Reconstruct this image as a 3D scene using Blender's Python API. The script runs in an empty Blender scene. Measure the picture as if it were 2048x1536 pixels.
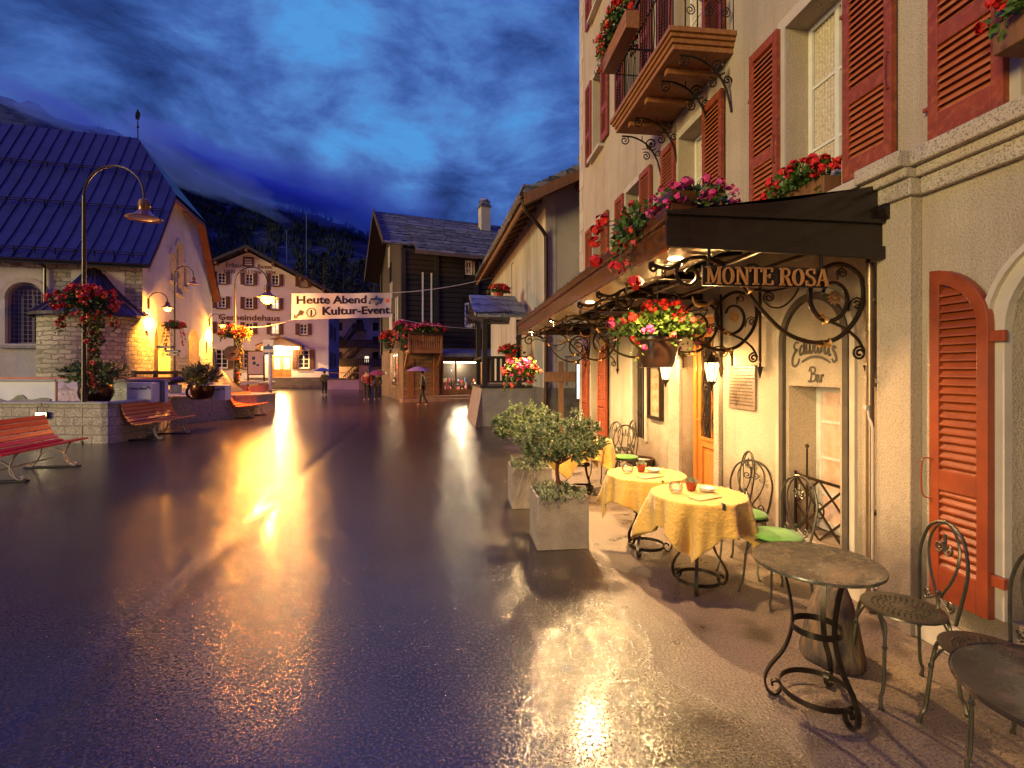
import bpy, bmesh, math, random
from mathutils import Vector, Matrix
from mathutils.geometry import tessellate_polygon
R = random.Random(11)
SC = bpy.context.scene
COL = SC.collection
PI = math.pi
CAMZ, F, HY, CX = 1.7, 1000.0, 742.0, 1024.0

def W(px, py, d):
    return Vector(((px-CX)/F*d, d, CAMZ+(HY-py)/F*d))
def G(px, py, z=0.0):
    d = (CAMZ-z)*F/(py-HY)
    return Vector(((px-CX)/F*d, d, z))

class Fr:
    """local frame of a building: x along its wall, y = outward/left normal, z up"""
    def __init__(s, ox, oy, ux, uy, oz=0.0):
        l = math.hypot(ux, uy); s.u = (ux/l, uy/l); s.n = (-s.u[1], s.u[0]); s.o = (ox, oy, oz)
        s.ang = math.atan2(s.u[1], s.u[0])
    def loc(s, px, py, t=0.0):
        k = (px-CX)/F
        x = ((k*s.o[1]-s.o[0]) + t*(k*s.n[1]-s.n[0]))/(s.u[0]-k*s.u[1])
        Y = s.o[1]+x*s.u[1]+t*s.n[1]
        return x, CAMZ+(HY-py)/F*Y-s.o[2]
    def locx(s, px, py, x):
        k = (px-CX)/F
        t = ((k*s.o[1]-s.o[0]) + x*(k*s.u[1]-s.u[0]))/(s.n[0]-k*s.n[1])
        Y = s.o[1]+x*s.u[1]+t*s.n[1]
        return t, CAMZ+(HY-py)/F*Y-s.o[2]
    def w(s, x, t, z=0.0):
        return Vector((s.o[0]+x*s.u[0]+t*s.n[0], s.o[1]+x*s.u[1]+t*s.n[1], s.o[2]+z))

def tag(o, label=None, cat=None, group=None, kind=None):
    if label: o['label'] = label
    if cat: o['category'] = cat
    if group: o['group'] = group
    if kind: o['kind'] = kind
    return o
def empty(name, loc=(0,0,0), rz=0.0, label=None, cat=None, group=None):
    o = bpy.data.objects.new(name, None); COL.objects.link(o)
    o.location = loc; o.rotation_euler = (0,0,rz); o.empty_display_size = .1
    return tag(o, label, cat, group)
def fempty(name, fr, label, cat, group=None):
    return empty(name, fr.o, fr.ang, label, cat, group)
CH = {}
def reg(o, parent):
    if parent is not None:
        o.parent = parent; CH.setdefault(parent.name, []).append(o)
def copy_tree(o, parent=None):
    c = o.copy(); COL.objects.link(c)
    if parent is not None: reg(c, parent)
    for ch in CH.get(o.name, []): copy_tree(ch, c)
    return c
def place(o, loc, rz=None, label=None, group=None):
    o.location = loc
    if rz is not None: o.rotation_euler = (0,0,rz)
    if label: o['label'] = label
    if group: o['group'] = group
    return o

def catmull(pts, n=6, closed=False):
    P = [Vector(p) for p in pts]
    out = []
    m = len(P)
    rng = m if closed else m-1
    for i in range(rng):
        if closed: a,b,c,d = P[(i-1)%m],P[i],P[(i+1)%m],P[(i+2)%m]
        else: a,b,c,d = P[max(i-1,0)],P[i],P[i+1],P[min(i+2,m-1)]
        for k in range(n):
            t = k/n
            out.append(.5*((2*b)+(c-a)*t+(2*a-5*b+4*c-d)*t*t+(3*b-a-3*c+d)*t**3))
    if not closed: out.append(P[-1].copy())
    return out
def spiral(cx, cy, r0, r1, a0, turns, n=22):
    return [(cx+(r0+(r1-r0)*i/n)*math.cos(a0+turns*2*PI*i/n), cy+(r0+(r1-r0)*i/n)*math.sin(a0+turns*2*PI*i/n)) for i in range(n+1)]

class MB:
    def __init__(s, fn=None):
        s.v=[]; s.f=[]; s.fn=fn
    def add(s, vs, fs):
        b=len(s.v); s.v += [tuple(x) for x in vs]; s.f += [tuple(b+i for i in f) for f in fs]
        return s
    def box(s, x0,x1,y0,y1,z0,z1, m=None):
        vs=[Vector(p) for p in ((x0,y0,z0),(x1,y0,z0),(x1,y1,z0),(x0,y1,z0),(x0,y0,z1),(x1,y0,z1),(x1,y1,z1),(x0,y1,z1))]
        if m is not None: vs=[m@v for v in vs]
        return s.add(vs, [(0,3,2,1),(4,5,6,7),(0,1,5,4),(1,2,6,5),(2,3,7,6),(3,0,4,7)])
    def quad(s,a,b,c,d): return s.add([a,b,c,d],[(0,1,2,3)])
    def tube(s, pts, r, n=6, closed=False, caps=True):
        P=[Vector(p) for p in pts]; m=len(P)
        if m<2: return s
        rs = r if isinstance(r,(list,tuple)) else [r]*m
        up=None; vs=[]
        for i in range(m):
            if closed: t=P[(i+1)%m]-P[i-1]
            else: t=P[min(i+1,m-1)]-P[max(i-1,0)]
            if t.length<1e-9: t=Vector((0,0,1))
            t.normalize()
            if up is None:
                up=Vector((0,0,1)) if abs(t.z)<.9 else Vector((1,0,0))
            a=up-t*up.dot(t)
            if a.length<1e-5: a=t.orthogonal()
            a.normalize(); up=a; b=t.cross(a)
            for k in range(n):
                an=2*PI*k/n
                vs.append(P[i]+(a*math.cos(an)+b*math.sin(an))*rs[i])
        fs=[]
        for i in range(m if closed else m-1):
            j=(i+1)%m
            for k in range(n):
                fs.append((i*n+k,i*n+(k+1)%n,j*n+(k+1)%n,j*n+k))
        if caps and not closed:
            fs.append(tuple(range(n-1,-1,-1))); fs.append(tuple((m-1)*n+k for k in range(n)))
        return s.add(vs,fs)
    def sweep(s, pts, a, b, nv, closed=False):
        """flat bar: half width a across, half thickness b along nv"""
        P=[Vector(p) for p in pts]; m=len(P); nv=Vector(nv).normalized(); vs=[]
        A = a if isinstance(a,(list,tuple)) else [a]*m
        for i in range(m):
            if closed: t=P[(i+1)%m]-P[i-1]
            else: t=P[min(i+1,m-1)]-P[max(i-1,0)]
            c=t.cross(nv)
            if c.length<1e-7: c=Vector((1,0,0))
            c.normalize()
            vs += [P[i]+c*A[i]+nv*b, P[i]-c*A[i]+nv*b, P[i]-c*A[i]-nv*b, P[i]+c*A[i]-nv*b]
        fs=[]
        for i in range(m if closed else m-1):
            j=(i+1)%m
            for k in range(4): fs.append((i*4+k,i*4+(k+1)%4,j*4+(k+1)%4,j*4+k))
        if not closed: fs += [(3,2,1,0),tuple((m-1)*4+k for k in range(4))]
        return s.add(vs,fs)
    def lathe(s, prof, n=24, c=(0,0,0), m=None, a0=0, a1=2*PI, wob=None):
        full=abs(a1-a0-2*PI)<1e-6
        cols=n if full else n+1; vs=[]
        for (r,z) in prof:
            for k in range(cols):
                an=a0+(a1-a0)*k/n
                rr=r*(wob(an,z) if wob else 1)
                p=Vector((c[0]+rr*math.cos(an),c[1]+rr*math.sin(an),c[2]+z))
                vs.append(m@p if m is not None else p)
        fs=[]
        for i in range(len(prof)-1):
            for k in range(n):
                k2=(k+1)%cols
                fs.append((i*cols+k,i*cols+k2,(i+1)*cols+k2,(i+1)*cols+k))
        return s.add(vs,fs)
    def wall(s, outer, holes, mp, depth):
        """flat wall facing +depth side: outline and holes are 2-D, mp(a,b,t) gives 3-D; reveals go from t=0 to t=-depth"""
        loops=[[Vector((a,b,0)) for a,b in outer]]+[[Vector((a,b,0)) for a,b in h] for h in holes]
        flat=[p for l in loops for p in l]
        tris=tessellate_polygon(loops)
        s.add([mp(p.x,p.y,0) for p in flat],tris)
        for h in holes:
            m=len(h)
            vs=[mp(a,b,0) for a,b in h]+[mp(a,b,-depth) for a,b in h]
            s.add(vs,[(i,(i+1)%m,m+(i+1)%m,m+i) for i in range(m)])
        return s
    def prism(s, poly, mp, t0, t1):
        m=len(poly)
        tr=tessellate_polygon([[Vector((a,b,0)) for a,b in poly]])
        vs=[mp(a,b,t0) for a,b in poly]+[mp(a,b,t1) for a,b in poly]
        fs=[tuple(t) for t in tr]+[tuple(m+i for i in reversed(t)) for t in tr]
        fs+=[(i,(i+1)%m,m+(i+1)%m,m+i) for i in range(m)]
        return s.add(vs,fs)
    def leaf(s, p, d, size, w=.5, rnd=R):
        """a leaf: two triangles bent along the middle"""
        d=Vector(d).normalized(); q=d.cross(Vector((rnd.uniform(-1,1),rnd.uniform(-1,1),rnd.uniform(-1,1))))
        if q.length<1e-4: q=d.orthogonal()
        q.normalize(); nn=d.cross(q)
        p=Vector(p)
        return s.add([p,p+d*size*.55+q*size*w*.5+nn*size*.1,p+d*size,p+d*size*.55-q*size*w*.5+nn*size*.1],[(0,1,2,3)])
    def ball(s, c, r, n=8, sq=1.0):
        pr=[(max(r*math.sin(PI*i/n),1e-4), -r*sq*math.cos(PI*i/n)) for i in range(n+1)]
        return s.lathe(pr, max(6,n+2), c)
    def merge(s, o, m=None):
        return s.add([m@Vector(v) for v in o.v] if m is not None else o.v, o.f)
    def build(s, name, mat, parent=None, smooth=False, bevel=0, loc=None):
        me=bpy.data.meshes.new(name); me.from_pydata(s.v,[],s.f); me.update()
        bm=bmesh.new(); bm.from_mesh(me); bmesh.ops.recalc_face_normals(bm, faces=bm.faces); bm.to_mesh(me); bm.free()
        if smooth:
            me.polygons.foreach_set('use_smooth',[True]*len(me.polygons))
        o=bpy.data.objects.new(name,me); COL.objects.link(o)
        if mat: me.materials.append(mat)
        reg(o,parent)
        if loc is not None: o.location=loc
        if smooth=='auto':
            md=o.modifiers.new('es','EDGE_SPLIT'); md.split_angle=math.radians(38)
        if bevel:
            md=o.modifiers.new('bv','BEVEL'); md.width=bevel; md.segments=2; md.limit_method='ANGLE'; md.angle_limit=math.radians(40)
        return o

def rnd_dir(rnd=R):
    while True:
        v=Vector((rnd.uniform(-1,1),rnd.uniform(-1,1),rnd.uniform(-1,1)))
        if .05<v.length<1: return v.normalized()
def text_mb(body, size, depth=.004, offset=0.0, align='LEFT', spacing=1.0, shear=0.0):
    cu=bpy.data.curves.new('lettering','FONT'); cu.body=body; cu.size=size; cu.extrude=depth; cu.offset=offset
    cu.align_x=align; cu.space_character=spacing; cu.shear=shear; cu.resolution_u=3
    ob=bpy.data.objects.new('lettering',cu); COL.objects.link(ob)
    me=bpy.data.meshes.new_from_object(ob.evaluated_get(bpy.context.evaluated_depsgraph_get()))
    mb=MB().add([v.co[:] for v in me.vertices],[tuple(p.vertices) for p in me.polygons])
    bpy.data.objects.remove(ob); bpy.data.curves.remove(cu); bpy.data.meshes.remove(me)
    return mb
def basis(x,y,z,o):
    return Matrix(((x[0],y[0],z[0],o[0]),(x[1],y[1],z[1],o[1]),(x[2],y[2],z[2],o[2]),(0,0,0,1)))
# ---------------------------------------------------------------- materials
_mc={}
def nn(nt, typ, **kw):
    n=nt.nodes.new(typ)
    for k,v in kw.items():
        if k in n.inputs: n.inputs[k].default_value=v
        else: setattr(n,k,v)
    return n
def mix(nt, fac, a, b, typ='MIX'):
    m=nt.nodes.new('ShaderNodeMix'); m.data_type='RGBA'; m.blend_type=typ
    for sock,val in ((m.inputs[0],fac),(m.inputs[6],a),(m.inputs[7],b)):
        if hasattr(val,'is_linked') or hasattr(val,'links'): nt.links.new(val,sock)
        else: sock.default_value = val if not isinstance(val,(tuple,list)) else (*val[:3],1)
    return m.outputs[2]
def ramp(nt, sock, a, b, c0=(0,0,0), c1=(1,1,1)):
    r=nt.nodes.new('ShaderNodeValToRGB'); r.color_ramp.elements[0].position=a; r.color_ramp.elements[1].position=b
    r.color_ramp.elements[0].color=(*c0,1); r.color_ramp.elements[1].color=(*c1,1)
    nt.links.new(sock,r.inputs[0]); return r.outputs[0]
def base(name):
    m=bpy.data.materials.new(name); m.use_nodes=True; nt=m.node_tree
    p=nt.nodes['Principled BSDF']; tc=nt.nodes.new('ShaderNodeTexCoord')
    return m,nt,p,tc.outputs['Object']
def noise(nt, vec, scale, detail=4, rough=.55, dist=0.0):
    n=nn(nt,'ShaderNodeTexNoise',Scale=scale,Detail=detail,Roughness=rough,Distortion=dist)
    nt.links.new(vec,n.inputs['Vector']); return n.outputs['Fac']
def bump(nt, h, strength, dist, prev=None):
    b=nn(nt,'ShaderNodeBump',Strength=strength,Distance=dist); nt.links.new(h,b.inputs['Height'])
    if prev is not None: nt.links.new(prev,b.inputs['Normal'])
    return b.outputs['Normal']
def M(name, col, rough=.6, col2=None, vs=3.0, fine=None, fs=60, bs=0, bd=.004, bsc=80, metal=0, spec=.5, coat=0, sheen=0, rv=.1, trans=0, stretch=None, sss=0):
    if name in _mc: return _mc[name]
    m,nt,p,vec=base(name)
    if stretch:
        mp=nn(nt,'ShaderNodeMapping'); mp.inputs['Scale'].default_value=stretch; nt.links.new(vec,mp.inputs['Vector']); vec=mp.outputs[0]
    c2=col2 or tuple(c*.6 for c in col)
    n1=noise(nt,vec,vs,5,.6)
    c=mix(nt,ramp(nt,n1,.35,.68),col,c2)
    if fine:
        n2=noise(nt,vec,fs,3,.6); c=mix(nt,ramp(nt,n2,.5,.66),c,fine)
    nt.links.new(c,p.inputs['Base Color'])
    rr=nn(nt,'ShaderNodeMapRange'); rr.inputs[3].default_value=max(.02,rough-rv); rr.inputs[4].default_value=min(1,rough+rv)
    nt.links.new(n1,rr.inputs[0]); nt.links.new(rr.outputs[0],p.inputs['Roughness'])
    p.inputs['Metallic'].default_value=metal; p.inputs['Specular IOR Level'].default_value=spec
    if coat:
        p.inputs['Coat Weight'].default_value=coat; p.inputs['Coat Roughness'].default_value=.08
    if sheen: p.inputs['Sheen Weight'].default_value=sheen
    if trans: p.inputs['Transmission Weight'].default_value=trans
    if bs: nt.links.new(bump(nt,noise(nt,vec,bsc,4,.6),bs,bd),p.inputs['Normal'])
    _mc[name]=m; return m
def emit(name, col, strength, var=0, vs=8):
    if name in _mc: return _mc[name]
    m,nt,p,vec=base(name)
    p.inputs['Base Color'].default_value=(*[c*.5 for c in col],1); p.inputs['Roughness'].default_value=.4
    p.inputs['Emission Strength'].default_value=strength
    if var:
        c=mix(nt,ramp(nt,noise(nt,vec,vs,4,.6),.4,.62),col,tuple(c*(1-var) for c in col)); nt.links.new(c,p.inputs['Emission Color'])
    else: p.inputs['Emission Color'].default_value=(*col,1)
    _mc[name]=m; return m
def leafmat(name, col, col2, vs=9, rough=.55):
    m=M(name,col,rough,col2,vs=vs,spec=.35)
    return m
def masonry(name, cols, mortar, bw, bh, ms, off=.5, bs=.6, bd=.02, rough=.75, squash=1.0, warp=.03, speck=None, spsc=70):
    if name in _mc: return _mc[name]
    m,nt,p,vec=base(name)
    sx=nn(nt,'ShaderNodeSeparateXYZ'); nt.links.new(vec,sx.inputs[0])
    ad=nn(nt,'ShaderNodeMath',operation='ADD'); nt.links.new(sx.outputs[0],ad.inputs[0]); nt.links.new(sx.outputs[1],ad.inputs[1])
    cb=nn(nt,'ShaderNodeCombineXYZ'); nt.links.new(ad.outputs[0],cb.inputs[0]); nt.links.new(sx.outputs[2],cb.inputs[1])
    nz=nn(nt,'ShaderNodeTexNoise',Scale=2.2,Detail=3); nt.links.new(vec,nz.inputs['Vector'])
    sc=nn(nt,'ShaderNodeVectorMath',operation='SCALE'); sc.inputs[3].default_value=warp*2; nt.links.new(nz.outputs['Color'],sc.inputs[0])
    av=nn(nt,'ShaderNodeVectorMath',operation='ADD'); nt.links.new(cb.outputs[0],av.inputs[0]); nt.links.new(sc.outputs[0],av.inputs[1])
    br=nn(nt,'ShaderNodeTexBrick',Scale=1.0); br.inputs['Brick Width'].default_value=bw; br.inputs['Row Height'].default_value=bh
    br.inputs['Mortar Size'].default_value=ms; br.inputs['Mortar Smooth'].default_value=.3; br.offset=off; br.squash=squash; br.squash_frequency=3
    br.inputs['Color1'].default_value=(*cols[0],1); br.inputs['Color2'].default_value=(*cols[1],1); br.inputs['Mortar'].default_value=(*mortar,1)
    nt.links.new(av.outputs[0],br.inputs['Vector'])
    n1=noise(nt,vec,5,5,.65)
    c=mix(nt,ramp(nt,n1,.35,.7),br.outputs['Color'],tuple(x*.55 for x in cols[0]),'MIX')
    if speck:
        c=mix(nt,ramp(nt,noise(nt,vec,spsc,3,.7),.48,.58),c,speck)
    nt.links.new(c,p.inputs['Base Color']); p.inputs['Roughness'].default_value=rough
    nb=bump(nt,noise(nt,vec,45,4,.7),.5,.01)
    iv=nn(nt,'ShaderNodeMath',operation='SUBTRACT'); iv.inputs[0].default_value=1.0; nt.links.new(br.outputs['Fac'],iv.inputs[1])
    nt.links.new(bump(nt,iv.outputs[0],bs,bd,nb),p.inputs['Normal'])
    _mc[name]=m; return m

stucco=M('hotel_roughcast',(.50,.40,.30),.85,(.40,.31,.22),vs=1.1,fine=(.33,.25,.175),fs=84,bs=1.0,bd=.012,bsc=85)
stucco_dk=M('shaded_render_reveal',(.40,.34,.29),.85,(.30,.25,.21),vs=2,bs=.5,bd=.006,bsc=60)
trim=M('smooth_plaster_trim',(.50,.42,.34),.8,(.38,.31,.25),vs=2.5,bs=.3,bd=.004,bsc=40)
granite=M('granite',(.46,.38,.29),.7,(.34,.27,.2),vs=3,fine=(.13,.09,.07),fs=95,bs=.4,bd=.004,bsc=120)
sh_frame=M('shutter_frame_red',(.25,.042,.012),.5,(.17,.028,.009),vs=9,fine=(.30,.07,.026),fs=16,bs=.15,bsc=30)
sh_slat=M('shutter_slat_orange',(.44,.115,.025),.55,(.32,.075,.018),vs=10,fine=(.42,.14,.045),fs=14,bs=.15,bsc=30)
white_paint=M('white_window_paint',(.72,.68,.62),.4,(.62,.58,.52),vs=8)
iron=M('black_wrought_iron',(.022,.016,.012),.33,(.04,.025,.016),vs=14,metal=.6,bs=.2,bd=.002,bsc=90)
iron_br=M('bracket_iron_brown',(.06,.038,.022),.3,(.035,.022,.014),vs=10,metal=.7,bs=.2,bd=.002,bsc=90)
iron_gr=M('cafe_iron_olive',(.085,.075,.052),.36,(.05,.043,.03),vs=16,metal=.55,bs=.15,bd=.001,bsc=120)
gold=M('gilded_metal',(.62,.34,.10),.4,(.45,.22,.06),vs=20,metal=.6)
fascia_m=M('wet_brown_metal',(.16,.055,.02),.22,(.09,.03,.012),vs=5,metal=.4,coat=.5,bs=.12,bd=.002,bsc=70)
soffit_m=M('cream_soffit_metal',(.55,.45,.28),.3,(.45,.36,.2),vs=3,metal=.35)
roof_dk=M('dark_roof_metal',(.02,.015,.013),.3,(.03,.022,.018),vs=4,metal=.4)
glass_dk=M('dark_window_glass',(.012,.013,.018),.06,(.02,.02,.026),vs=3,spec=.8,rv=.03)
lace=M('lace_curtain',(.62,.52,.38),.9,(.35,.26,.17),vs=38,bs=.2,bsc=60)
wood_or=M('varnished_orange_wood',(.50,.19,.035),.35,(.36,.12,.02),vs=5,stretch=(9,9,.8),coat=.3)
wood_br=M('brown_wood',(.20,.085,.032),.55,(.12,.05,.02),vs=4,stretch=(6,6,.9),bs=.3,bd=.003,bsc=30)
wood_bal=M('balcony_timber',(.34,.135,.04),.5,(.22,.08,.025),vs=4,stretch=(1,6,6),bs=.2,bsc=25)
wood_dk=M('blackened_larch',(.016,.010,.008),.75,(.008,.006,.005),vs=3,stretch=(.6,.6,7),bs=.6,bd=.015,bsc=4)
wood_lar=M('brown_larch_logs',(.018,.009,.006),.75,(.010,.006,.005),vs=3,stretch=(.5,.5,7),bs=.6,bd=.015,bsc=5)
cloth_y=M('yellow_damask',(.64,.38,.085),.75,(.58,.335,.07),vs=3,bs=.65,bd=.02,bsc=30,sheen=.3,spec=.2)
cush_g=M('green_cushion_fabric',(.085,.26,.022),.8,(.055,.19,.015),vs=6,bs=.2,bd=.002,bsc=150,sheen=.3)
concrete=M('planter_concrete',(.28,.235,.19),.75,(.17,.14,.115),vs=4.5,fine=(.13,.105,.085),fs=88,bs=.6,bd=.006,bsc=45)
soil=M('bark_mulch',(.05,.022,.012),.9,(.03,.014,.008),vs=20,bs=1,bd=.02,bsc=40)
bark=M('reddish_bark',(.13,.035,.02),.8,(.06,.02,.012),vs=12,bs=.8,bd=.01,bsc=40)
spruce=leafmat('blue_spruce_needles',(.23,.28,.13),(.11,.15,.06))
sedum=leafmat('silver_alpine_leaves',(.30,.32,.20),(.14,.17,.08),20)
leaf_g=leafmat('geranium_leaves',(.075,.13,.018),(.03,.062,.01))
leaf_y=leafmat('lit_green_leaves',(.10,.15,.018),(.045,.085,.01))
fl_red=M('red_geranium_petals',(.62,.02,.012),.6,(.45,.012,.01),vs=14,spec=.25)
fl_pink=M('pink_petunia_petals',(.62,.06,.20),.6,(.50,.03,.12),vs=14,spec=.25)
fl_or=M('orange_geranium_petals',(.70,.10,.03),.6,(.6,.05,.06),vs=14,spec=.25)
bench_r=M('red_bench_slats',(.72,.010,.020),.42,(.56,.010,.016),vs=5,stretch=(5,1,5),coat=.05,spec=.2)
bench_iron=M('pale_bench_iron',(.42,.36,.28),.5,(.3,.25,.2),vs=10,metal=.2)
pole_m=M('lamp_post_paint',(.06,.035,.022),.35,(.04,.024,.016),vs=4,metal=.3)
shade_m=M('lamp_shade_copper',(.28,.13,.06),.35,(.2,.09,.04),vs=6,metal=.6)
ch_wall=M('church_plaster',(.56,.50,.44),.85,(.42,.37,.33),vs=.8,fine=(.36,.32,.28),fs=14,bs=.7,bd=.02,bsc=14)
ch_stone=masonry('church_rubble_stone',((.52,.44,.33),(.11,.09,.08)),(.07,.055,.045),.52,.25,.03,warp=.13,bs=.9,bd=.05)
slate_bl=M('church_sheet_roof',(.013,.021,.045),.45,(.007,.011,.024),vs=1.2,metal=.15,bs=.25,bd=.02,bsc=5)
block=masonry('rough_block_wall',((.60,.51,.39),(.48,.40,.30)),(.16,.12,.09),.42,.21,.012,warp=.012,bs=.6,bd=.02,speck=(.16,.12,.09),spsc=48)
block_dk=M('grey_pebbled_wall',(.20,.185,.18),.75,(.11,.10,.10),vs=9,fine=(.33,.30,.28),fs=30,bs=.9,bd=.015,bsc=30)
coping=M('grey_coping_stone',(.30,.27,.25),.6,(.21,.19,.18),vs=4,bs=.3,bsc=40)
hall_wall=M('town_hall_plaster',(.62,.53,.53),.85,(.52,.43,.43),vs=.7,bs=.4,bd=.02,bsc=9)
brown_sh=M('brown_shutters',(.10,.03,.016),.6,(.06,.018,.01),vs=3)
roof_br=M('dark_brown_roof',(.035,.022,.02),.6,(.02,.013,.012),vs=2)
slab_roof=masonry('stone_slab_roof',((.26,.26,.28),(.05,.05,.056)),(.01,.01,.012),.8,.28,.04,warp=.16,bs=1,bd=.06,rough=.42)
beige=M('beige_plaster',(.44,.38,.30),.88,(.30,.25,.20),vs=.9,fine=(.28,.23,.18),fs=40,bs=.8,bd=.012,bsc=50)
streak=M('rain_streaked_plaster',(.38,.34,.29),.88,(.22,.20,.18),vs=.7,stretch=(2.0,2.0,.35),bs=.2,bd=.006,bsc=12)
plinth_m=M('dark_plinth',(.13,.11,.09),.85,(.08,.065,.055),vs=4,bs=.9,bd=.015,bsc=40)
banner_m=M('banner_vinyl',(.40,.41,.50),.6,(.35,.36,.44),vs=1.5)
ink=M('dark_ink',(.03,.022,.02),.6)
ink_br=M('brown_painted_letters',(.12,.045,.03),.7)
pt_grey=M('painted_grey_brown',(.055,.04,.03),.75,(.08,.06,.045),vs=10)
letter_c=M('rusty_copper_letters',(.46,.20,.065),.5,(.36,.15,.045),vs=14,metal=.1)
plaque_m=M('weathered_bronze_plaque',(.24,.17,.13),.55,(.16,.11,.085),vs=9,metal=.3,bs=.5,bd=.003,bsc=60)
box_w=M('white_box_panel',(.60,.57,.60),.5,(.52,.49,.53),vs=2)
bronze=M('bronze_bowl',(.10,.045,.02),.25,(.05,.022,.012),vs=6,metal=.8)
pot_br=M('brown_plastic_pot',(.05,.022,.012),.32,(.055,.025,.014),vs=8)
terrac=M('red_pot_glaze',(.33,.04,.02),.3,(.25,.03,.015),vs=8)
china=M('white_china',(.75,.72,.65),.25)
wood_st=M('grey_weathered_log',(.13,.085,.05),.8,(.05,.04,.038),vs=5,stretch=(5,5,1.0),fine=(.22,.12,.05),fs=4,bs=.7,bd=.012,bsc=14)
conifer=leafmat('dark_conifer_needles',(.012,.018,.014),(.006,.009,.008),3)
ivy_g=leafmat('trailing_leaves',(.13,.12,.02),(.07,.07,.012))
tube_zn=M('zinc_downpipe',(.25,.17,.11),.35,(.17,.11,.07),vs=5,metal=.6)
pave=M('concrete_kerb',(.20,.17,.15),.6,(.13,.11,.10),vs=3,bs=.5,bd=.006,bsc=60)
cloth_dk=M('dark_trousers',(.018,.016,.02),.8)
skin=M('skin',(.45,.25,.17),.6)
tarp=M('blue_grey_tarp',(.05,.05,.085),.5,(.03,.03,.05),vs=5,bs=.5,bd=.03,bsc=6)
rubber=M('black_rubber',(.015,.015,.016),.6)
chrome=M('chrome',(.5,.5,.52),.2,metal=1)
um_bl=M('blue_umbrella_fabric',(.10,.11,.34),.5)
um_lv=M('lilac_umbrella_fabric',(.26,.18,.30),.5)
um_rd=M('red_umbrella_fabric',(.22,.035,.035),.5)
blue_l=M('sign_blue',(.02,.07,.25),.5)
red_l=M('sign_red',(.45,.03,.03),.5)
lit_win=emit('lit_warm_window',(1,.62,.22),2.2,.5,1.6)
lit_win2=emit('lit_pale_window',(1,.85,.5),1.4,.6,2.2)
lamp_or=emit('sodium_lamp_glass',(1,.36,.022),30)
lamp_wm=emit('warm_lamp_glass',(1,.74,.36),45)
spot_em=emit('downlight_lens',(1,.72,.38),40)
wall_em=emit('wall_light_glass',(1,.78,.42),5)
vit_em=emit('display_case_light',(.75,.85,1),1.6,.5,5)
def glassmat():
    m,nt,p,vec=base('clear_glass')
    p.inputs['Base Color'].default_value=(.9,.9,.88,1); p.inputs['Roughness'].default_value=.05; p.inputs['Transmission Weight'].default_value=1
    return m
def thin_glass():
    m=bpy.data.materials.new('thin_clear_glass'); m.use_nodes=True; nt=m.node_tree; nt.nodes.clear()
    o=nt.nodes.new('ShaderNodeOutputMaterial'); mx=nt.nodes.new('ShaderNodeMixShader'); lw=nt.nodes.new('ShaderNodeLayerWeight'); lw.inputs[0].default_value=.35
    t=nt.nodes.new('ShaderNodeBsdfTransparent'); g=nt.nodes.new('ShaderNodeBsdfGlossy'); g.inputs[1].default_value=.12
    nt.links.new(lw.outputs['Facing'],mx.inputs[0]); nt.links.new(t.outputs[0],mx.inputs[1]); nt.links.new(g.outputs[0],mx.inputs[2]); nt.links.new(mx.outputs[0],o.inputs[0]); return m
glass=thin_glass()
def pane_lit():
    m=bpy.data.materials.new('lantern_pane'); m.use_nodes=True; nt=m.node_tree; nt.nodes.clear()
    o=nt.nodes.new('ShaderNodeOutputMaterial'); mx=nt.nodes.new('ShaderNodeMixShader'); mx.inputs[0].default_value=.35
    t=nt.nodes.new('ShaderNodeBsdfTransparent'); e=nt.nodes.new('ShaderNodeEmission'); e.inputs[0].default_value=(1,.72,.34,1); e.inputs[1].default_value=9
    nt.links.new(t.outputs[0],mx.inputs[1]); nt.links.new(e.outputs[0],mx.inputs[2]); nt.links.new(mx.outputs[0],o.inputs[0]); return m
lantern_glass=pane_lit()
end_shaded=M('shaded_end_metal',(.014,.008,.006),.3,(.02,.011,.008),vs=5,metal=.3,coat=.3,bs=.12,bd=.002,bsc=70)  # brown fascia metal darkened: shade of the unlit end put into the colour

def weather(m):
    """rain streaks and splash dirt over the roughcast"""
    nt=m.node_tree; p=nt.nodes['Principled BSDF']; src=p.inputs['Base Color'].links[0].from_socket
    tc=nt.nodes.new('ShaderNodeTexCoord'); mp=nn(nt,'ShaderNodeMapping'); mp.inputs['Scale'].default_value=(3.2,3.2,.22); nt.links.new(tc.outputs['Object'],mp.inputs['Vector'])
    s1=ramp(nt,noise(nt,mp.outputs[0],1.0,6,.65),.50,.74,(0,0,0),(.6,.6,.6))
    c=mix(nt,s1,src,(.20,.15,.11))
    sx=nn(nt,'ShaderNodeSeparateXYZ'); nt.links.new(tc.outputs['Object'],sx.inputs[0])
    n=noise(nt,tc.outputs['Object'],6,5,.7)
    a=nn(nt,'ShaderNodeMath',operation='MULTIPLY_ADD'); nt.links.new(n,a.inputs[0]); a.inputs[1].default_value=-.9; nt.links.new(sx.outputs[2],a.inputs[2])
    d=ramp(nt,a.outputs[0],-.05,.42,(.6,.6,.6),(0,0,0))
    nt.links.new(mix(nt,d,c,(.13,.09,.06)),p.inputs['Base Color'])
weather(stucco)
bench_lit=M('lamplit_bench_slats',(.60,.16,.025),.45,(.5,.12,.018),vs=5,stretch=(5,1,5),coat=.12)  # red slats recoloured orange: street-lamp light put into the colour
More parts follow.
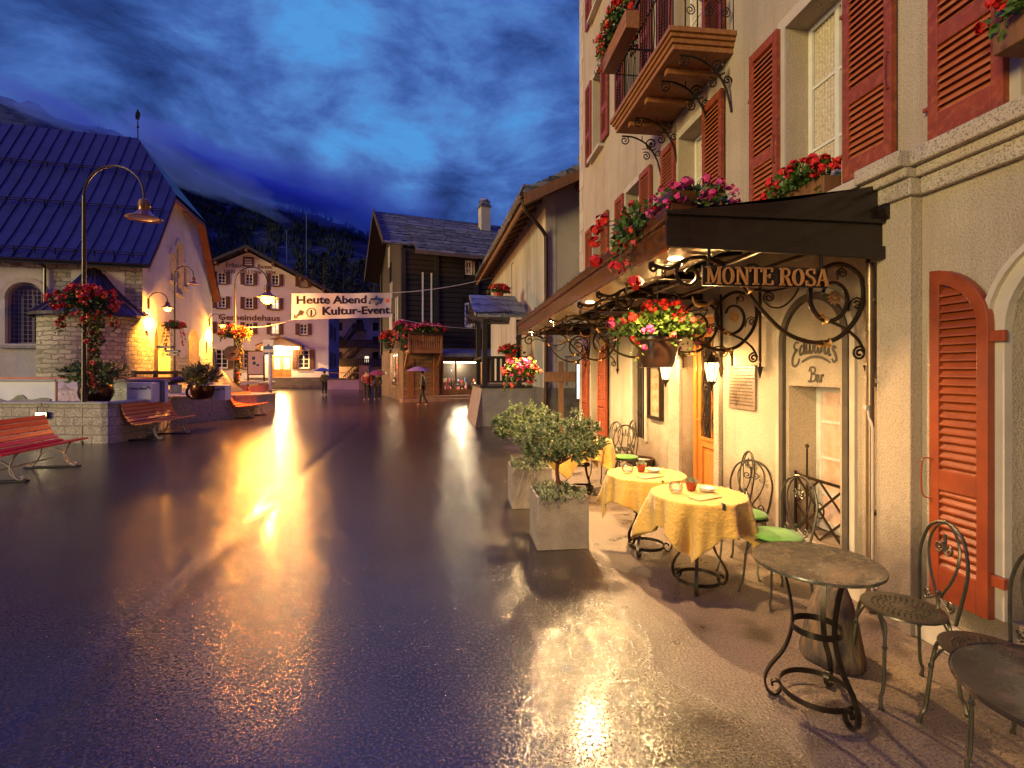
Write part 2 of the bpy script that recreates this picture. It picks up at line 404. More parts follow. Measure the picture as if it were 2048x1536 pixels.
# ---------------------------------------------------------------- hotel on the right
H=Fr(3.0,0,-.114,1)
def hp(a,b,t): return Vector((a,t,b))
hotel=fempty('hotel_building',H,'tall cream roughcast hotel with red louvred shutters and an arched niche marked Edward\'s Bar','building')
def rect(a0,a1,b0,b1): return [(a0,b0),(a1,b0),(a1,b1),(a0,b1)]
UP=[(-.05,.62),(1.95,2.65),(3.88,4.55),(6.05,6.72),(8.1,8.8),(10.25,10.9)]
Z1=(3.12,4.80); Z2=(6.3,8.0); Z3=(9.35,11.0)
BALD=(6.05,6.85,5.22,7.6)
holes=[]
for a,b in UP: holes.append(rect(a,b,*Z1))
for i,(a,b) in enumerate(UP):
    if i!=3: holes.append(rect(a,b,*Z2))
    holes.append(rect(a,b,*Z3))
holes.append(rect(*BALD))
mb=MB()
mb.wall(rect(-5,12.08,2.98,13),holes,hp,.30)
# ground floor
niche=(3.92,4.52,.28,1.57); door=(5.75,6.64,.06,2.36); bars=(7.9,8.43,.6,2.2); aw=(10.36,11.0,.35,2.3)
def archpoly(a0,a1,b0,b1,n=10):
    r=(a1-a0)/2; c=(a0+a1)/2
    return [(a0,b0),(a1,b0)]+[(c+r*math.cos(PI*i/n),b1-r+r*math.sin(PI*i/n)) for i in range(n+1)]
gh=[rect(*niche),rect(*door),archpoly(*bars),archpoly(*aw),archpoly(1.85,2.71,.35,2.36)]
mb.wall(rect(-5,12.08,-.05,2.98),gh,hp,.34)
mb.box(-5,12.07,-9,-.45,0,12.9)
mb.quad((12.08,0,0),(12.08,-9,0),(12.08,-9,13),(12.08,0,13))
mb.build('wall',stucco,hotel)
# corner quoins at the far end
q=MB()
for k in range(24):
    w=.34 if k%2 else .24
    q.box(12.08-w,12.085,0,.012,.5+k*.5,.985+k*.5)
q.build('quoin_strip',trim,hotel)
# pilaster, cornice, sill course, plinth
MB().box(3.23,3.49,0,.085,0,2.86).build('pilaster',stucco,hotel,bevel=.006)
c=MB()
for a0,a1,e in ((-5,3.20,0),(3.20,3.56,.07)):
    c.box(a0,a1,.002,.13+e,2.995,3.10); c.box(a0,a1,.002,.085+e,2.93,2.995); c.box(a0,a1,.002,.05+e,2.82,2.93)
c.build('cornice',granite,hotel,bevel=.012)
MB().box(3.56,12.05,.002,.10,3.03,3.10).build('sill_course',trim,hotel,bevel=.008)
MB().box(-5,3.9,.002,.05,0,.17).build('plinth',trim,hotel,bevel=.01)
# window surrounds
def surround(a,b,z0,z1):
    m=MB(); w=.10; t=.022
    m.box(a-w,a,.002,t,z0,z1+w); m.box(b,b+w,.002,t,z0,z1+w); m.box(a,b,.002,t,z1,z1+w)
    return m.build('window_surround',trim,hotel)
def window(a,b,z0,z1,t=-.26,curtain=True,lit=None,nx=2,nz=3,parent=hotel,fw=.045,fmat=None,mat=None):
    m=MB(); fm=fmat or white_paint
    m.box(a,a+fw,t,t+.05,z0,z1); m.box(b-fw,b,t,t+.05,z0,z1); m.box(a+fw,b-fw,t,t+.05,z0,z0+fw*1.3); m.box(a+fw,b-fw,t,t+.05,z1-fw,z1)
    for i in range(1,nx):
        x=a+(b-a)*i/nx; m.box(x-fw*.5,x+fw*.5,t+.002,t+.045,z0+fw,z1-fw)
    for k in range(1,nz):
        z=z0+(z1-z0)*k/nz; m.box(a+fw,b-fw,t+.008,t+.04,z-fw*.25,z+fw*.25)
    f=m.build('window',fm,parent)
    p=MB(); p.box(a+.01,b-.01,t+.016,t+.022,z0+.01,z1-.01); p.build('pane',mat or lit or glass_dk,f)
    if curtain:
        cu=MB(); n=26
        for (c0,c1) in ((a+fw+.01,a+(b-a)*.44),(a+(b-a)*.56,b-fw-.01)):
            vs=[];fs=[]
            for i in range(n+1):
                x=c0+(c1-c0)*i/n; y=t+.026+.004*math.sin(i*1.7)
                vs+=[(x,y,z0+fw+.02),(x,y,z1-fw-.01)]
            for i in range(n): fs.append((2*i,2*i+2,2*i+3,2*i+1))
            cu.add(vs,fs)
        cu.build('curtain',lace,f,smooth=True)
    return f
def shutter(a,b,z0,z1,t=.02,parent=hotel,arch=None,slats=True,hook=True):
    """louvred shutter lying open on the wall; arch='lo'/'hi' rounds the corner on that side"""
    fw=.062; th=.045
    m=MB(); zm=z0+(z1-z0)*.36
    if arch is None:
        m.box(a,a+fw,t,t+th,z0,z1); m.box(b-fw,b,t,t+th,z0,z1)
        m.box(a+fw,b-fw,t,t+th,z0,z0+.15); m.box(a+fw,b-fw,t,t+th,z1-.085,z1); m.box(a+fw,b-fw,t,t+th,zm-.055,zm+.055)
    else:
        w=b-a; n=10
        cx=b if arch=='lo' else a; sg=-1 if arch=='lo' else 1
        zc=z1-w*1.05
        arc=[(cx+sg*w*math.cos(PI/2*i/n),zc+(z1-zc)*math.sin(PI/2*i/n)) for i in range(n+1)]
        arci=[(cx+sg*(w-fw)*math.cos(PI/2*i/n),zc+(z1-zc-.085)*math.sin(PI/2*i/n)) for i in range(n+1)]
        xo=cx+sg*w; xi=cx+sg*(w-fw)
        m.prism([(xo,z0),(xo,zc)]+arc[1:]+arci[::-1][0:-1]+[(xi,zc),(xi,z0)],hp,t,t+th)
        m.box(min(cx,cx+sg*fw),max(cx,cx+sg*fw),t,t+th,z0,z1-.086)
        lo,hi=min(cx+sg*fw,xi),max(cx+sg*fw,xi)
        m.box(lo,hi,t,t+th,z0,z0+.19); m.box(lo,hi,t,t+th,zm-.06,zm+.06)
    # hinge strap, bar and the small catch
    for z in (z0+.22,z1-.42):
        xx=a if arch!='hi' else b
        m.box(b-.01,b+.05,t+.004,t+.028,z-.012,z+.012) if arch!='lo' else m.box(a-.07,a+.01,t+.004,t+.03,z-.03,z+.03)
    m.tube(catmull([(b-.02 if arch=='lo' else a+.015,t+th,zm-.12),(b+.01 if arch=='lo' else a+.015,t+th+.035,zm-.1),(b+.01 if arch=='lo' else a+.015,t+th+.035,zm+.1),(b-.02 if arch=='lo' else a+.015,t+th,zm+.12)],4),.006,5)
    f=m.build('shutter',sh_frame if arch is None else M('arched_shutter_orange_red',(.27,.047,.012),.45,(.18,.03,.009),vs=7,bs=.15,bsc=30,coat=.2),parent,bevel=.004)
    s=MB(); pit=.048
    z=z0+(.155 if arch is None else .20)
    while z<z1-.11:
        if zm-.075<z<zm+.05: z+=.005; continue
        x0,x1=a+fw,b-fw
        if arch is not None:
            zc=z1-(b-a)*1.05
            if z>zc:
                q2=(z-zc)/(z1-zc-.085)
                if q2>.97: break
                rr=(b-a-fw)*math.sqrt(max(0,1-q2*q2))
                if arch=='lo': x0=b-rr
                else: x1=a+rr
        if x1-x0>.02:
            vs=[(x0,t+.004,z+pit*.9),(x1,t+.004,z+pit*.9),(x1,t+th-.004,z-.004),(x0,t+th-.004,z-.004),(x0,t+.004,z+pit*.9-.009),(x1,t+.004,z+pit*.9-.009),(x1,t+th-.004,z-.013),(x0,t+th-.004,z-.013)]
            s.add(vs,[(0,1,2,3),(4,5,6,7),(3,2,6,7),(0,1,5,4),(0,3,7,4),(1,2,6,5)])
        z+=pit
    s.box(a+fw*.8,b-fw*.8,t+.001,t+.003,z0+.1,z1-.2)
    s.build('slats',sh_slat if arch is None else M('arched_slat_orange',(.28,.055,.013),.48,(.19,.034,.009),vs=9),f)
    return f
def flat_sill(a,b,z,ext=.12):
    return MB().box(a-.12,b+.12,-.02,ext,z-.07,z-.002).build('window_sill',trim,hotel,bevel=.006)
for i,(a,b) in enumerate(UP):
    w=.385
    for zi,Z in enumerate((Z1,Z2,Z3)):
        if i==3 and zi==1: continue
        if i in (0,) and zi>0: continue
        surround(a,b,*Z); window(a,b,*Z,curtain=(i<4))
        if zi: flat_sill(a,b,Z[0])
        shutter(a-.10-w,a-.055,Z[0]+.0,Z[1]+.03); shutter(b+.055,b+.10+w,Z[0]+.0,Z[1]+.03)
surround(*BALD); window(*BALD,curtain=True,nz=2)
shutter(BALD[0]-.5,BALD[0]-.05,BALD[2]+.05,BALD[3]); shutter(BALD[1]+.05,BALD[1]+.5,BALD[2]+.05,BALD[3])
# near arched window with its big open shutter, and the far one
def archband(a0,a1,z0,z1,w,t,mat,name):
    r=(a1-a0)/2; c=(a0+a1)/2; zc=z1-r; n=20
    pts=[(a0-w/2,0,z0)]+[(a0-w/2,0,zc)]+[(c-(r+w/2)*math.cos(PI*i/n),0,zc+(r+w/2)*math.sin(PI*i/n)) for i in range(1,n)]+[(a1+w/2,0,zc),(a1+w/2,0,z0)]
    return MB().sweep([(p[0],t*.5+.001,p[2]) for p in pts],w/2,t*.5,(0,1,0)).build(name,mat,hotel)
archband(1.85,2.71,.35,2.36,.07,.045,trim,'arch_moulding'); archband(1.78,2.78,.35,2.43,.03,.075,trim,'arch_moulding')
window(1.85,2.71,.35,2.36,t=-.3,curtain=False)
shutter(2.755,3.095,.34,2.31,t=.05,arch='lo')
archband(aw[0],aw[1],aw[2],aw[3],.06,.04,trim,'arch_moulding')
window(aw[0],aw[1],aw[2],aw[3],t=-.28,curtain=False)
shutter(aw[0]-.62,aw[0]-.07,aw[2],aw[3],t=.05,arch='hi'); shutter(aw[1]+.07,aw[1]+.55,aw[2],aw[3],t=.05,arch='lo')
# barred window
window(bars[0],bars[1],bars[2],bars[3],t=-.25,curtain=False,nz=2,fmat=wood_br)
m=MB()
for k in range(7):
    x=bars[0]+.03+(bars[1]-bars[0]-.06)*k/6
    m.tube([(x,-.06,bars[2]),(x,-.06,bars[3]-.05)],.011,6)
m.box(bars[0],bars[1],-.07,-.05,1.0,1.03); m.box(bars[0],bars[1],-.07,-.05,1.75,1.78)
m.build('window_bars',iron,hotel)
archband(bars[0],bars[1],bars[2],bars[3],.09,.03,trim,'arch_moulding')
# door with granite jambs
m=MB(); m.box(door[1],door[1]+.33,.002,.05,0,2.45); m.box(door[0]-.11,door[0],.002,.05,0,2.45); m.box(door[0],door[1],.002,.05,2.36,2.52)
m.build('door_jamb',granite,hotel,bevel=.006)
MB().box(door[0],door[1],-.34,.16,0,.06).build('door_step',granite,hotel,bevel=.006)
d0,d1=door[0]+.03,door[1]-.03; ty=-.16
m=MB()
m.box(d0,d0+.06,ty-.06,ty+.03,.06,2.36); m.box(d1-.09,d1,ty-.06,ty+.03,.06,2.36); m.box(d0,d1,ty-.06,ty+.03,2.28,2.36)
m.build('door_frame',wood_or,hotel,bevel=.004)
a0,a1=d0+.065,d1-.095
m=MB(); st=.115
m.box(a0,a0+st,ty-.04,ty+.01,.07,2.27); m.box(a1-st,a1,ty-.04,ty+.01,.07,2.27)
m.box(a0+st,a1-st,ty-.04,ty+.01,.07,.20); m.box(a0+st,a1-st,ty-.04,ty+.012,.74,.86); m.box(a0+st,a1-st,ty-.04,ty+.01,2.13,2.27)
m.box(a0+st,a1-st,ty-.03,ty-.012,.2,.74); m.box(a0+st+.05,a1-st-.05,ty-.02,ty+.004,.26,.68)
m.box((a0+a1)/2-.018,(a0+a1)/2+.018,ty-.03,ty+.004,.86,2.13)
m.box(a0+st-.01,a1-st+.01,ty+.012,ty+.03,.83,.87)
dr=m.build('door',wood_or,hotel,bevel=.004)
MB().box(a0+st,a1-st,ty-.03,ty-.024,.86,2.13).build('pane',glass_dk,dr)
m=MB()
for xc in ((a0+st+(a0+a1)/2)/2,((a0+a1)/2+a1-st)/2):
    y=ty+.02; hw=.105
    for sx in (-1,1): m.tube([(xc+sx*hw*.95,y,.87),(xc+sx*hw*.95,y,2.12)],.006,5)
    for k in range(3):
        z0=.90+k*.41; zc=z0+.2
        dia=[(xc,z0),(xc+hw*.5,zc-.08),(xc+hw*.62,zc),(xc+hw*.4,zc+.09),(xc,z0+.40),(xc-hw*.4,zc+.09),(xc-hw*.62,zc),(xc-hw*.5,zc-.08)]
        m.tube([(p[0],y,p[1]) for p in catmull(dia,3,True)],.007,5,closed=True)
        for sx in (-1,1):
            m.tube([(p[0],y,p[1]) for p in spiral(xc+sx*.028,zc+.03,.03,.006,PI/2,sx*1.3,14)],.005,5)
            m.tube([(p[0],y,p[1]) for p in spiral(xc+sx*.028,zc-.06,.03,.006,-PI/2,-sx*1.3,14)],.005,5)
    m.box(xc-hw,xc+hw,y-.004,y+.004,1.295,1.305); m.box(xc-hw,xc+hw,y-.004,y+.004,1.70,1.71)
m.build('door_grille',iron,dr)
m=MB(); m.tube([(a1-.05,ty+.01,1.08),(a1-.05,ty+.06,1.08),(a1-.17,ty+.065,1.08)],.010,6); m.box(a1-.075,a1-.025,ty+.01,ty+.016,.97,1.16)
m.build('handle',gold,dr)
# niche of the bar
x0,x1,zz0,zz1=niche
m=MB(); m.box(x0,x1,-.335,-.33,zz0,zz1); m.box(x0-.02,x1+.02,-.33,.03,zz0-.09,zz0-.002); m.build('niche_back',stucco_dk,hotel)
window(x0,x1,zz0+.02,zz1,t=-.315,curtain=False,nx=2,nz=4,lit=emit('bar_window_glow',(1,.55,.28),.42,.6,7),fw=.055)
archband(3.86,4.56,.0,2.30,.055,.035,pt_grey,'arch_moulding'); archband(3.80,4.62,.0,2.36,.05,.025,trim,'arch_moulding')
# lattice railing across the niche
m=MB(); t=-.05; a,b,c0,c1=x0-.0,x1-.02,zz0+.0,zz0+.50
m.box(a,b,t-.006,t+.006,c1-.012,c1+.012); m.box(b-.012,b+.012,t-.006,t+.006,c0-.02,c1+.03)
mid=(a+b)/2; zc=(c0+c1)/2
for (p0,p1) in (((a,zc),(mid,c1)),((mid,c1),(b,zc)),((b,zc),(mid,c0)),((mid,c0),(a,zc)),((a,c0),(b,c1)),((a,c1),(b,c0))):
    m.sweep([(p0[0],t,p0[1]),(p1[0],t,p1[1])],.009,.004,(0,1,0))
m.tube([(mid+.055*math.cos(2*PI*k/18),t,zc+.065*math.sin(2*PI*k/18)) for k in range(18)],.007,5,closed=True)
m.tube([(x1-.10,-.10,zz0+.02),(x1-.10,-.10,1.02)],.008,6); m.ball((x1-.10,-.10,1.04),.018)
m.build('niche_railing',iron_br,hotel)
# painted letters (script): polylines in a 0..1 box, drawn with a brush of varying width
def brush(mb, pts, w0, mp, n=5):
    P=catmull([(p[0],p[1],0) for p in pts],n); m=len(P)
    ws=[w0*(.55+.45*math.sin(PI*(i+.6)/(m+.2))) for i in range(m)]
    mb.sweep([mp(p.x,p.y) for p in P],ws,.0015,(0,1,0))
sx0=4.455
def em(x,y): return Vector((sx0-x*.50,.006,1.690+y*.25+.16*x*(1-x)))
L=MB()
ED=[[(.14,.93),(.07,1.0),(.02,.90),(.05,.76),(.10,.72),(.04,.66),(-.02,.5),(-.02,.28),(.05,.18),(.13,.27),(.15,.40)],
    [(.28,.78),(.21,.80),(.17,.66),(.18,.52),(.23,.52),(.28,.68),(.285,1.04)],[(.285,1.04),(.27,.62),(.30,.50),(.33,.58)],
    [(.335,.82),(.335,.58),(.37,.50),(.41,.60),(.415,.80)],[(.415,.80),(.415,.56),(.45,.49),(.49,.62),(.495,.84)],
    [(.61,.76),(.55,.80),(.52,.64),(.535,.50),(.58,.53),(.61,.70)],[(.615,.82),(.605,.58),(.635,.49),(.66,.57)],
    [(.675,.80),(.68,.50)],[(.68,.66),(.71,.78),(.745,.76)],
    [(.84,.76),(.78,.80),(.75,.64),(.765,.50),(.81,.53),(.84,.70)],[(.85,1.02),(.835,.60),(.86,.47),(.89,.52)],
    [(.915,.98),(.90,.86)],[(1.0,.76),(.95,.80),(.93,.68),(.98,.56),(1.0,.40),(.95,.30),(.91,.38)]]
for s_ in ED: brush(L,s_,.0115,em)
brush(L,[(.22,.24),(.38,.33),(.55,.36),(.72,.33),(.88,.24)],.012,em)
def bm_(x,y): return Vector((4.255-x*.165,.006,1.605+y*.125))
BA=[[(.12,.90),(.16,.5),(.05,.05),(-.08,.12)],[(-.02,.72),(.1,1.0),(.38,.98),(.40,.72),(.17,.56)],[(.17,.56),(.45,.50),(.42,.16),(.12,.05)],
    [(.66,.46),(.55,.50),(.50,.22),(.56,.06),(.66,.20)],[(.67,.50),(.66,.16),(.74,.06),(.80,.2)],[(.82,.52),(.84,.05)],[(.84,.3),(.93,.5),(1.02,.46)]]
for s_ in BA: brush(L,s_,.008,bm_)
L.build('painted_lettering',pt_grey,hotel)
# downpipe beside the canopy, thin conduit and wire
m=MB(); m.tube([(3.555,.075,.12),(3.555,.075,2.46)],.026,10); m.tube([(3.555,.075,1.98),(3.555,.075,2.03)],.030,10); m.tube([(3.555,.075,2.30),(3.555,.075,2.36)],.031,10); m.tube([(3.555,.075,.02),(3.555,.075,.14)],.032,10)
for z in (.7,1.6,2.2): m.box(3.525,3.585,0,.07,z-.012,z+.012)
m.build('downpipe',tube_zn,hotel,smooth='auto')
m=MB(); m.tube([(3.505,.10,.1),(3.505,.10,1.30),(3.515,.10,1.34),(3.535,.10,1.37),(3.54,.105,1.44)],.008,6); m.box(3.53,3.56,.10,.125,1.43,1.46)
m.build('conduit',trim,hotel)
# ---- balcony
b0,b1,bt,bz=5.42,7.32,.68,5.12
bal=MB(); bal.box(b0+.05,b1-.05,0.002,bt-.05,bz,bz+.05); 
for dz,e in ((.0,0),(.06,.02),(.11,.045),(.15,.07)):
    h=.055
    bal.box(b0-e+.0,b1+e,bt-.06,bt+e,bz+dz,bz+dz+h); bal.box(b0-e,b0+.06,.002,bt-.06,bz+dz,bz+dz+h); bal.box(b1-.06,b1+e,.002,bt-.06,bz+dz,bz+dz+h)
for x in (b0+.35,b0+.95,b1-.35): bal.box(x-.04,x+.04,.002,bt-.07,bz-.07,bz)
balc=bal.build('balcony',wood_bal,hotel,bevel=.006)
m=MB(); rz=bz+.23; rt=1.0
m.tube([(b0,.02,rz+rt),(b0,bt,rz+rt),(b1,bt,rz+rt),(b1,.02,rz+rt)],.018,6); m.tube([(b0,.02,rz),(b0,bt,rz),(b1,bt,rz),(b1,.02,rz)],.014,6)
m.tube([(b0,.02,rz+.62),(b0,bt,rz+.62),(b1,bt,rz+.62),(b1,.02,rz+.62)],.010,6)
n=26
for k in range(n+1):
    x=b0+(b1-b0)*k/n
    pts=[(x+(.012*math.sin(j*1.6) if k%3==1 else 0),bt,rz+rt*j/8) for j in range(9)]
    m.tube(pts,.008,5)
for k in range(5):
    for xx in (b0,b1): m.tube([(xx,bt*k/5,rz),(xx,bt*k/5,rz+rt)],.008,5)
for k in range(3):
    tt=.12+k*.2
    for sg in (1,-1):
        m.tube([(b0,p[0],p[1]) for p in spiral(tt+sg*.03,rz+.2+.16*(sg>0),.06,.012,-PI/2*sg,1.6,20)],.006,5)
m.build('balcony_railing',iron,balc)
def bal_bracket(x):
    m=MB(); T=lambda pts:[(x,p[0],p[1]) for p in pts]
    m.tube(T(catmull([(.60,bz-.05),(.42,bz-.06),(.22,bz-.16),(.08,bz-.36),(.012,bz-.62)],6)),.013,6)
    m.tube(T(spiral(.56,bz-.11,.07,.012,PI/2,1.5)),.009,5); m.tube(T(spiral(.16,bz-.14,.095,.015,-2.4,1.7)),.010,5)
    m.tube(T(spiral(.24,bz-.32,.065,.012,.8,1.5)),.009,5); m.tube(T(spiral(.06,bz-.28,.05,.01,3.4,-1.4)),.008,5)
    m.ball((x,.16,bz-.14),.02); m.tube(T([(.30,bz-.12),(.30,bz-.03)]),.007,5); m.tube(T([(.18,bz-.21),(.30,bz-.22)]),.007,5)
    return m.build('balcony_bracket',iron,balc)
for x in (b0+.02,b0+.50,b1-.55,b1-.03): bal_bracket(x)

# ---------------------------------------------------------------- canopy
cano=fempty('entrance_canopy',H,'long dark metal canopy on scrolled iron brackets lettered MONTE ROSA over the hotel cafe','canopy')
S0,S1,TO=3.47,11.25,1.60
m=MB()
m.box(S0,S1,TO-.02,TO,2.50,2.74); m.box(S0-.03,S1,TO,TO+.035,2.68,2.755); m.box(S0-.01,S1,TO,TO+.012,2.50,2.53)
m.build('fascia',fascia_m,cano,bevel=.005)
m=MB()
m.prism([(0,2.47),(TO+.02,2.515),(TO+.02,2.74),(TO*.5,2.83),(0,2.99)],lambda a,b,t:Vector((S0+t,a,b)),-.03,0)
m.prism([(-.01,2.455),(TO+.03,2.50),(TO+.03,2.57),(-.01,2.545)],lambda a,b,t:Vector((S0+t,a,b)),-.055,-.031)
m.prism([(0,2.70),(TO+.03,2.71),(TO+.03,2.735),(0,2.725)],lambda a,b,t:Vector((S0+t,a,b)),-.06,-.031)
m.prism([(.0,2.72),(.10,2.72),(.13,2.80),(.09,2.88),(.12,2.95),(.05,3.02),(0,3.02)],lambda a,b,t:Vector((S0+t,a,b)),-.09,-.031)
m.build('end_panel',end_shaded,cano,bevel=.004)
m=MB(); m.box(S1,S1+.03,0,TO,2.50,2.74); m.build('end_panel',fascia_m,cano)
m=MB(); m.add([(S0,TO,2.745),(S1,TO,2.745),(S1,0,2.985),(S0,0,2.985),(S0,TO,2.725),(S1,TO,2.725),(S1,0,2.965),(S0,0,2.965)],[(0,1,2,3),(7,6,5,4)])
for k in range(14):
    x=S0+.02+(S1-S0-.04)*k/13
    m.add([(x-.02,TO-.03,2.685),(x+.02,TO-.03,2.685),(x+.02,0,2.92),(x-.02,0,2.92),(x-.02,TO-.03,2.726),(x+.02,TO-.03,2.726),(x+.02,0,2.962),(x-.02,0,2.962)],[(0,1,2,3),(0,1,5,4),(0,3,7,4),(1,2,6,5)])
m.build('roof_glazing',roof_dk,cano)
m=MB(); m.box(S0,S1,TO-.36,TO-.021,2.502,2.52); m.box(S0,S1,TO-.38,TO-.36,2.50,2.62); m.build('soffit',soffit_m,cano,bevel=.004)
m=MB()
for t_ in (.28,.72,1.02): m.tube([(S0,t_,2.60),(S1,t_,2.60)],.022,8)
for k in range(7):
    x=S0+.10+(S1-S0-.2)*k/6; m.box(x-.025,x+.025,.01,TO-.38,2.56,2.63)
m.build('ceiling_rails',iron_br,cano,smooth='auto')
# moss and wet debris on the front edge
m=MB(); r_=random.Random(5)
for k in range(900):
    x=r_.uniform(S0+1.2,S1); m.leaf((x,TO+r_.uniform(-.05,.03),2.752),(r_.uniform(-1,1),r_.uniform(-.6,.6),r_.uniform(.2,1)),r_.uniform(.015,.045),.4,r_)
m.build('moss_edge',M('dark_moss',(.05,.035,.02),.8,(.03,.025,.012)),cano)
# lower gutter roll & scroll brackets traced in the plane across the pavement
def bracket(s, rich=True, scale=1.0):
    S=3.55
    def p(px,py):
        t,z=H.locx(px,py,S); return (s,t,z)
    def pc(cx,cy,r0,r1,a0,tn,n=20):
        return [p(*q) for q in spiral(cx,cy,r0,r1,a0,tn,n)]
    m=MB(); cc=lambda L_,n=5:catmull([p(*q) for q in L_],n)
    main=[(1420,512),(1462,530),(1500,572),(1540,622),(1585,664),(1640,684),(1688,676),(1725,640),(1742,598),(1740,558),(1718,532),(1686,524),(1655,540),(1636,570),(1636,606),(1652,632),(1676,640),(1700,626),(1710,598),(1703,574),(1686,562),(1668,567),(1660,583)]
    P=cc(main,5); n=len(P); m.tube(P,[.011+.006*min(1,i/(n*.25)) if i<n*.7 else .017-.006*(i-n*.7)/(n*.3) for i in range(n)],8)
    m.tube(cc([(1662,636),(1700,652),(1730,676),(1745,704)]),.012,6)
    m.tube(pc(1735,706,14,3,-PI/2,-1.6),.009,6)
    m.tube(pc(1700,543,11,2,PI*.9,1.6),.007,5); m.tube(cc([(1690,556),(1692,540),(1700,531)]),.006,5)
    m.tube(cc([(1712,620),(1718,600),(1730,592)]),.006,5); m.tube(pc(1731,605,12,2,-PI/2,1.6),.007,5)
    m.tube(cc([(1520,576),(1560,578),(1598,568),(1632,548)]),.009,6)
    m.tube(cc([(1612,570),(1600,592),(1578,611),(1556,612),(1541,600)]),.007,5); m.tube(pc(1551,592,12,2,PI*.8,1.7),.007,5)
    # front scrolls below the soffit
    m.tube(cc([(1306,522),(1345,533),(1382,515),(1420,510),(1460,524)]),.015,8)
    m.tube(cc([(1372,518),(1362,540),(1370,560),(1388,567),(1402,556),(1402,540),(1390,533),(1380,541)]),.014,8)
    m.tube(cc([(1402,556),(1420,538),(1450,540),(1480,556)]),.009,6)
    m.tube(pc(1316,530,10,3,-PI/2,-1.3),.010,6)
    m.tube(pc(1518,544,22,4,PI,1.8),.009,6)
    m.sweep([p(1752,500),p(1752,730)],.012,.006,(1,0,0)); 
    ft=p(1752,730); m.add([(ft[0]-.012,ft[1]-.03,ft[2]),(ft[0]+.012,ft[1]-.03,ft[2]),(ft[0]+.012,ft[1]+.03,ft[2]),(ft[0]-.012,ft[1]+.03,ft[2]),(ft[0],ft[1],ft[2]-.12)],[(0,1,4),(1,2,4),(2,3,4),(3,0,4),(0,1,2,3)])
    o=m.build('scroll_bracket',iron_br,cano,smooth='auto')
    g=MB(); ct=Vector(p(1683,592))
    for k in range(12):
        an=2*PI*k/12; dv=Vector((-.25,math.cos(an),math.sin(an)))
        sd=Vector((0,-math.sin(an),math.cos(an)))
        g.add([ct+dv*.012,ct+dv*.038+sd*.013,ct+dv*.058+Vector((.012,0,0)),ct+dv*.038-sd*.013],[(0,1,2,3)])
    g.ball(ct+Vector((-.014,0,0)),.016)
    for (qx,qy,an) in ((1664,686,0),(1660,634,.6),(1506,572,.8)):
        c_=Vector(p(qx,qy)); ga=MB()
        for sg in (-1,1): ga.lathe([(.017,0),(.02,.018),(.032,.034)],10,(0,0,0),Matrix.Translation(c_)@Matrix.Rotation(an,4,'X')@Matrix.Rotation(sg*PI/2,4,'X'))
        ga.build('collar',gold,o,smooth=True)
    g.build('rosette',gold,o)
    le=MB(); 
    for (qs) in ([(1568,545),(1578,556),(1600,562),(1630,545),(1612,558),(1590,560)],):
        le.tube(cc([(1570,534),(1576,552),(1600,560),(1634,548)]),[.006+.014*math.sin(PI*i/15.) for i in range(16)],6)
    le.build('acanthus_leaf',gold,o,smooth=True)
    return o
for s_ in (3.62,4.9,5.62,7.3,9.2,11.1): bracket(s_)
# flat curls under the street edge
for k in range(9):
    x=4.0+k*.85; m=MB()
    m.tube([(x+p[0],TO-.20,p[1]) for p in spiral(0,2.455,.05,.01,PI/2,1.5,18)],.007,5)
    m.tube([(x,TO-.20,2.505),(x-.32,TO-.20,2.44),(x-.45,TO-.2,2.46)],.006,5)
    m.build('edge_curl',iron_br,cano)
# MONTE ROSA sign, square-serif metal letters on a dark bar across the near end
def slab(ch):
    T,t_,sv=.155,.06,.07
    def ser(x,y,w=.17): return ([(x-w,y),(x+w,y)],sv)
    S_={'M':([([(.16,0),(.16,1)],t_+.02),([(.16,1),(.5,.08)],T*.8),([(.5,.08),(.84,1)],t_),([(.84,0),(.84,1)],T),ser(.16,.035),ser(.84,.035),ser(.12,.965,.12),ser(.88,.965,.12)],1.0),
    'N':([([(.16,0),(.16,1)],t_+.02),([(.16,1),(.76,.02)],T*.9),([(.76,0),(.76,1)],t_+.02),ser(.16,.035),ser(.12,.965,.12),ser(.78,.965,.15)],.92),
    'T':([([(.42,0),(.42,1)],T),([(.02,.965),(.82,.965)],sv),([(.05,.74),(.05,1)],t_),([(.79,.74),(.79,1)],t_),ser(.42,.035,.2)],.84),
    'E':([([(.18,0),(.18,1)],T),([(.02,.965),(.68,.965)],sv),([(.02,.035),(.72,.035)],sv),([(.2,.52),(.5,.52)],sv),([(.66,.76),(.66,1)],t_),([(.70,0),(.70,.26)],t_),([(.5,.4),(.5,.64)],t_)],.76),
    'R':([([(.18,0),(.18,1)],T),([(.02,.965),(.45,.965),(.62,.88),(.66,.74),(.6,.6),(.42,.52),(.2,.52)],sv+.02),([(.42,.52),(.58,.3),(.68,.05),(.82,.03)],T*.8),ser(.18,.035)],.84),
    'A':([([(.1,0),(.42,1)],t_),([(.42,1),(.76,0)],T),([(.2,.34),(.64,.34)],sv),ser(.1,.035,.12),ser(.76,.035,.16)],.88),
    'S':([([(.62,.72),(.60,.92),(.36,.98),(.12,.9),(.1,.7),(.3,.55),(.52,.44),(.64,.24),(.54,.06),(.32,.02),(.1,.1),(.08,.3)],.11),([(.62,.7),(.62,1)],t_),([(.07,0),(.07,.3)],t_)],.74),
    'O':(None,.92)}
    return S_.get(ch)
sg=MB(); t=1.375; zb=2.262; hh=.112; total=.86
adv=[(.40 if ch==' ' else slab(ch)[1]) for ch in 'MONTE ROSA']; kx=total/sum(adv)
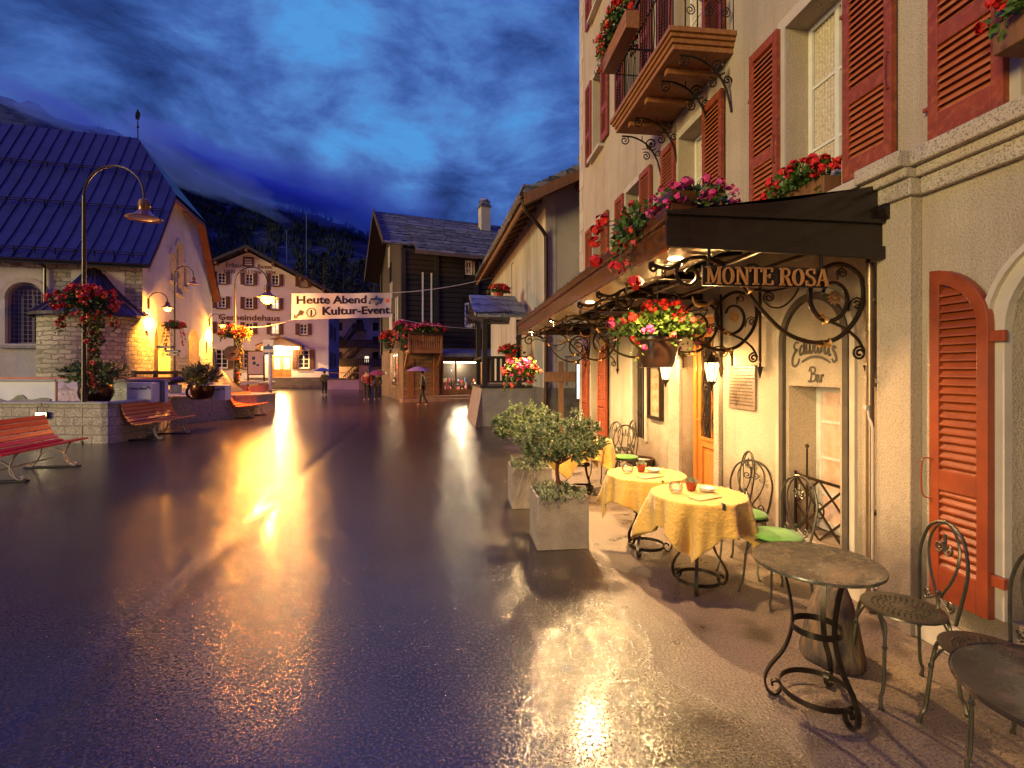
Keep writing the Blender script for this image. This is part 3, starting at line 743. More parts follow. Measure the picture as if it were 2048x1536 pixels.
for ch,ad in zip('MONTE ROSA',adv):
    if ch!=' ':
        st_=slab(ch)[0]
        mp_=lambda x,y:(S0-.075,t-x*kx,zb+y*hh)
        if st_ is None:
            n=24; a=[(.46+.40*math.cos(2*PI*i/n),.5+.5*math.sin(2*PI*i/n)) for i in range(n)]; b=[(.46+.22*math.cos(2*PI*i/n),.5+.42*math.sin(2*PI*i/n)) for i in range(n)]
            for i in range(n):
                j=(i+1)%n
                A=[mp_(*a[i]),mp_(*a[j]),mp_(*b[j]),mp_(*b[i])]; B=[(q_[0]+.012,q_[1],q_[2]) for q_ in A]
                sg.add(A+B,[(0,1,2,3),(0,1,5,4),(2,3,7,6)])
        else:
            for pts,w in st_: sg.sweep([mp_(*q_) for q_ in pts],w*hh*.5,.006,(1,0,0))
    t-=ad*kx
bar=MB(); bar.box(S0-.055,S0-.045,.51,1.39,zb-.008,zb+hh+.012)
bar.box(S0-.05,S0-.04,.54,.56,zb+hh,2.50); bar.box(S0-.05,S0-.04,1.33,1.35,zb+hh,2.50)
bo=bar.build('sign_board',roof_dk,cano); sg.build('lettering',letter_c,bo)
# ground plan of the downlights set into the soffit
DL=[3.75,6.02,8.3,10.55]
m=MB()
for x in DL: m.lathe([(.001,0),(.045,0),(.052,.006)],16,(x,TO-.18,2.497))
m.build('downlight_lens',spot_em,cano)
# ---------------------------------------------------------------- things fixed on the hotel wall
def lantern(s,z,label):
    o=empty('wall_lantern',H.w(s,.24,z),H.ang,label,'lantern','wall lanterns beside the hotel door')
    m=MB()
    for k in range(6):
        a=2*PI*k/6; m.tube([(.045*math.cos(a),.045*math.sin(a),-.10),(.075*math.cos(a),.075*math.sin(a),.10)],.006,5)
    m.lathe([(.045,-.10),(.05,-.11),(.02,-.15),(.006,-.20),(.0005,-.205)],6); m.lathe([(.085,.10),(.088,.115),(.06,.15),(.03,.175),(.012,.19),(.02,.2),(.0005,.22)],6)
    m.build('cage',iron,o)
    MB().lathe([(.042,-.098),(.072,.098)],6).build('glass',lantern_glass,o)
    m=MB(); m.tube(catmull([(0,0,.21),(0,-.02,.26),(0,-.12,.27),(0,-.2,.22),(0,-.235,.15)],5),.009,6)
    m.tube([(0,p[0],p[1]) for p in spiral(-.13,.21,.06,.012,PI/2,1.5)],.006,5); m.box(-.02,.02,-.24,-.228,.05,.24)
    m.build('arm',iron,o)
    li=bpy.data.lights.new('lantern_bulb','POINT'); li.energy=52; li.color=(1,.62,.23); li.shadow_soft_size=.03
    lo=bpy.data.objects.new('lantern_bulb',li); COL.objects.link(lo); reg(lo,o)
    MB().ball((0,0,-.02),.022).build('bulb',lamp_wm,o)
    lo.location=(0,0,.045)
    return o
lantern(5.44,1.69,'lit iron wall lantern right of the orange door, beside the bronze plaque')
lantern(6.62,1.69,'lit iron wall lantern left of the orange door, under the big hanging flower pot')
pl=fempty('wall_plaque',H,'weathered bronze plaque with rows of raised text on the hotel wall','plaque')
MB().box(5.0,5.49,.002,.02,1.30,1.755).build('plate',plaque_m,pl,bevel=.006)
m=MB(); r_=random.Random(3)
for k in range(12):
    z=1.725-k*.034; x=5.455
    while x>5.05:
        w=r_.uniform(.012,.05)
        m.box(x-w,x,.02,.0235,z-.007,z+.007); x-=w+.010
m.build('raised_text',M('plaque_text',(.10,.07,.05),.6,metal=.3),pl)
mf=fempty('menu_case',H,'black framed menu case with photographs left of the door lantern','menu case')
m=MB(); a,b,c,d=7.22,7.72,.98,1.80
m.box(a,a+.05,.002,.06,c,d); m.box(b-.05,b,.002,.06,c,d); m.box(a+.05,b-.05,.002,.06,c,c+.05); m.box(a+.05,b-.05,.002,.06,d-.05,d)
m.build('frame',iron,mf)
MB().box(a+.05,b-.05,.01,.02,c+.05,d-.05).build('paper',emit('menu_paper_glow',(.75,.55,.33),.12,.7,9),mf)  # faint glow put into the paper itself; the case holds no lamp
m=MB()
for k in range(4): m.box(a+.09,b-.09,.021,.024,c+.1+k*.17,c+.2+k*.17)
m.build('printed_picture',M('brown_prints',(.30,.15,.07),.5,(.55,.40,.25),vs=14),mf)
# ---------------------------------------------------------------- cafe furniture
def make_chair():
    o=empty('cafe_chair',label='x',cat='chair')
    m=MB(); m.lathe([(.001,.452),(.06,.45),(.13,.449),(.172,.455),(.186,.452),(.188,.444),(.172,.440),(.001,.440)],32)
    for rr,n in ((.055,14),(.085,22),(.11,28),(.135,34)):
        for k in range(n):
            a=2*PI*k/n; m.box(rr*math.cos(a)-.004,rr*math.cos(a)+.004,rr*math.sin(a)-.004,rr*math.sin(a)+.004,.449,.4535)
    m.build('seat',iron_gr,o,smooth='auto')
    for sx,sy in ((1,1),(1,-1),(-1,1),(-1,-1)):
        m=MB(); a=.118
        m.tube(catmull([(sx*.155,sy*a*.7,.44),(sx*.15,sy*a,.40),(sx*.16,sy*(a+.015),.30),(sx*.175,sy*(a+.03),.10),(sx*.19,sy*(a+.035),.055),(sx*.195,sy*(a+.05),.0)],4),.0085,6)
        m.ball((sx*.162,sy*(a+.017),.295),.013,5)
        m.tube(catmull([(sx*.158,sy*(a+.012),.32),(sx*.15,sy*.08,.40),(sx*.14,sy*.03,.432),(sx*.12,0,.437)],4),.006,5)
        m.lathe([(.0005,.0),(.013,0),(.012,.012),(.0005,.013)],8,(sx*.195,sy*(a+.05),0))
        m.build('leg',iron_gr,o,smooth='auto')
    m=MB(); bx=-.165
    def B(y,z): return (bx-.10*(z-.44),y,z)
    out=[(-.135,.43),(-.165,.60),(-.172,.72),(-.13,.84),(-.06,.893),(0,.905),(.06,.893),(.13,.84),(.172,.72),(.165,.60),(.135,.43)]
    m.tube([B(*q) for q in catmull([(a,b,0) for a,b in out],5) for q in [(q.x,q.y)]],.0085,6)
    for s in (-1,1):
        inn=[(0,.905),(s*.062,.872),(s*.105,.80),(s*.108,.72),(s*.075,.62),(s*.03,.545),(s*.004,.49),(s*.004,.45)]
        m.tube([B(q.x,q.y) for q in catmull([(a,b,0) for a,b in inn],5)],.0065,6)
        m.tube([B(*q) for q in [(s*.003,.845),(s*.004,.80)]+spiral(s*.035,.772,.033,.007,PI if s>0 else 0,-s*-1.35,18)],.0055,5)
        m.tube([B(*q) for q in [(s*.012,.515),(s*.05,.49)]+spiral(s*.085,.50,.030,.007,(-PI/2),s*1.3,16)],.0055,5)
    m.ball(B(0,.905),.012,5); m.ball(B(0,.80),.011,5); m.ball(B(0,.535),.013,5)
    m.build('backrest',iron_gr,o,smooth='auto')
    return o
chairs=[]
proto=make_chair()
def chair(x,y,face,label,group):
    o=proto if not chairs else copy_tree(proto)
    chairs.append(o); place(o,(x,y,0),face,label); o['group']=group
    return o
TOSTREET=math.atan2(-.113,-.993)
g1='wrought iron cafe chairs'
chair(2.07,2.65,TOSTREET-.25,'bare olive iron cafe chair beside the big red arched shutter','%s'%g1)
chair(2.13,2.22,TOSTREET-.3,'bare olive iron cafe chair half hidden by the wet black table',g1)
chair(1.98,3.74,TOSTREET+.12,'iron cafe chair with green cushion in front of the lattice niche',g1)
chair(2.00,4.30,TOSTREET+.75,'iron cafe chair with green cushion pushed in at the nearer cloth-covered table',g1)
chair(2.13,4.95,TOSTREET-.2,'iron cafe chair standing against the wall under the bronze plaque',g1)
chair(1.62,7.15,TOSTREET+1.2,'green cushioned chair nearest the brown pot at the far table',g1)
chair(1.45,7.75,TOSTREET+.3,'cafe chair behind the far table, beside the narrow red shutter',g1)
chair(1.75,8.05,TOSTREET,'cafe chair in front of the barred window',g1)
def cushion(x,y,label,rz=0):
    o=MB().lathe([(.001,.0),(.14,.002),(.178,.012),(.182,.022),(.165,.034),(.08,.042),(.001,.043)],32,wob=lambda a,z:1+.012*math.sin(5*a)).build('seat_cushion',cush_g,None,smooth=True,loc=(x,y,.455))
    tag(o,label,'cushion','green seat cushions'); return o
cushion(1.98,3.74,'round green cushion on the chair in front of the lattice niche')
cushion(2.00,4.30,'round green cushion half hidden by the nearer yellow tablecloth')
cushion(1.62,7.15,'round green cushion on the chair nearest the brown pot')
cushion(1.45,7.75,'round green cushion on the chair behind the far table')
topwet=M('wet_painted_table_top',(.085,.075,.045),.28,(.04,.036,.024),vs=11,fine=(.17,.13,.07),fs=38,bs=.55,bd=.004,bsc=34,coat=.3,rv=.14)
topblk=M('wet_black_table_top',(.024,.021,.015),.16,(.05,.03,.02),vs=7,fine=(.10,.06,.035),fs=11,bs=.35,bd=.004,bsc=22,coat=.25,rv=.10)
def make_table(rad,top,name='bistro_table'):
    o=empty(name,label='x',cat='table')
    m=MB(); m.lathe([(.001,.722),(rad-.012,.722),(rad-.003,.726),(rad,.719),(rad-.002,.710),(rad-.012,.708),(.001,.708)],56)
    m.build('tabletop',top,o,smooth='auto')
    for k in range(3):
        a=2*PI*k/3+.55; ca,sa=math.cos(a),math.sin(a)
        prof=[(.17,.708),(.135,.60),(.112,.46),(.115,.36),(.15,.25),(.215,.15),(.24,.085),(.232,.03),(.205,.006),(.175,.02),(.165,.055),(.182,.078),(.205,.07),(.207,.05)]
        P=catmull([(r*ca,r*sa,z) for r,z in prof],5)
        MB().sweep(P,.0055,.0125,(-sa,ca,0)).build('leg',iron,o)
    for r,z,h in ((.118,.385,.016),(.170,.065,.014)):
        m=MB(); m.lathe([(r-.004,z-h),(r,z-h),(r,z+h),(r-.004,z+h),(r-.004,z-h)],40)
        m.build('ring',iron,o,smooth='auto')
    return o
tA=make_table(.30,topwet); place(tA,(1.565,2.57,0),.2,'bare olive green bistro table with wet mottled top in front of the log'); tA['group']='bistro tables'
tB=make_table(.31,topblk); place(tB,(1.71,1.49,0),.9,'wet black bistro table at the lower right edge'); tB['group']='bistro tables'
T2=(1.475,3.96); T3=(1.265,4.72); T4=(.98,7.05); 
bt=make_table(.355,topblk); place(bt,(*T2,0),1.65,'bistro table under the nearer crinkled yellow cloth'); bt['group']='bistro tables'
for (x,y),rz,lab in ((T3,1.5,'bistro table under the second yellow cloth, between the door and the concrete planters'),(T4,.4,'bistro table under the far yellow cloth behind the spruce planters')):
    c_=copy_tree(bt); place(c_,(x,y,0),rz,lab)
def tablecloth(x,y,rad,side,rot,seed,label):
    r_=random.Random(seed); n=84; vs=[];fs=[]; ph=[r_.uniform(0,6.28) for _ in range(5)]
    top=.728
    for j in range(n+1):
        for i in range(n+1):
            u=-side/2+side*i/n; v=-side/2+side*j/n; r=math.hypot(u,v); th=math.atan2(v,u)
            if r<rad: vs.append((u,v,top+.0015*math.sin(9*u+ph[0])*math.sin(8*v)))
            else:
                l=r-rad; k=min(1,l/.10)
                q=l/.42
                fold=(.040*math.sin(6*th+ph[1])+.034*math.sin(11*th+ph[2])+.014*math.sin(19*th+ph[3]))*min(1.35,q*1.6)
                rr=rad+.012*k+fold+.03*q*(.5+.5*math.cos(4*(th-PI/4)))
                dz=l*(1-.10*abs(math.sin(6*th+ph[1])))-.004*math.exp(-l*60)
                s_=.01*(1-math.exp(-l*40))
                vs.append((rr*math.cos(th+.05*q*math.sin(3*th+ph[4])),rr*math.sin(th+.05*q*math.sin(3*th+ph[4])),top+s_*0-dz+.006*(1-k)))
    for j in range(n):
        for i in range(n): a=j*(n+1)+i; fs.append((a,a+1,a+n+2,a+n+1))
    o=MB().add(vs,fs).build('tablecloth',cloth_y,None,smooth=True)
    md=o.modifiers.new('th','SOLIDIFY'); md.thickness=.0025
    place(o,(x,y,0),rot); tag(o,label,'tablecloth','yellow tablecloths'); return o
tablecloth(*T2,.36,1.20,.35,2,'crinkled yellow tablecloth on the nearer set table, closest to the bare table')
tablecloth(*T3,.36,1.18,.60,7,'crinkled yellow tablecloth on the second set table, in front of the orange door')
tablecloth(*T4,.42,1.30,.2,13,'yellow tablecloth on the far table behind the spruce planters')
def tabletop_set(x,y,where,seed):
    z=.735; u=Vector((-.113,.993,0)); n_=Vector((-.993,-.113,0)); r_=random.Random(seed)
    def at(a,b): return (x+a,y+b,z)
    o=empty('candle_globe',at(-.17,.02),0,'clear glass candle globe on the %s'%where,'candle holder','candle globes')
    MB().lathe([(.03,0),(.048,.012),(.056,.04),(.05,.068),(.034,.084),(.031,.08),(.046,.064),(.051,.04),(.044,.015),(.001,.008)],20).build('globe',glass,o,smooth=True)
    MB().lathe([(.001,.010),(.019,.010),(.019,.03),(.001,.03)],12).build('candle',china,o,smooth='auto')
    o=empty('succulent_pot',at(-.02,.10),0,'small red pot with a pale succulent on the %s'%where,'pot plant','succulents on the set tables')
    MB().lathe([(.001,0),(.032,.0),(.045,.055),(.048,.072),(.043,.072),(.040,.058),(.001,.056)],18).build('pot',terrac,o,smooth='auto')
    m=MB()
    for k in range(70):
        d=rnd_dir(r_); d.z=abs(d.z)*.7+.15; b=Vector((r_.uniform(-.03,.03),r_.uniform(-.03,.03),.06)); m.leaf(b,d,r_.uniform(.03,.052),.35,r_)
    m.build('succulent',sedum,o)
    o=MB().lathe([(.001,0),(.045,.002),(.062,.018),(.066,.028),(.06,.027),(.045,.010),(.001,.007)],20,).build('ashtray_dish',china,None,smooth='auto',loc=at(.09,.06)); tag(o,'small white dish beside the pot on the %s'%where,'dish','white dishes')
    o=MB().box(-.14,.10,-.055,.055,0,.006).build('menu_card',M('menu_card_paper',(.55,.42,.18),.6),None,loc=(x+.02,y-.13,z-.003)); o.rotation_euler=(0,0,.5); tag(o,'flat cream menu card lying on the %s'%where,'menu','menu cards')
    o=empty('cloth_clip',(x+.05,y-.358,.70),0,'metal clip holding the edge of the %s'%where,'clip','tablecloth clips')
    MB().box(-.012,.012,-.006,-.003,-.035,.04).box(-.012,.012,-.006,.05,.037,.04).build('clip_body',chrome,o)
tabletop_set(*T2,'nearer yellow tablecloth',1); tabletop_set(*T3,'second yellow tablecloth',2)
# log stump
st=empty('log_stump',(1.90,2.96,0),.3,'tapered grey weathered log standing between the bare table and the wall','log')
m=MB(); r_=random.Random(8)
m.lathe([(.001,0),(.165,0),(.17,.02),(.155,.1),(.135,.22),(.105,.34),(.075,.42),(.045,.465),(.001,.475)],22,wob=lambda a,z:1+.05*math.sin(3*a+1)+.03*math.sin(7*a)+.02*math.sin(13*a+9*z))
m.build('log',wood_st,st,smooth=True)
# brown pot by the wall
bp=empty('brown_pot',(1.93,7.55,0),0,'dark brown round pot filled with pale gravel beside the menu case','plant pot')
MB().lathe([(.001,0),(.15,0),(.19,.25),(.205,.36),(.215,.365),(.215,.39),(.195,.39),(.19,.35),(.001,.345)],28).build('pot',pot_br,bp,smooth='auto')
MB().lathe([(.001,.362),(.185,.355)],24).build('gravel',M('pale_gravel',(.6,.56,.5),.8,(.4,.37,.33),vs=40,bs=1,bd=.01,bsc=60),bp)
# ---------------------------------------------------------------- concrete planters with standard spruces
def tuft(m,p,d,L_,r_,n=16,wd=.17):
    p=Vector(p); d=Vector(d).normalized(); q=d.orthogonal().normalized(); e=d.cross(q)
    for k in range(n):
        f=r_.random(); a=r_.uniform(0,2*PI); o_=p+d*L_*f*.85
        dr=(q*math.cos(a)+e*math.sin(a))*(.75)+d*(.35+.9*f*f); dr.normalize(); ln=L_*(.42-.12*f)
        sd=dr.cross(d); 
        if sd.length<1e-3: sd=q
        sd=sd.normalized()*ln*wd
        m.add([o_-sd,o_+sd,o_+dr*ln],[(0,1,2)])
def spruce_planter(x,y,rz,label,seed,h=.50,w=.5,stem=.34,crx=.375,lean=0):
    r_=random.Random(seed)
    o=empty('concrete_planter',(x,y,0),rz,label+' holding a standard blue spruce','planter','square concrete planters')
    m=MB(); t=.025; a=w/2
    m.box(-a,a,-a,-a+t,0,h); m.box(-a,a,a-t,a,0,h); m.box(-a,-a+t,-a+t,a-t,0,h); m.box(a-t,a,-a+t,a-t,0,h); m.box(-a+t,a-t,-a+t,a-t,.02,.06)
    m.build('trough',concrete,o,bevel=.006)
    MB().box(-a+t,a-t,-a+t,a-t,h-.1,h-.045).build('mulch',soil,o)
    tr=empty('standard_spruce',(x,y,h-.05),rz,label.replace('square grey concrete planter','round-headed blue spruce on a bare stem growing in the planter'),'tree','standard spruces')
    m=MB(); top=stem+.1
    m.tube(catmull([(0,0,0),(.012,.0,.1),(-.008,.01,.24),(lean*.5,0,top)],5),[.026]*8+[.020]*8,8)
    for k in range(9):
        a_=2*PI*k/9+r_.uniform(-.3,.3); rr=crx*.75
        m.tube(catmull([(lean*.4,0,stem-.02),(rr*.45*math.cos(a_),rr*.45*math.sin(a_),stem+.05),(rr*math.cos(a_),rr*math.sin(a_),stem+.10+r_.uniform(-.05,.12))],4),[.012,.011,.010,.009,.008,.007,.006,.005,.004],5)
    m.build('trunk',bark,tr,smooth=True)
    m=MB(); c=Vector((lean,0,stem+.20))
    for k in range(150):
        d=rnd_dir(r_); 
        rad=r_.uniform(.50,1.0)**.5
        lob=1+.16*math.sin(3*math.atan2(d.y,d.x)+seed)+.12*math.sin(5*d.z*2+seed*2)
        p0=c+Vector((d.x*crx*lob,d.y*crx*lob,d.z*.235*lob*(1 if d.z>0 else .62)))*rad
        dd=(d+Vector((0,0,.45))).normalized()
        for q in range(10):
            e_=(dd+rnd_dir(r_)*.85).normalized()
            tuft(m,p0+e_*.022,e_,r_.uniform(.05,.075),r_,30,.24)
    for k in range(7):
        a_=r_.uniform(0,6.28); p=c+Vector((math.cos(a_)*crx*.6,math.sin(a_)*crx*.6,.16)); 
        for q in range(3): tuft(m,p+Vector((0,0,.05*q)),(r_.uniform(-.2,.2),r_.uniform(-.2,.2),1),.08,r_,22)
    m.build('crown',spruce,tr)
    u=empty('alpine_underplanting',(x,y,h-.05),rz,label.replace('square grey concrete planter','low silver alpine plants round the stem in the planter'),'plants','low alpine plants')
    m=MB()
    for k in range(62):
        px,py=r_.uniform(-a+.04,a-.02),r_.uniform(-a-.03,a-.04)
        if r_.random()<.25 and px>.05: continue
        hh=r_.uniform(.03,.13); L0=r_.uniform(.03,.055)
        for q in range(26):
            d=rnd_dir(r_); d.z=abs(d.z)+.1; m.leaf((px+r_.uniform(-.03,.03),py+r_.uniform(-.03,.03),hh*r_.uniform(.3,1)),d,L0,.34,r_)
    m.build('rosettes',sedum,u)
    return o
RZF=H.ang-PI/2
spruce_planter(.46,5.0,RZF,'front square grey concrete planter',4,lean=.02)
spruce_planter(.22,6.42,RZF,'rear square grey concrete planter',9,lean=-.06)
# ---------------------------------------------------------------- flowers
def blossom(m,p,rad,r_,n=9):
    for k in range(n):
        d=rnd_dir(r_); d.z=d.z*.8+.2
        c=Vector(p)+d*rad*r_.uniform(.45,1); q=d.orthogonal().normalized(); e=d.cross(q); s=rad*r_.uniform(.42,.62); a=r_.uniform(0,3)
        v=[c+(q*math.cos(a+PI*i*.4)+e*math.sin(a+PI*i*.4))*s+d*s*(.25 if i%2 else 0) for i in range(5)]
        m.add(v,[(0,1,2,3,4)])
def flower_mass(parent,c,rx,ry,rz,nl,nf,mats,seed,leaf=leaf_g,ls=.05,fr=.04,low=-.35,trail=0,tl=.4,fmix=None,stems=True):
    r_=random.Random(seed); m=MB(); c=Vector(c); fl=[MB() for _ in mats]; sm=MB()
    for k in range(nl):
        d=rnd_dir(r_); rad=r_.uniform(.2,1.0)
        if d.z<low: d.z*=.4
        p=c+Vector((d.x*rx,d.y*ry,d.z*rz))*rad
        m.leaf(p,(d+rnd_dir(r_)*.9),ls*r_.uniform(.6,1.3),.75,r_)
    for k in range(nf):
        d=rnd_dir(r_)
        if d.z<low: d.z=-d.z
        p=c+Vector((d.x*rx,d.y*ry,d.z*rz))*r_.uniform(.85,1.18)
        i=r_.choices(range(len(mats)),fmix)[0] if fmix else r_.randrange(len(mats))
        blossom(fl[i],p,fr*r_.uniform(.7,1.2),r_)
        if stems: sm.tube([c+Vector((d.x*rx,d.y*ry,d.z*rz))*.5,p],.003,3)
    for k in range(trail):
        a=r_.uniform(0,2*PI); p=c+Vector((rx*.8*math.cos(a),ry*.8*math.sin(a),-rz*.3)); L_=tl*r_.uniform(.4,1.1); dv=Vector((math.cos(a)*.25,math.sin(a)*.25,-1))
        for q in range(int(L_/.025)):
            pp=p+dv*(.025*q)+rnd_dir(r_)*.02; m.leaf(pp,rnd_dir(r_)+Vector((0,0,-.5)),ls*.8,.7,r_)
            if r_.random()<.10: blossom(fl[r_.randrange(len(mats))],pp,fr*.8,r_,7)
    m.merge(sm); m.build('foliage',leaf,parent)
    for b,mt in zip(fl,mats):
        if b.v: b.build('blossoms',mt,parent)
# big hanging pot
def hang_chain(m,z0,z1,r0):
    for k in range(3):
        a=2*PI*k/3+.4; m.tube([(r0*math.cos(a),r0*math.sin(a),z0),(0,0,z0+.28)],.0035,4)
    m.tube([(0,0,z0+.28),(0,0,z1)],.005,4); m.tube([(.02*math.cos(a),0,z1+.02+.02*math.sin(a)) for a in [i*.6 for i in range(9)]],.004,4)
P_=W(1315,700,4.35)
hb=empty('hanging_flower_pot',P_,0,'large brown hanging pot of red and pink geraniums under the front of the canopy','hanging basket')
MB().lathe([(.001,-.15),(.125,-.15),(.15,-.10),(.185,.07),(.205,.085),(.205,.11),(.19,.11),(.18,.08),(.001,.06)],26,wob=lambda a,z:1+.012*math.sin(13*a)).build('pot',pot_br,hb,smooth='auto')
m=MB(); hang_chain(m,.11,2.60-P_.z,.19); m.build('chain',iron_br,hb)
flower_mass(hb,(-.01,0,.18),.40,.36,.14,1900,38,[fl_red,fl_pink,fl_or],21,leaf=leaf_y,ls=.05,fr=.04,low=-.3,trail=10,tl=.22)
flower_mass(hb,(.03,-.05,.33),.16,.16,.08,120,22,[fl_red],22,leaf=leaf_y,ls=.04,fr=.035)
P_=W(1042,745,10.6)
hb=empty('hanging_flower_basket',P_,0,'glowing pink and orange hanging flower basket at the far end of the canopy','hanging basket')
MB().lathe([(.001,-.12),(.10,-.11),(.16,.02),(.17,.05),(.001,.04)],20).build('pot',pot_br,hb,smooth='auto')
m=MB(); hang_chain(m,.05,2.50-P_.z,.15); m.build('chain',iron_br,hb)
flower_mass(hb,(0,0,.06),.36,.34,.22,1100,60,[fl_or,fl_pink],31,leaf=leaf_y,ls=.07,fr=.055,low=-.6,trail=16,tl=.42)
# canopy corner flowers: petunias on top, red geraniums trailing from the corner
def boxtrough(parent,x0,x1,y0,y1,z0,z1,mat):
    MB().box(x0,x1,y0,y1,z0,z1).build('flower_box',mat,parent,bevel=.006)
cf=fempty('canopy_flower_box',H,'flower box of magenta petunias and trailing red geraniums on the street corner of the canopy','flower box')
boxtrough(cf,3.50,4.35,1.38,1.56,2.765,2.90,fascia_m)
flower_mass(cf,(3.62,1.36,2.86),.22,.26,.13,420,30,[fl_pink],41,leaf=leaf_g,ls=.05,fr=.038,low=-.4)
flower_mass(cf,(4.05,1.62,2.80),.42,.13,.16,420,16,[fl_red,fl_or],42,leaf=leaf_g,ls=.05,fr=.042,low=-.8,trail=7,tl=.34)
m=MB(); r_=random.Random(6); b2=MB()
for (a,b,c_) in ((4.25,1.80,2.90),(4.55,1.78,2.80),(3.95,1.78,2.46),(3.75,1.72,2.31),(4.45,1.8,2.62),(4.6,1.75,2.93)):
    blossom(b2,(a,b,c_),.06,r_,16); m.tube(catmull([(4.0,1.6,2.8),((4.0+a)/2,1.72,(2.84+c_)/2),(a,b,c_)],4),.004,4)
m.build('flower_stems',leaf_g,cf); b2.build('blossoms',fl_red,cf)
# window boxes on the hotel
def window_box(a,b,z,label,seed,n=34,depth=.17,t0=.12,seedr=None):
    o=fempty('window_flower_box',H,label,'flower box','red geranium window boxes')
    boxtrough(o,a,b,t0,t0+depth,z,z+.15,wood_br)
    flower_mass(o,((a+b)/2,t0+depth*.5+.03,z+.20),(b-a)/2+.05,.17,.16,700,n,[fl_red],seed,leaf=leaf_g,ls=.05,fr=.042,low=-.5,trail=5,tl=.2)
    return o
window_box(3.98,4.72,3.10,'red geraniums on the first-floor window ledge above the canopy end',51,48,t0=-.08)
window_box(2.02,2.62,3.32,'red geraniums at the upper right edge beside the large open shutter',52,30,t0=.06)
o=fempty('balcony_flower_box',H,'brown wooden flower box of red geraniums hung on the balcony railing','flower box')
boxtrough(o,6.28,7.25,.72,.90,5.92,6.14,wood_bal)
flower_mass(o,(6.85,.85,6.30),.58,.16,.18,900,52,[fl_red,fl_or],53,leaf=leaf_g,ls=.055,fr=.05,low=-.5,trail=12,tl=.45,fmix=[4,1])
# ---------------------------------------------------------------- ground, street
def axis(segs):
    out=[]
    for a,b,n in segs:
        for i in range(n): out.append(a+(b-a)*i/n)
    out.append(segs[-1][1]); return out
gx=axis([(-420,-60,12),(-60,-12,24),(-12,-5,20),(-5,0,60),(0,6,20),(6,60,14),(60,420,12)])
gy=axis([(-30,0,10),(0,12,70),(12,40,50),(40,90,12),(90,1400,20)])
def gutter(x,y):
    return (x-(-1.84-.195*y))/1.019
def gz(x,y):
    d=gutter(x,y)
    if y<0.5 or y>22: k=0
    else: k=min(1,(22-y)/6.0)
    z=-.012*math.exp(-(d/.06)**2)*k-.004*math.exp(-(d/.6)**2)*k
    return z
vs=[(x,y,gz(x,y)) for y in gy for x in gx]; nx_=len(gx)
fs=[(j*nx_+i,j*nx_+i+1,(j+1)*nx_+i+1,(j+1)*nx_+i) for j in range(len(gy)-1) for i in range(nx_-1)]
def ground_mat():
    m,nt,p,vec=base('wet_asphalt')
    sx=nn(nt,'ShaderNodeSeparateXYZ'); nt.links.new(vec,sx.inputs[0])
    def math_(op,a,b=None):
        n=nn(nt,'ShaderNodeMath',operation=op)
        for i,v in enumerate((a,b)):
            if v is None: continue
            if isinstance(v,(int,float)): n.inputs[i].default_value=v
            else: nt.links.new(v,n.inputs[i])
        return n.outputs[0]
    # distance from the hotel wall: the canopy keeps the pavement there drier
    t=math_('ADD',math_('MULTIPLY',sx.outputs[0],-.9936),math_('ADD',math_('MULTIPLY',sx.outputs[1],-.1133),2.981))
    n_edge=noise(nt,vec,1.3,5,.62); n_mid=noise(nt,vec,2.6,5,.65); n_fine=noise(nt,vec,150,2,.5); n_f2=noise(nt,vec,64,3,.6)
    far=nn(nt,'ShaderNodeMapRange'); far.inputs[1].default_value=1.2; far.inputs[2].default_value=2.6; far.inputs[3].default_value=.55; far.inputs[4].default_value=0
    nt.links.new(sx.outputs[1],far.inputs[0])
    tt=math_('ADD',math_('ADD',t,math_('MULTIPLY',math_('SUBTRACT',n_edge,.5),1.5)),far.outputs[0])
    dry=nn(nt,'ShaderNodeMapRange'); dry.interpolation_type='SMOOTHSTEP'; dry.inputs[1].default_value=2.15; dry.inputs[2].default_value=1.25; dry.inputs[3].default_value=0; dry.inputs[4].default_value=1
    nt.links.new(tt,dry.inputs[0])
    patch=ramp(nt,n_mid,.36,.56)
    dryf=math_('MULTIPLY',dry.outputs[0],math_('ADD',.25,math_('MULTIPLY',patch,.75)))
    wetc=mix(nt,ramp(nt,n_mid,.3,.7),(.017,.012,.010),(.032,.023,.017))
    wetc=mix(nt,ramp(nt,n_f2,.52,.66),wetc,(.075,.054,.040))
    dryc=mix(nt,ramp(nt,n_edge,.3,.7),(.25,.170,.095),(.16,.105,.060))
    dryc=mix(nt,ramp(nt,n_f2,.50,.64),dryc,(.07,.045,.028))
    nt.links.new(mix(nt,dryf,wetc,dryc),p.inputs['Base Color'])
    rw=math_('ADD',.135,math_('MULTIPLY',ramp(nt,noise(nt,vec,.35,3,.5),.40,.62),.03))
    nt.links.new(mix(nt,dryf,rw,(.62,.62,.62)),p.inputs['Roughness'])
    p.inputs['IOR'].default_value=1.72; p.inputs['Specular IOR Level'].default_value=.5
    gr=ramp(nt,n_f2,.47,.70); b1=bump(nt,gr,.3,.010); b2=bump(nt,ramp(nt,n_fine,.56,.74),.22,.004,b1)
    st=nn(nt,'ShaderNodeMapRange'); st.inputs[1].default_value=.36; st.inputs[2].default_value=.62; st.inputs[3].default_value=.13; st.inputs[4].default_value=.18; nt.links.new(noise(nt,vec,.9,5,.6),st.inputs[0]); nt.links.new(math_('ADD',st.outputs[0],math_('MULTIPLY',dryf,.5)),b1.node.inputs['Strength'])
    big=noise(nt,vec,5.5,3,.6); b3=b2
    nt.links.new(math_('ADD',.22,math_('MULTIPLY',ramp(nt,noise(nt,vec,85,2,.6),.40,.60),.75)),p.inputs['Specular IOR Level'])
    nt.links.new(b3,p.inputs['Normal'])
    return m
asphalt=ground_mat()
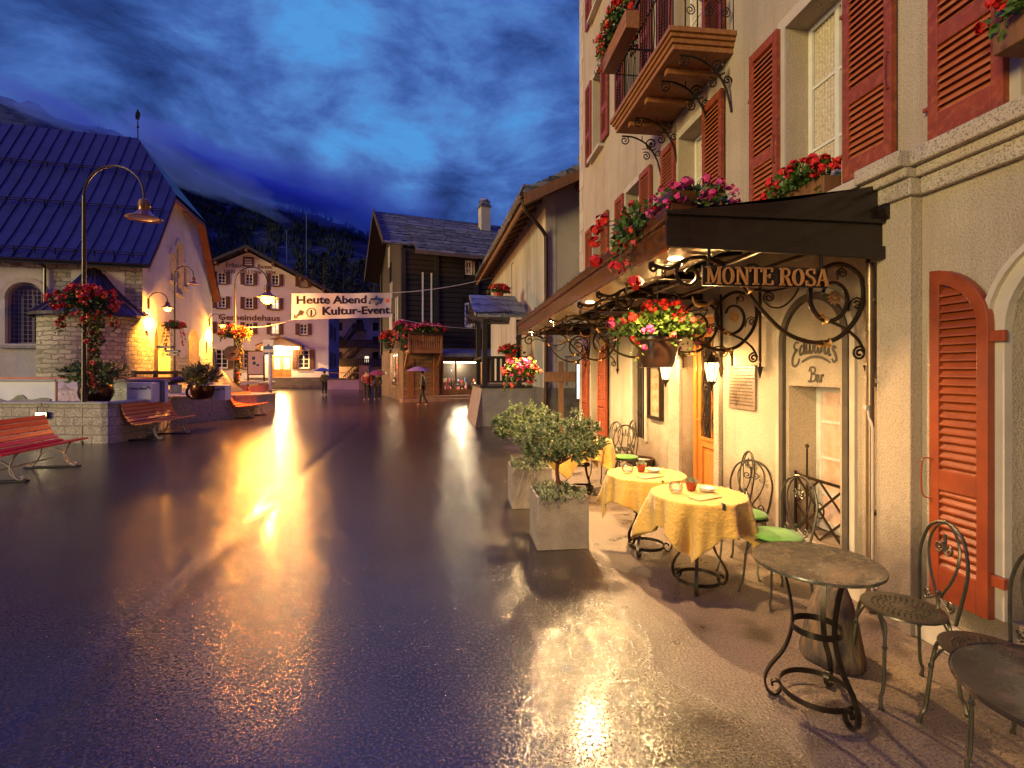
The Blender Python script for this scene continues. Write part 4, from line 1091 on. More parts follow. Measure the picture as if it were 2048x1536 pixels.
go=MB().add(vs,fs).build('street_ground',asphalt,None,smooth=True); tag(go,kind='structure')
# drain grate in the gutter
gp=G(640,902)
dg=empty('drain_grate',(gp.x,gp.y,-.048),.2,'dark slotted iron drain grate in the street gutter','drain')
m=MB(); m.box(-.30,.30,-.2,-.17,0,.035); m.box(-.30,.30,.17,.2,0,.035)
m.build('frame',iron,dg)
m=MB()
for k in range(11): m.box(-.30+k*.058,-.27+k*.058,-.17,.17,0,.034)
m.build('bars',iron,dg)
# ---------------------------------------------------------------- left side: wall, benches, lamp posts
def poly_wall(pts, z0, tops, th, name, mat, parent, cope=None):
    """block wall along a plan polyline; outer side is to the right of the walking direction"""
    P=[Vector((a,b,0)) for a,b in pts]; nrm=[]
    for i in range(len(P)-1):
        d=(P[i+1]-P[i]).normalized(); nrm.append(Vector((-d.y,d.x,0)))
    def off(i,t):
        if i==0: n=nrm[0]; return P[0]+n*t
        if i==len(P)-1: return P[-1]+nrm[-1]*t
        n=(nrm[i-1]+nrm[i]).normalized(); return P[i]+n*(t/max(.3,n.dot(nrm[i])))
    def shell(t0,t1,zb,zt):
        m=MB(); n=len(P); vs=[]
        for i in range(n):
            a,b=off(i,t0),off(i,t1)
            vs+=[(a.x,a.y,zb(i)),(b.x,b.y,zb(i)),(b.x,b.y,zt(i)),(a.x,a.y,zt(i))]
        fs=[]
        for i in range(n-1):
            for k in range(4): fs.append((i*4+k,i*4+(k+1)%4,i*4+4+(k+1)%4,i*4+4+k))
        fs+=[(0,1,2,3),tuple((n-1)*4+k for k in (3,2,1,0))]
        return m.add(vs,fs)
    o=shell(0,th,lambda i:z0,lambda i:tops[i]-.06).build(name,mat,parent)
    if cope: shell(-.03,th+.02,lambda i:tops[i]-.059,lambda i:tops[i]).build('coping',cope,parent,bevel=.008)
    return o
sw=empty('terrace_wall',(0,0,0),0,'low rough block retaining wall in front of the church terrace','wall')
arc=[(-9.62+.25*math.sin(a),11.72+.25-.25*math.cos(a)) for a in (0,.5,1.0,1.5)]
pl1=[(-19,12.35),(-13.5,11.95)]+arc+[(-9.45,12.9)]
poly_wall(pl1,-.1,[.97]*len(pl1),.3,'pale_wall_section',block,sw,coping)
pl2=[(-9.45,12.905),(-9.75,13.9),(-10.35,14.9),(-10.65,15.6),(-10.5,16.3),(-10.2,17.1),(-9.95,18.0),(-9.95,19.3),(-10.4,22.0),(-15.5,23.6)]
poly_wall(pl2,-.1,[.97,.96,.94,.92,.90,.87,.84,.80,.74,.74],.3,'pebbled_wall_section',block_dk,sw,coping)
MB().add([(-19,12.6,.86),(-9.7,12.15,.86),(-9.75,13.4,.86),(-10.7,15.5,.82),(-10.2,18,.74),(-10.6,22,.66),(-15.6,23.5,.7),(-18.8,40,.9),(-28,46,.95),(-60,46,.95),(-60,12.6,.9)],[tuple(range(11))]).build('terrace_ground',pave,None)
tag(bpy.data.objects['terrace_ground'],kind='structure')
# wall light
wl=empty('wall_light',(-11.05,11.74,.66),-.07,'small glowing rectangular light set in the block wall above the red bench','wall light')
MB().box(-.12,.12,-.03,.0,-.065,.065).build('glass',wall_em,wl); MB().box(-.135,.135,.001,.04,-.08,.08).box(-.135,.135,-.05,.0,.066,.08).build('housing',iron,wl)
m=MB(); m.tube([(-.09,-.01,.08),(-.09,-.01,.20),(.02,-.01,.21),(.02,-.01,.30)],.008,5); m.build('conduit',iron,wl)
# benches
def make_bench():
    o=empty('park_bench',label='x',cat='bench'); L=2.0
    # profile: x forward, z up
    prof=[(-.40,.86),(-.37,.77),(-.335,.68),(-.29,.59),(-.235,.51),(-.15,.44),(-.05,.415),(.05,.425),(.15,.445),(.245,.455)]
    for k,(x,z) in enumerate(prof):
        if k<len(prof)-1: dx,dz=prof[k+1][0]-x,prof[k+1][1]-z
        a=math.atan2(dz,dx); c,s=math.cos(a),math.sin(a)
        m=Matrix(((c,0,-s,x),(0,1,0,0),(s,0,c,z),(0,0,0,1)))
        MB().box(-.043,.043,-L/2,L/2,-.016,.016,m).build('slat',bench_r,o,bevel=.006)
    for y in (-.62,.62):
        m=MB()
        m.sweep([(p.x,y,p.z-.024) for p in catmull([(a,0,b) for a,b in prof],3)],.006,.022,(0,1,0))
        leg1=[(.22,y,.43),(.16,y,.33),(.13,y,.22),(.15,y,.12),(.22,y,.05),(.27,y,.02),(.305,y,.045),(.29,y,.075),(.265,y,.065)]
        leg2=[(-.24,y,.50),(-.23,y,.36),(-.25,y,.22),(-.31,y,.10),(-.37,y,.03),(-.41,y,.02),(-.43,y,.05),(-.40,y,.07)]
        m.sweep(catmull(leg1,4),.008,.02,(0,1,0)); m.sweep(catmull(leg2,4),.008,.02,(0,1,0))
        m.sweep(catmull([(.20,y,.08),(.11,y,.25),(-.06,y,.33),(-.22,y,.24),(-.31,y,.08)],5),.007,.018,(0,1,0))
        m.build('leg_frame',bench_iron,o)
        MB().box(-.47,.36,y-.05,y+.05,0,.022).build('foot_board',rubber,o,bevel=.004)
    MB().tube([(-.05,-.62,.17),(-.05,.62,.17)],.012,6).build('tie_rod',bench_iron,o)
    return o
bp_=make_bench()
benches=[]
def bench(x,y,rz,label,mat=None):
    o=bp_ if not benches else copy_tree(bp_)
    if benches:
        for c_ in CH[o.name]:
            if c_.name.startswith('slat'): c_.material_slots[0].link='OBJECT'; c_.material_slots[0].material=bench_lit
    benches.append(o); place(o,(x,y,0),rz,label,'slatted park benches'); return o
bench(-7.95,8.25,.20,'wet red slatted bench at the left edge with pale scrolled legs')
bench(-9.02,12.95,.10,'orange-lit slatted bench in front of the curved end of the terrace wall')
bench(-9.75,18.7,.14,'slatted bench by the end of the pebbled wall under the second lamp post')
bench(-13.2,26.6,.10,'orange-lit slatted bench behind the second lamp post, left of the white sign post')
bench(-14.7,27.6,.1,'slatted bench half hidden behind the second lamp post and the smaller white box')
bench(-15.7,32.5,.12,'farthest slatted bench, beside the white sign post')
# planters etc. on the terrace
b=W(192,805,12.6)
o=empty('bronze_bowl_planter',(b.x,b.y,.86),0,'round dark bronze bowl planter with a dark green juniper behind the first lamp post','planter')
MB().lathe([(.001,0),(.22,0),(.30,.05),(.39,.20),(.42,.33),(.40,.46),(.37,.52),(.35,.52),(.38,.42),(.001,.40)],28).build('bowl',bronze,o,smooth='auto')
jun=leafmat('juniper_needles',(.17,.24,.045),(.05,.085,.018),3)
def bush(parent,c,rx,ry,rz,n,mat,seed,L_=.11,name='foliage',q=14):
    r_=random.Random(seed); m=MB(); c=Vector(c)
    for k in range(n):
        d=rnd_dir(r_); rad=r_.uniform(.3,1)**.6; lob=1+.2*math.sin(4*math.atan2(d.y,d.x)+seed)
        p=c+Vector((d.x*rx*lob,d.y*ry*lob,d.z*rz))*rad
        tuft(m,p,(d+Vector((0,0,.7))+rnd_dir(r_)*.5),L_*r_.uniform(.7,1.4),r_,q+6,.32)
    return m.build(name,mat,parent)
o.scale=(.88,.88,.95)
bush(o,(0,0,.80),.72,.55,.28,420,jun,5,.15)
b=W(405,800,15.2)
o=empty('bronze_bowl_planter',(b.x,b.y,.84),0,'smaller dark bowl planter with an orange-lit bush beside the white box on the pebbled wall','planter')
MB().lathe([(.001,0),(.18,0),(.25,.05),(.31,.20),(.33,.30),(.31,.42),(.29,.42),(.001,.34)],24).build('bowl',bronze,o,smooth='auto')
bush(o,(-.02,0,.72),.52,.45,.30,420,leafmat('shrub_leaves',(.20,.17,.035),(.08,.085,.02),5),15,.13)
def wbox(px,w,h,d,z,rz,label,sz):
    b=W(px,800,d); o=empty('display_box',(b.x,b.y,z),rz,label,'display box','white display boxes')
    MB().box(-w/2,w/2,-w*.35,w*.35,0,h).build('panel_box',box_w,o,bevel=.008)
    t=text_mb('Cervo Rand',sz,.003,.002,'CENTER',shear=.3)
    MB().merge(t,basis((1,0,0),(0,0,1),(0,-1,0),(-.03,-w*.35-.004,h*.66))).build('lettering',ink,o)
    k=MB(); bx,bz=w*.36,h*.74
    k.add([(bx,-w*.35-.004,bz),(bx+.07,-w*.35-.004,bz-.03),(bx+.06,-w*.35-.004,bz+.01),(bx-.035,-w*.35-.004,bz+.06),(bx-.01,-w*.35-.004,bz+.02)],[(0,1,2,3,4)])
    k.build('bird_emblem',ink,o); return o
wbox(287,.58,.52,13.1,.88,.16,'larger white display box with dark lettering above the orange-lit bench',.085)
wbox(437,.58,.46,15.6,.80,.10,'smaller white display box with dark lettering at the end of the pebbled wall',.075)
# white info wall behind the bowl with photo panel
iw=empty('information_wall',(0,0,0),.0,'white information panel wall with grey coping, photo panel and mountain outline','panel wall')
def IW(px,py,d=13.4): return W(px,py,d)
a=IW(-60,800);b_=IW(330,800)
MB().box(a.x,b_.x,13.4,13.52,.85,1.42).build('panel',box_w,iw); MB().box(a.x,b_.x,13.36,13.56,1.421,1.48).build('coping',coping,iw,bevel=.006)
MB().box(a.x,b_.x,13.7,13.73,1.46,1.53).build('red_rail',red_l,iw)
x0,x1=IW(116,800).x,IW(165,800).x
def picmat():
    m,nt,p,vec=base('mountain_photo_print')
    sx=nn(nt,'ShaderNodeSeparateXYZ'); nt.links.new(vec,sx.inputs[0])
    c=ramp(nt,noise(nt,vec,9,6,.7),.35,.65,(.10,.035,.14),(.55,.30,.42))
    r=nn(nt,'ShaderNodeMapRange'); r.inputs[1].default_value=1.22; r.inputs[2].default_value=1.30; nt.links.new(sx.outputs[2],r.inputs[0])
    nt.links.new(mix(nt,r.outputs[0],c,(.26,.12,.38)),p.inputs['Base Color']); p.inputs['Roughness'].default_value=.4; return m
MB().box(x0,x1,13.375,13.398,.88,1.46).build('photo_print',picmat(),iw)
cx=(x0*.7+x1*.3); m=MB(); m.add([(cx-.16,13.372,1.20),(cx-.05,13.372,1.26),(cx,13.372,1.37),(cx+.05,13.372,1.30),(cx+.16,13.372,1.22),(cx+.3,13.372,1.18)],[(0,1,2,3,4,5)]); m.build('printed_peak',M('printed_peak_colour',(.22,.10,.22),.5),iw)
MB().box(x0-.05,x0-.005,13.36,13.40,.86,1.47).build('frame_post',sh_frame,iw)
t=text_mb('MATTERHORN',.20,.004,.006,'LEFT'); t.v=[(a*.52,b,c) for a,b,c in t.v]; tx=IW(210.5,790).x
MB().merge(t,basis((1,0,0),(0,0,1),(0,-1,0),(tx,13.388,1.08))).build('lettering',china,iw)
gx0,gx1=IW(170,800).x,IW(330,800).x; MB().box(gx0,gx1,13.393,13.399,.86,1.42).build('grey_band',M('grey_print',(.30,.28,.29),.5),iw)
rr=random.Random(2); pts=[]
for k in range(17): pts.append((IW(-50+k*9.5,800).x,.88+.05*rr.random()+.17*math.exp(-((k-9.6)/1.3)**2)+.09*math.exp(-((k-4)/1.5)**2)+.07*math.exp(-((k-14)/2)**2)))
m=MB()
m.prism(pts+[(pts[-1][0],.855),(pts[0][0],.855)],lambda a,b,t:Vector((a,t,b)),13.38,13.396)
m.build('mountain_outline',M('outline_grey',(.10,.09,.10),.5),iw)
# lamp posts
def lamp_post(x,y,z,h,reach,lit,label,ang=0.0,arm_r=None,power=0,head=1.0):
    o=empty('street_lamp',(x,y,z),ang,label,'street lamp','arched street lamps')
    r=reach/2; zt=h-r
    m=MB(); m.tube([(0,0,0),(0,0,1.2),(0,0,1.25),(0,0,zt)],[.062,.060,.052,.040],12); m.lathe([(.075,0),(.075,.05),(.063,.06)],14)
    m.tube([(0,0,zt-.02)]+[(r-r*math.cos(PI*i/22),0,zt+r*math.sin(PI*i/22)) for i in range(23)]+[(reach,0,zt-.06*h/6)],.028,8)
    m.build('pole',pole_m,o,smooth='auto')
    zh=zt-.06*h/6; s=head
    MB().lathe([(.03,0),(.05*s,-.01),(.10*s,-.05*s),(.115*s,-.13*s),(.12*s,-.16*s),(.105*s,-.18*s),(.105*s,-.26*s),(.13*s,-.29*s),(.20*s,-.36*s),(.34*s,-.43*s),(.335*s,-.44*s),(.19*s,-.385*s),(.08*s,-.34*s),(.001,-.33*s)],28,(reach,0,zh)).build('lamp_shade',shade_m,o,smooth='auto')
    if lit:
        MB().lathe([(.001,-.66*s),(.12*s,-.63*s),(.20*s,-.55*s),(.22*s,-.46*s),(.20*s,-.40*s),(.001,-.385*s)],20,(reach,0,zh)).build('bulb',lamp_or,o,smooth=True)
        li=bpy.data.lights.new('lamp_light','SPOT'); li.spot_size=math.radians(164); li.spot_blend=.5; li.energy=power; li.color=(1,.30,.02); li.shadow_soft_size=.12
        lo=bpy.data.objects.new('lamp_light',li); COL.objects.link(lo); reg(lo,o); lo.location=(reach,0,zh-.85*s)
        l3=bpy.data.lights.new('lamp_glow','POINT'); l3.energy=power*.45; l3.color=(1,.40,.08); l3.shadow_soft_size=.15
        lo=bpy.data.objects.new('lamp_glow',l3); COL.objects.link(lo); reg(lo,o); lo.location=(reach,0,zh-.8*s)
    else:
        MB().lathe([(.001,-.46*s),(.12*s,-.45*s),(.26*s,-.425*s),(.27*s,-.415*s),(.001,-.40*s)],20,(reach,0,zh)).build('bulb',M('unlit_lamp_glass',(.75,.55,.45),.25),o,smooth=True)
    return o
P1=G(168,886)
lamp_post(P1.x,P1.y,0,6.55,1.42,False,'tall unlit arched street lamp in front of the church wall, nearest lamp post',0.0,head=1.1)
P2=(W(470,800,20.0).x,20.0,.5)
lamp_post(P2[0],P2[1],P2[2],5.35,1.30,True,'lit arched street lamp glowing orange in front of the town hall',0.0,power=2900,head=1.15)
P3=(W(349,770,26).x,26.0,.85)
lamp_post(P3[0],P3[1],P3[2],6.3,.95,False,'thin unlit arched street lamp before the church front with a flower ring',0.05,head=.9)
# flower rings on the posts
def flower_ring(x,y,z,r,label,seed,mats,leaf,sc=1.0,trail=0,tl=1,nf=90,nl=1300,fr=.07):
    o=empty('lamp_flower_basket',(x,y,z),0,label,'flower basket','flower baskets round the lamp posts')
    r_=random.Random(seed)
    MB().lathe([(.08,-.10),(.25*sc,-.08),(.30*sc,.05),(.08,.04)],18).build('basket',iron,o,smooth='auto')
    flower_mass(o,(0,0,.08*sc),r,r*.9,r*.5,nl,nf,mats,seed,leaf=leaf,ls=.09*sc,fr=fr,low=-.5,trail=trail,tl=tl,stems=False)
    return o
zz=CAMZ+(HY-612)/F*P1.y
o=flower_ring(P1.x+.04,P1.y,zz,.66,'red geranium basket on the nearest unlit lamp post with a long trailing tail',61,[fl_red,fl_or],leaf_g,1,10,.6,120,1500,.075)
def tail(o,zl,n,seed,mats,leaf,x0=.10,w=.17):
    r_=random.Random(seed); m=MB(); b=MB()
    for k in range(n):
        f=r_.random()**1.2; z=-.1-f*zl; ww=w*(1-.75*f)+.03
        p=Vector((x0+r_.uniform(-ww,ww)-.05*f,r_.uniform(-ww,ww)*.6+.06,z)); m.leaf(p,rnd_dir(r_)+Vector((0,0,-.6)),r_.uniform(.05,.10),.75,r_)
        if r_.random()<.035: blossom(b,p+Vector((0,-.05,0)),.045,r_,7)
    m.build('trailing_vine',leaf,o); 
    if b.v: b.build('blossoms',mats[0],o)
tail(o,1.9,1000,7,[fl_or],ivy_g,.19,.15)
zz=CAMZ+(HY-672)/F*P2[1]
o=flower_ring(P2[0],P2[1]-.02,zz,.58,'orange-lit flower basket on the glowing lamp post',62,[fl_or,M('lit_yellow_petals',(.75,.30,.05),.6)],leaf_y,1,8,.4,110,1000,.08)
tail(o,1.9,520,9,[fl_or],ivy_g,.14,.13)
zz=CAMZ+(HY-655)/F*26
o=flower_ring(P3[0],26.0,zz,.50,'dark flower ring with thin trailing stems on the lamp post before the church',63,[fl_red],leaf_g,1,6,1.5,26,700,.08)
# direction sign boards on the third post, round sign on the second
o=empty('direction_sign',(P3[0],25.9,CAMZ+.044*26),.1,'small dark direction arms on the thin lamp post before the church','sign')
for k,(a,b,z) in enumerate(((-.75,.0,.10),(-.35,.35,-.12),(-.30,.30,-.30))):
    m=MB(); m.prism([(a,z-.06),(b,z-.06),(b,z+.06),(a,z+.06),(a-.08,z)],lambda p,q,t:Vector((p,t,q)),-.015,.015); f=m.build('arm',ink if k!=2 else tube_zn,o)
    MB().box(a+.05,b-.1,-.02,-.016,z-.02,z+.02).build('lettering',china,f)
o=empty('round_road_sign',(P2[0]-.06,P2[1]-.10,CAMZ+(HY-707)/F*20),.3,'round grey back of a road sign fixed to the glowing lamp post','road sign')
MB().lathe([(.001,0),(.30,0),(.30,.02),(.001,.02)],28,(0,0,0),Matrix.Rotation(PI/2,4,'X')).build('disc',tube_zn,o)
MB().box(-.03,.12,-.03,.06,-.03,.03).build('clamp',iron,o)
# motorcycle and covered shape on the terrace
def motorcycle(x,y,z,rz,label):
    o=empty('parked_motorcycle',(x,y,z),rz,label,'motorcycle')
    for wx in (-.68,.68):
        m=MB(); R1=.29
        m.tube([(wx+R1*math.cos(a),0,R1+.0+R1*math.sin(a)) for a in [2*PI*i/24 for i in range(24)]],.055,8,closed=True)
        w=m.build('wheel',rubber,o,smooth=True)
        s=MB()
        for k in range(8): s.tube([(wx,0,R1),(wx+R1*math.cos(k*PI/4),0,R1+R1*math.sin(k*PI/4))],.008,4)
        s.ball((wx,0,R1),.06); s.build('rim',chrome,w)
    dark=M('motorcycle_paint',(.05,.03,.045),.25,(.03,.02,.03))
    m=MB(); m.tube(catmull([(-.25,0,.72),(0,0,.80),(.22,0,.84),(.36,0,.76)],5),[.10]+[.13]*7+[.15]*5+[.07]*3,10); m.build('tank',dark,o,smooth=True)
    m=MB(); m.tube(catmull([(-.85,0,.78),(-.6,0,.72),(-.3,0,.70),(-.1,0,.72)],5),[.06]+[.11]*14+[.09],8); m.build('saddle',rubber,o,smooth=True)
    m=MB(); m.box(-.22,.2,-.14,.14,.25,.62); m.tube([(-.1,.14,.3),(-.75,.17,.33)],.05,8); m.build('engine',chrome,o,bevel=.03)
    m=MB(); 
    for s in (-1,1): m.tube([(.68,s*.07,.29),(.45,s*.07,.98)],.022,6)
    m.tube([(.36,-.36,1.04),(.45,-.2,1.0),(.46,.2,1.0),(.36,.36,1.04)],.016,6); m.tube([(-.68,0,.29),(-.2,0,.4)],.03,6); m.build('fork',chrome,o,smooth='auto')
    m=MB(); m.tube([(.68+.36*math.cos(a),0,.29+.36*math.sin(a)) for a in [.6+i*.2 for i in range(10)]],.05,6); m.tube([(-.68+.36*math.cos(a),0,.29+.36*math.sin(a)) for a in [.4+i*.2 for i in range(10)]],.05,6); m.build('mudguard',dark,o,smooth=True)
    MB().ball((.55,0,.86),.10).build('headlight',chrome,o,smooth=True)
    return o
b=W(352,798,15.6); motorcycle(b.x,b.y,.83,.6,'dark parked motorcycle on the terrace between the white box and the bowl planter').scale=(.72,.72,.72)
b=W(437,770,19.5)
o=empty('covered_heap',(b.x,b.y,.7),0,'dark blue tarpaulin-covered heap with an upright pole behind the orange-lit bush','covered heap')
r_=random.Random(4)
MB().lathe([(.001,1.15),(.16,1.05),(.35,.82),(.55,.5),(.75,.2),(.85,0)],24,wob=lambda a,z:1+.14*math.sin(4*a+3*z)+.08*math.sin(9*a-5*z)).build('tarpaulin',tarp,o,smooth=True)
MB().tube([(-.1,0,.9),(-.14,0,1.75)],.05,8).build('pole',tarp,o,smooth='auto')
# fence before the church
fn=empty('terrace_fence',(0,0,0),0,'dark timber-topped railing in front of the church arches','fence')
a=W(268,760,23.0); b=W(428,760,25.2)
m=MB(); L_=(b-a); m.sweep([(a.x,a.y,1.62),(b.x,b.y,1.62)],.06,.08,(0,0,1)); m.build('top_rail',wood_dk,fn)
for k in range(5):
    p=a+L_*(k/4); MB().box(p.x-.07,p.x+.07,p.y-.07,p.y+.07,.8,1.72).build('post',wood_dk,fn)
m=MB()
for k in range(60):
    p=a+L_*((k+.5)/60); m.tube([(p.x,p.y,.85),(p.x,p.y,1.58)],.013,4)
m.build('balusters',iron,fn)
# ---------------------------------------------------------------- church
E=Fr(-22.17,30,.9615,.2747)
ch=fempty('village_church',E,'stone and plaster church with big sheet-metal roof, arched porch and conical stair turret','church')
def cs(a,b,t): return Vector((a,-t,b))            # nave side, facing the camera
def cf_(a,b,t): return Vector((t,a,b))            # front, facing the street
def archp(c,w,z0,z1,n=10): r=w/2; return [(c-r,z0),(c+r,z0)]+[(c+r*math.cos(PI*i/n),z1-r+r*math.sin(PI*i/n)) for i in range(n+1)]
wins=[archp(-5.74,1.85,3.25,6.75),archp(-11.2,1.85,3.25,6.75)]
MB().wall(rect(-24,0,.5,8.3),wins,cs,.35).build('side_wall',ch_wall,ch)
for c in (-5.74,-11.2):
    p=archp(c,1.70,3.3,6.66); m=MB(); m.sweep([cs(a,b,-.28) for a,b in p],.05,.03,(0,1,0),closed=True)
    for k in range(1,8): m.box(c-.85+1.70*k/8-.012,c-.85+1.70*k/8+.012,.27,.29,3.3,6.4)
    for k in range(1,13): m.box(c-.84,c+.84,.272,.288,3.3+k*.25-.012,3.3+k*.25+.012)
    m.box(c-.3,c-.26,.265,.285,3.3,6.0); m.box(c+.26,c+.3,.265,.285,3.3,6.0)
    f=m.build('window',M('leaded_window_frame',(.30,.24,.24),.5),ch)
    MB().prism(archp(c,1.78,3.27,6.7),cs,-.34,-.31).build('pane',M('stained_glass',(.045,.016,.026),.12,(.09,.04,.03),vs=3.2,spec=.7),f)
    MB().box(c-1.15,c+1.15,-.16,0,2.98,3.14).build('sill',coping,ch,bevel=.02)
    m=MB(); q=archp(c,2.15,3.15,6.9); m.sweep([cs(a,b,.012) for a,b in q[1:]],.14,.02,(0,1,0)); m.build('window_surround',trim,ch)
# stone facing near the corner and under the eaves
m=MB(); m.prism([(-4.4,.5),(.01,.5),(.01,8.25),(-24,8.25),(-24,7.55),(-4.4,7.55)],cs,.004,.03); m.build('stone_facing',ch_stone,ch)
MB().box(-3.55,-.9,-.036,-.03,4.9,7.55).build('plaster_panel',ch_wall,ch)
# front gable wall
a1=(3.0,2.65); a2=(9.1,2.6)
fh=[archp(a1[0],a1[1],1.0,4.95),archp(a2[0],a2[1],1.0,4.95)]
tw=[archp(4.75,.62,7.9,9.9),archp(6.05,1.05,7.2,10.9),archp(7.3,.62,7.9,9.6)]
nb=[archp(.55,.6,3.0,4.2),archp(12.3,.6,3.0,4.2)]
MB().wall([(0,.5),(13.8,.5),(13.8,8.2),(13.0,9.4),(10.1,13.5),(3.7,13.5),(.8,9.4),(0,8.2)],fh+tw+nb,lambda a,b,t:cf_(a,b,t),.7).build('front_wall',ch_wall,ch)
for pl_ in ([(0,.5),(1.64,.5),(1.64,2.9),(.9,3.6),(0,4.2)],[(4.36,.5),(7.76,.5),(7.76,2.9),(6.5,2.6),(5.4,2.9),(4.36,2.8)],[(10.42,.5),(13.8,.5),(13.8,3.6),(13.2,3.9),(11.6,2.7),(10.42,2.9)]):
    MB().prism(pl_,lambda a,b,t:cf_(a,b,t),.003,.03).build('stone_base',ch_stone,ch)
m=MB()
for c,w,z0,z1 in ((4.75,.62,7.9,9.9),(6.05,1.05,7.2,10.9),(7.3,.62,7.9,9.6)):
    m.prism(archp(c,w+.05,z0,z1),lambda a,b,t:cf_(a,b,t),-.45,-.4)
f=m.build('gable_window',M('purple_glass',(.06,.04,.08),.15,(.03,.02,.05)),ch)
m=MB()
for c,w,z0,z1 in ((4.75,.62,7.9,9.9),(6.05,1.05,7.2,10.9),(7.3,.62,7.9,9.6)):
    q=archp(c,w+.2,z0,z1+.1)[1:]; m.sweep([cf_(a,b,.03) for a,b in q],.13,.03,(1,0,0)); m.box(.0,.14,c-w/2-.2,c+w/2+.2,z0-.16,z0)
    m.box(-.39,-.36,c-.02,c+.02,z0,z1); m.box(-.39,-.36,c-w/2,c+w/2,(z0+z1)/2,(z0+z1)/2+.04)
m.build('window_surround',trim,ch)
# porch interior
m=MB(); m.quad((-3,0.4,.9),(-3,13.4,.9),(-3,13.4,6),(-3,.4,6)); m.quad((-.7,.4,5.3),(-3,.4,5.3),(-3,13.4,5.3),(-.7,13.4,5.3)); m.quad((-.0,.4,1.0),(-3,.4,1.0),(-3,13.4,1.0),(-.0,13.4,1.0)); m.quad((-3,.4,.9),(-.3,.4,.9),(-.3,.4,5.4),(-3,.4,5.4)); m.quad((-3,13.4,.9),(-.3,13.4,.9),(-.3,13.4,5.4),(-3,13.4,5.4))
m.build('porch_wall',ch_wall,ch)
m=MB(); m.box(-2.98,-2.9,7.9,10.0,1.0,3.4); m.box(-2.98,-2.9,3.9,4.9,1.0,3.3); pd=m.build('porch_door',wood_br,ch)
li=bpy.data.lights.new('porch_light','POINT'); li.energy=260; li.color=(1,.38,.05); li.shadow_soft_size=.1
for y_ in (3.0,9.1):
    lo=bpy.data.objects.new('porch_light',li); COL.objects.link(lo); reg(lo,ch); lo.location=(-1.6,y_,4.3)
    MB().lathe([(.001,0),(.13,.05),(.15,.2),(.05,.35),(.001,.36)],12,(-1.6,y_,4.5)).build('porch_lantern',emit('porch_lantern_glass',(1,.5,.12),5),ch,smooth=True)
# roof
prof=[(-.6,8.0),(.9,9.75),(3.75,13.6),(6.9,18.4),(10.05,13.6),(12.9,9.75),(14.4,8.0)]
m=MB(); xa,xb=-26,.55; xr=-2.87
def rp(x,i,dz=0): return Vector((x,prof[i][0],prof[i][1]+dz))
for dz in (0,-.22):
    m.quad(rp(xa,0,dz),rp(xb,0,dz),rp(xb,1,dz),rp(xa,1,dz)); m.quad(rp(xa,1,dz),rp(xb,1,dz),rp(xb,2,dz),rp(xa,2,dz))
    m.quad(rp(xa,2,dz),rp(xb,2,dz),rp(xr,3,dz),rp(xa,3,dz)); m.add([rp(xb,2,dz),rp(xb,4,dz),rp(xr,3,dz)],[(0,1,2)])
    m.quad(rp(xa,3,dz),rp(xr,3,dz),rp(xb,4,dz),rp(xa,4,dz)); m.quad(rp(xa,4,dz),rp(xb,4,dz),rp(xb,5,dz),rp(xa,5,dz)); m.quad(rp(xa,5,dz),rp(xb,5,dz),rp(xb,6,dz),rp(xa,6,dz))
m.quad(rp(xa,0),rp(xb,0),rp(xb,0,-.22),rp(xa,0,-.22))
# batten seams
for k in range(40):
    x=xa+.2+k*.68
    for i in range(3):
        if i==2:
            if x>xr:
                f=(xb-x)/(xb-xr)
                e=Vector((x,prof[2][0]+(prof[3][0]-prof[2][0])*f,prof[2][1]+(prof[3][1]-prof[2][1])*f))
                if f<.04 or f>1: continue
            else: e=rp(x,3)
        else: e=rp(x,i+1)
        if x>xb: continue
        n_=Vector((0,-.75,.6)); m.sweep([rp(x,i)+n_*.02,e+n_*.02],.035,.035,n_)
rf=m.build('roof',slate_bl,ch)
m=MB()
for a,b in ((1,2),(2,3),(4,5),(5,6)): pass
# verge boards (warm timber under the edge) and far eave soffit
for i in range(6):
    if i in (2,3): continue
    a,b=rp(xb-.02,i,-.23),rp(xb-.02,i+1,-.23)
    m.add([a,b,b+Vector((0,0,-.28)),a+Vector((0,0,-.28)),a+Vector((-.55,0,0)),b+Vector((-.55,0,0))],[(0,1,2,3),(0,1,5,4)])
a,b=rp(xb-.02,2,-.23),rp(xb-.02,4,-.23); m.add([a,b,b+Vector((0,0,-.28)),a+Vector((0,0,-.28)),a+Vector((-.55,0,0)),b+Vector((-.55,0,0))],[(0,1,2,3),(0,1,5,4)])
m.build('verge_board',M('warm_verge_timber',(.30,.10,.04),.6,(.2,.06,.025),vs=3),ch)
m=MB()
for (i,f) in ((0,.22),(1,.55),(2,.28)):
    y=prof[i][0]+(prof[i+1][0]-prof[i][0])*f; z=prof[i][1]+(prof[i+1][1]-prof[i][1])*f
    xe=xb-.2 if i<2 else -.6
    for dz in (.18,.32): m.tube([(xa,y-.12,z+dz),(xe,y-.12,z+dz)],.035,5)
    for k in range(28):
        x=xa+k*.95
        if x<xe: m.box(x-.02,x+.02,y-.16,y-.06,z-.02,z+.34)
m.build('snow_guard',iron,rf)
m=MB(); m.tube([(xa,-.66,7.95),(xb,-.66,7.95)],.09,8); m.tube([(-4.75,-.12,.6),(-4.75,-.12,7.6),(-4.75,-.6,7.9)],.07,8); m.build('gutter',iron,ch,smooth='auto')
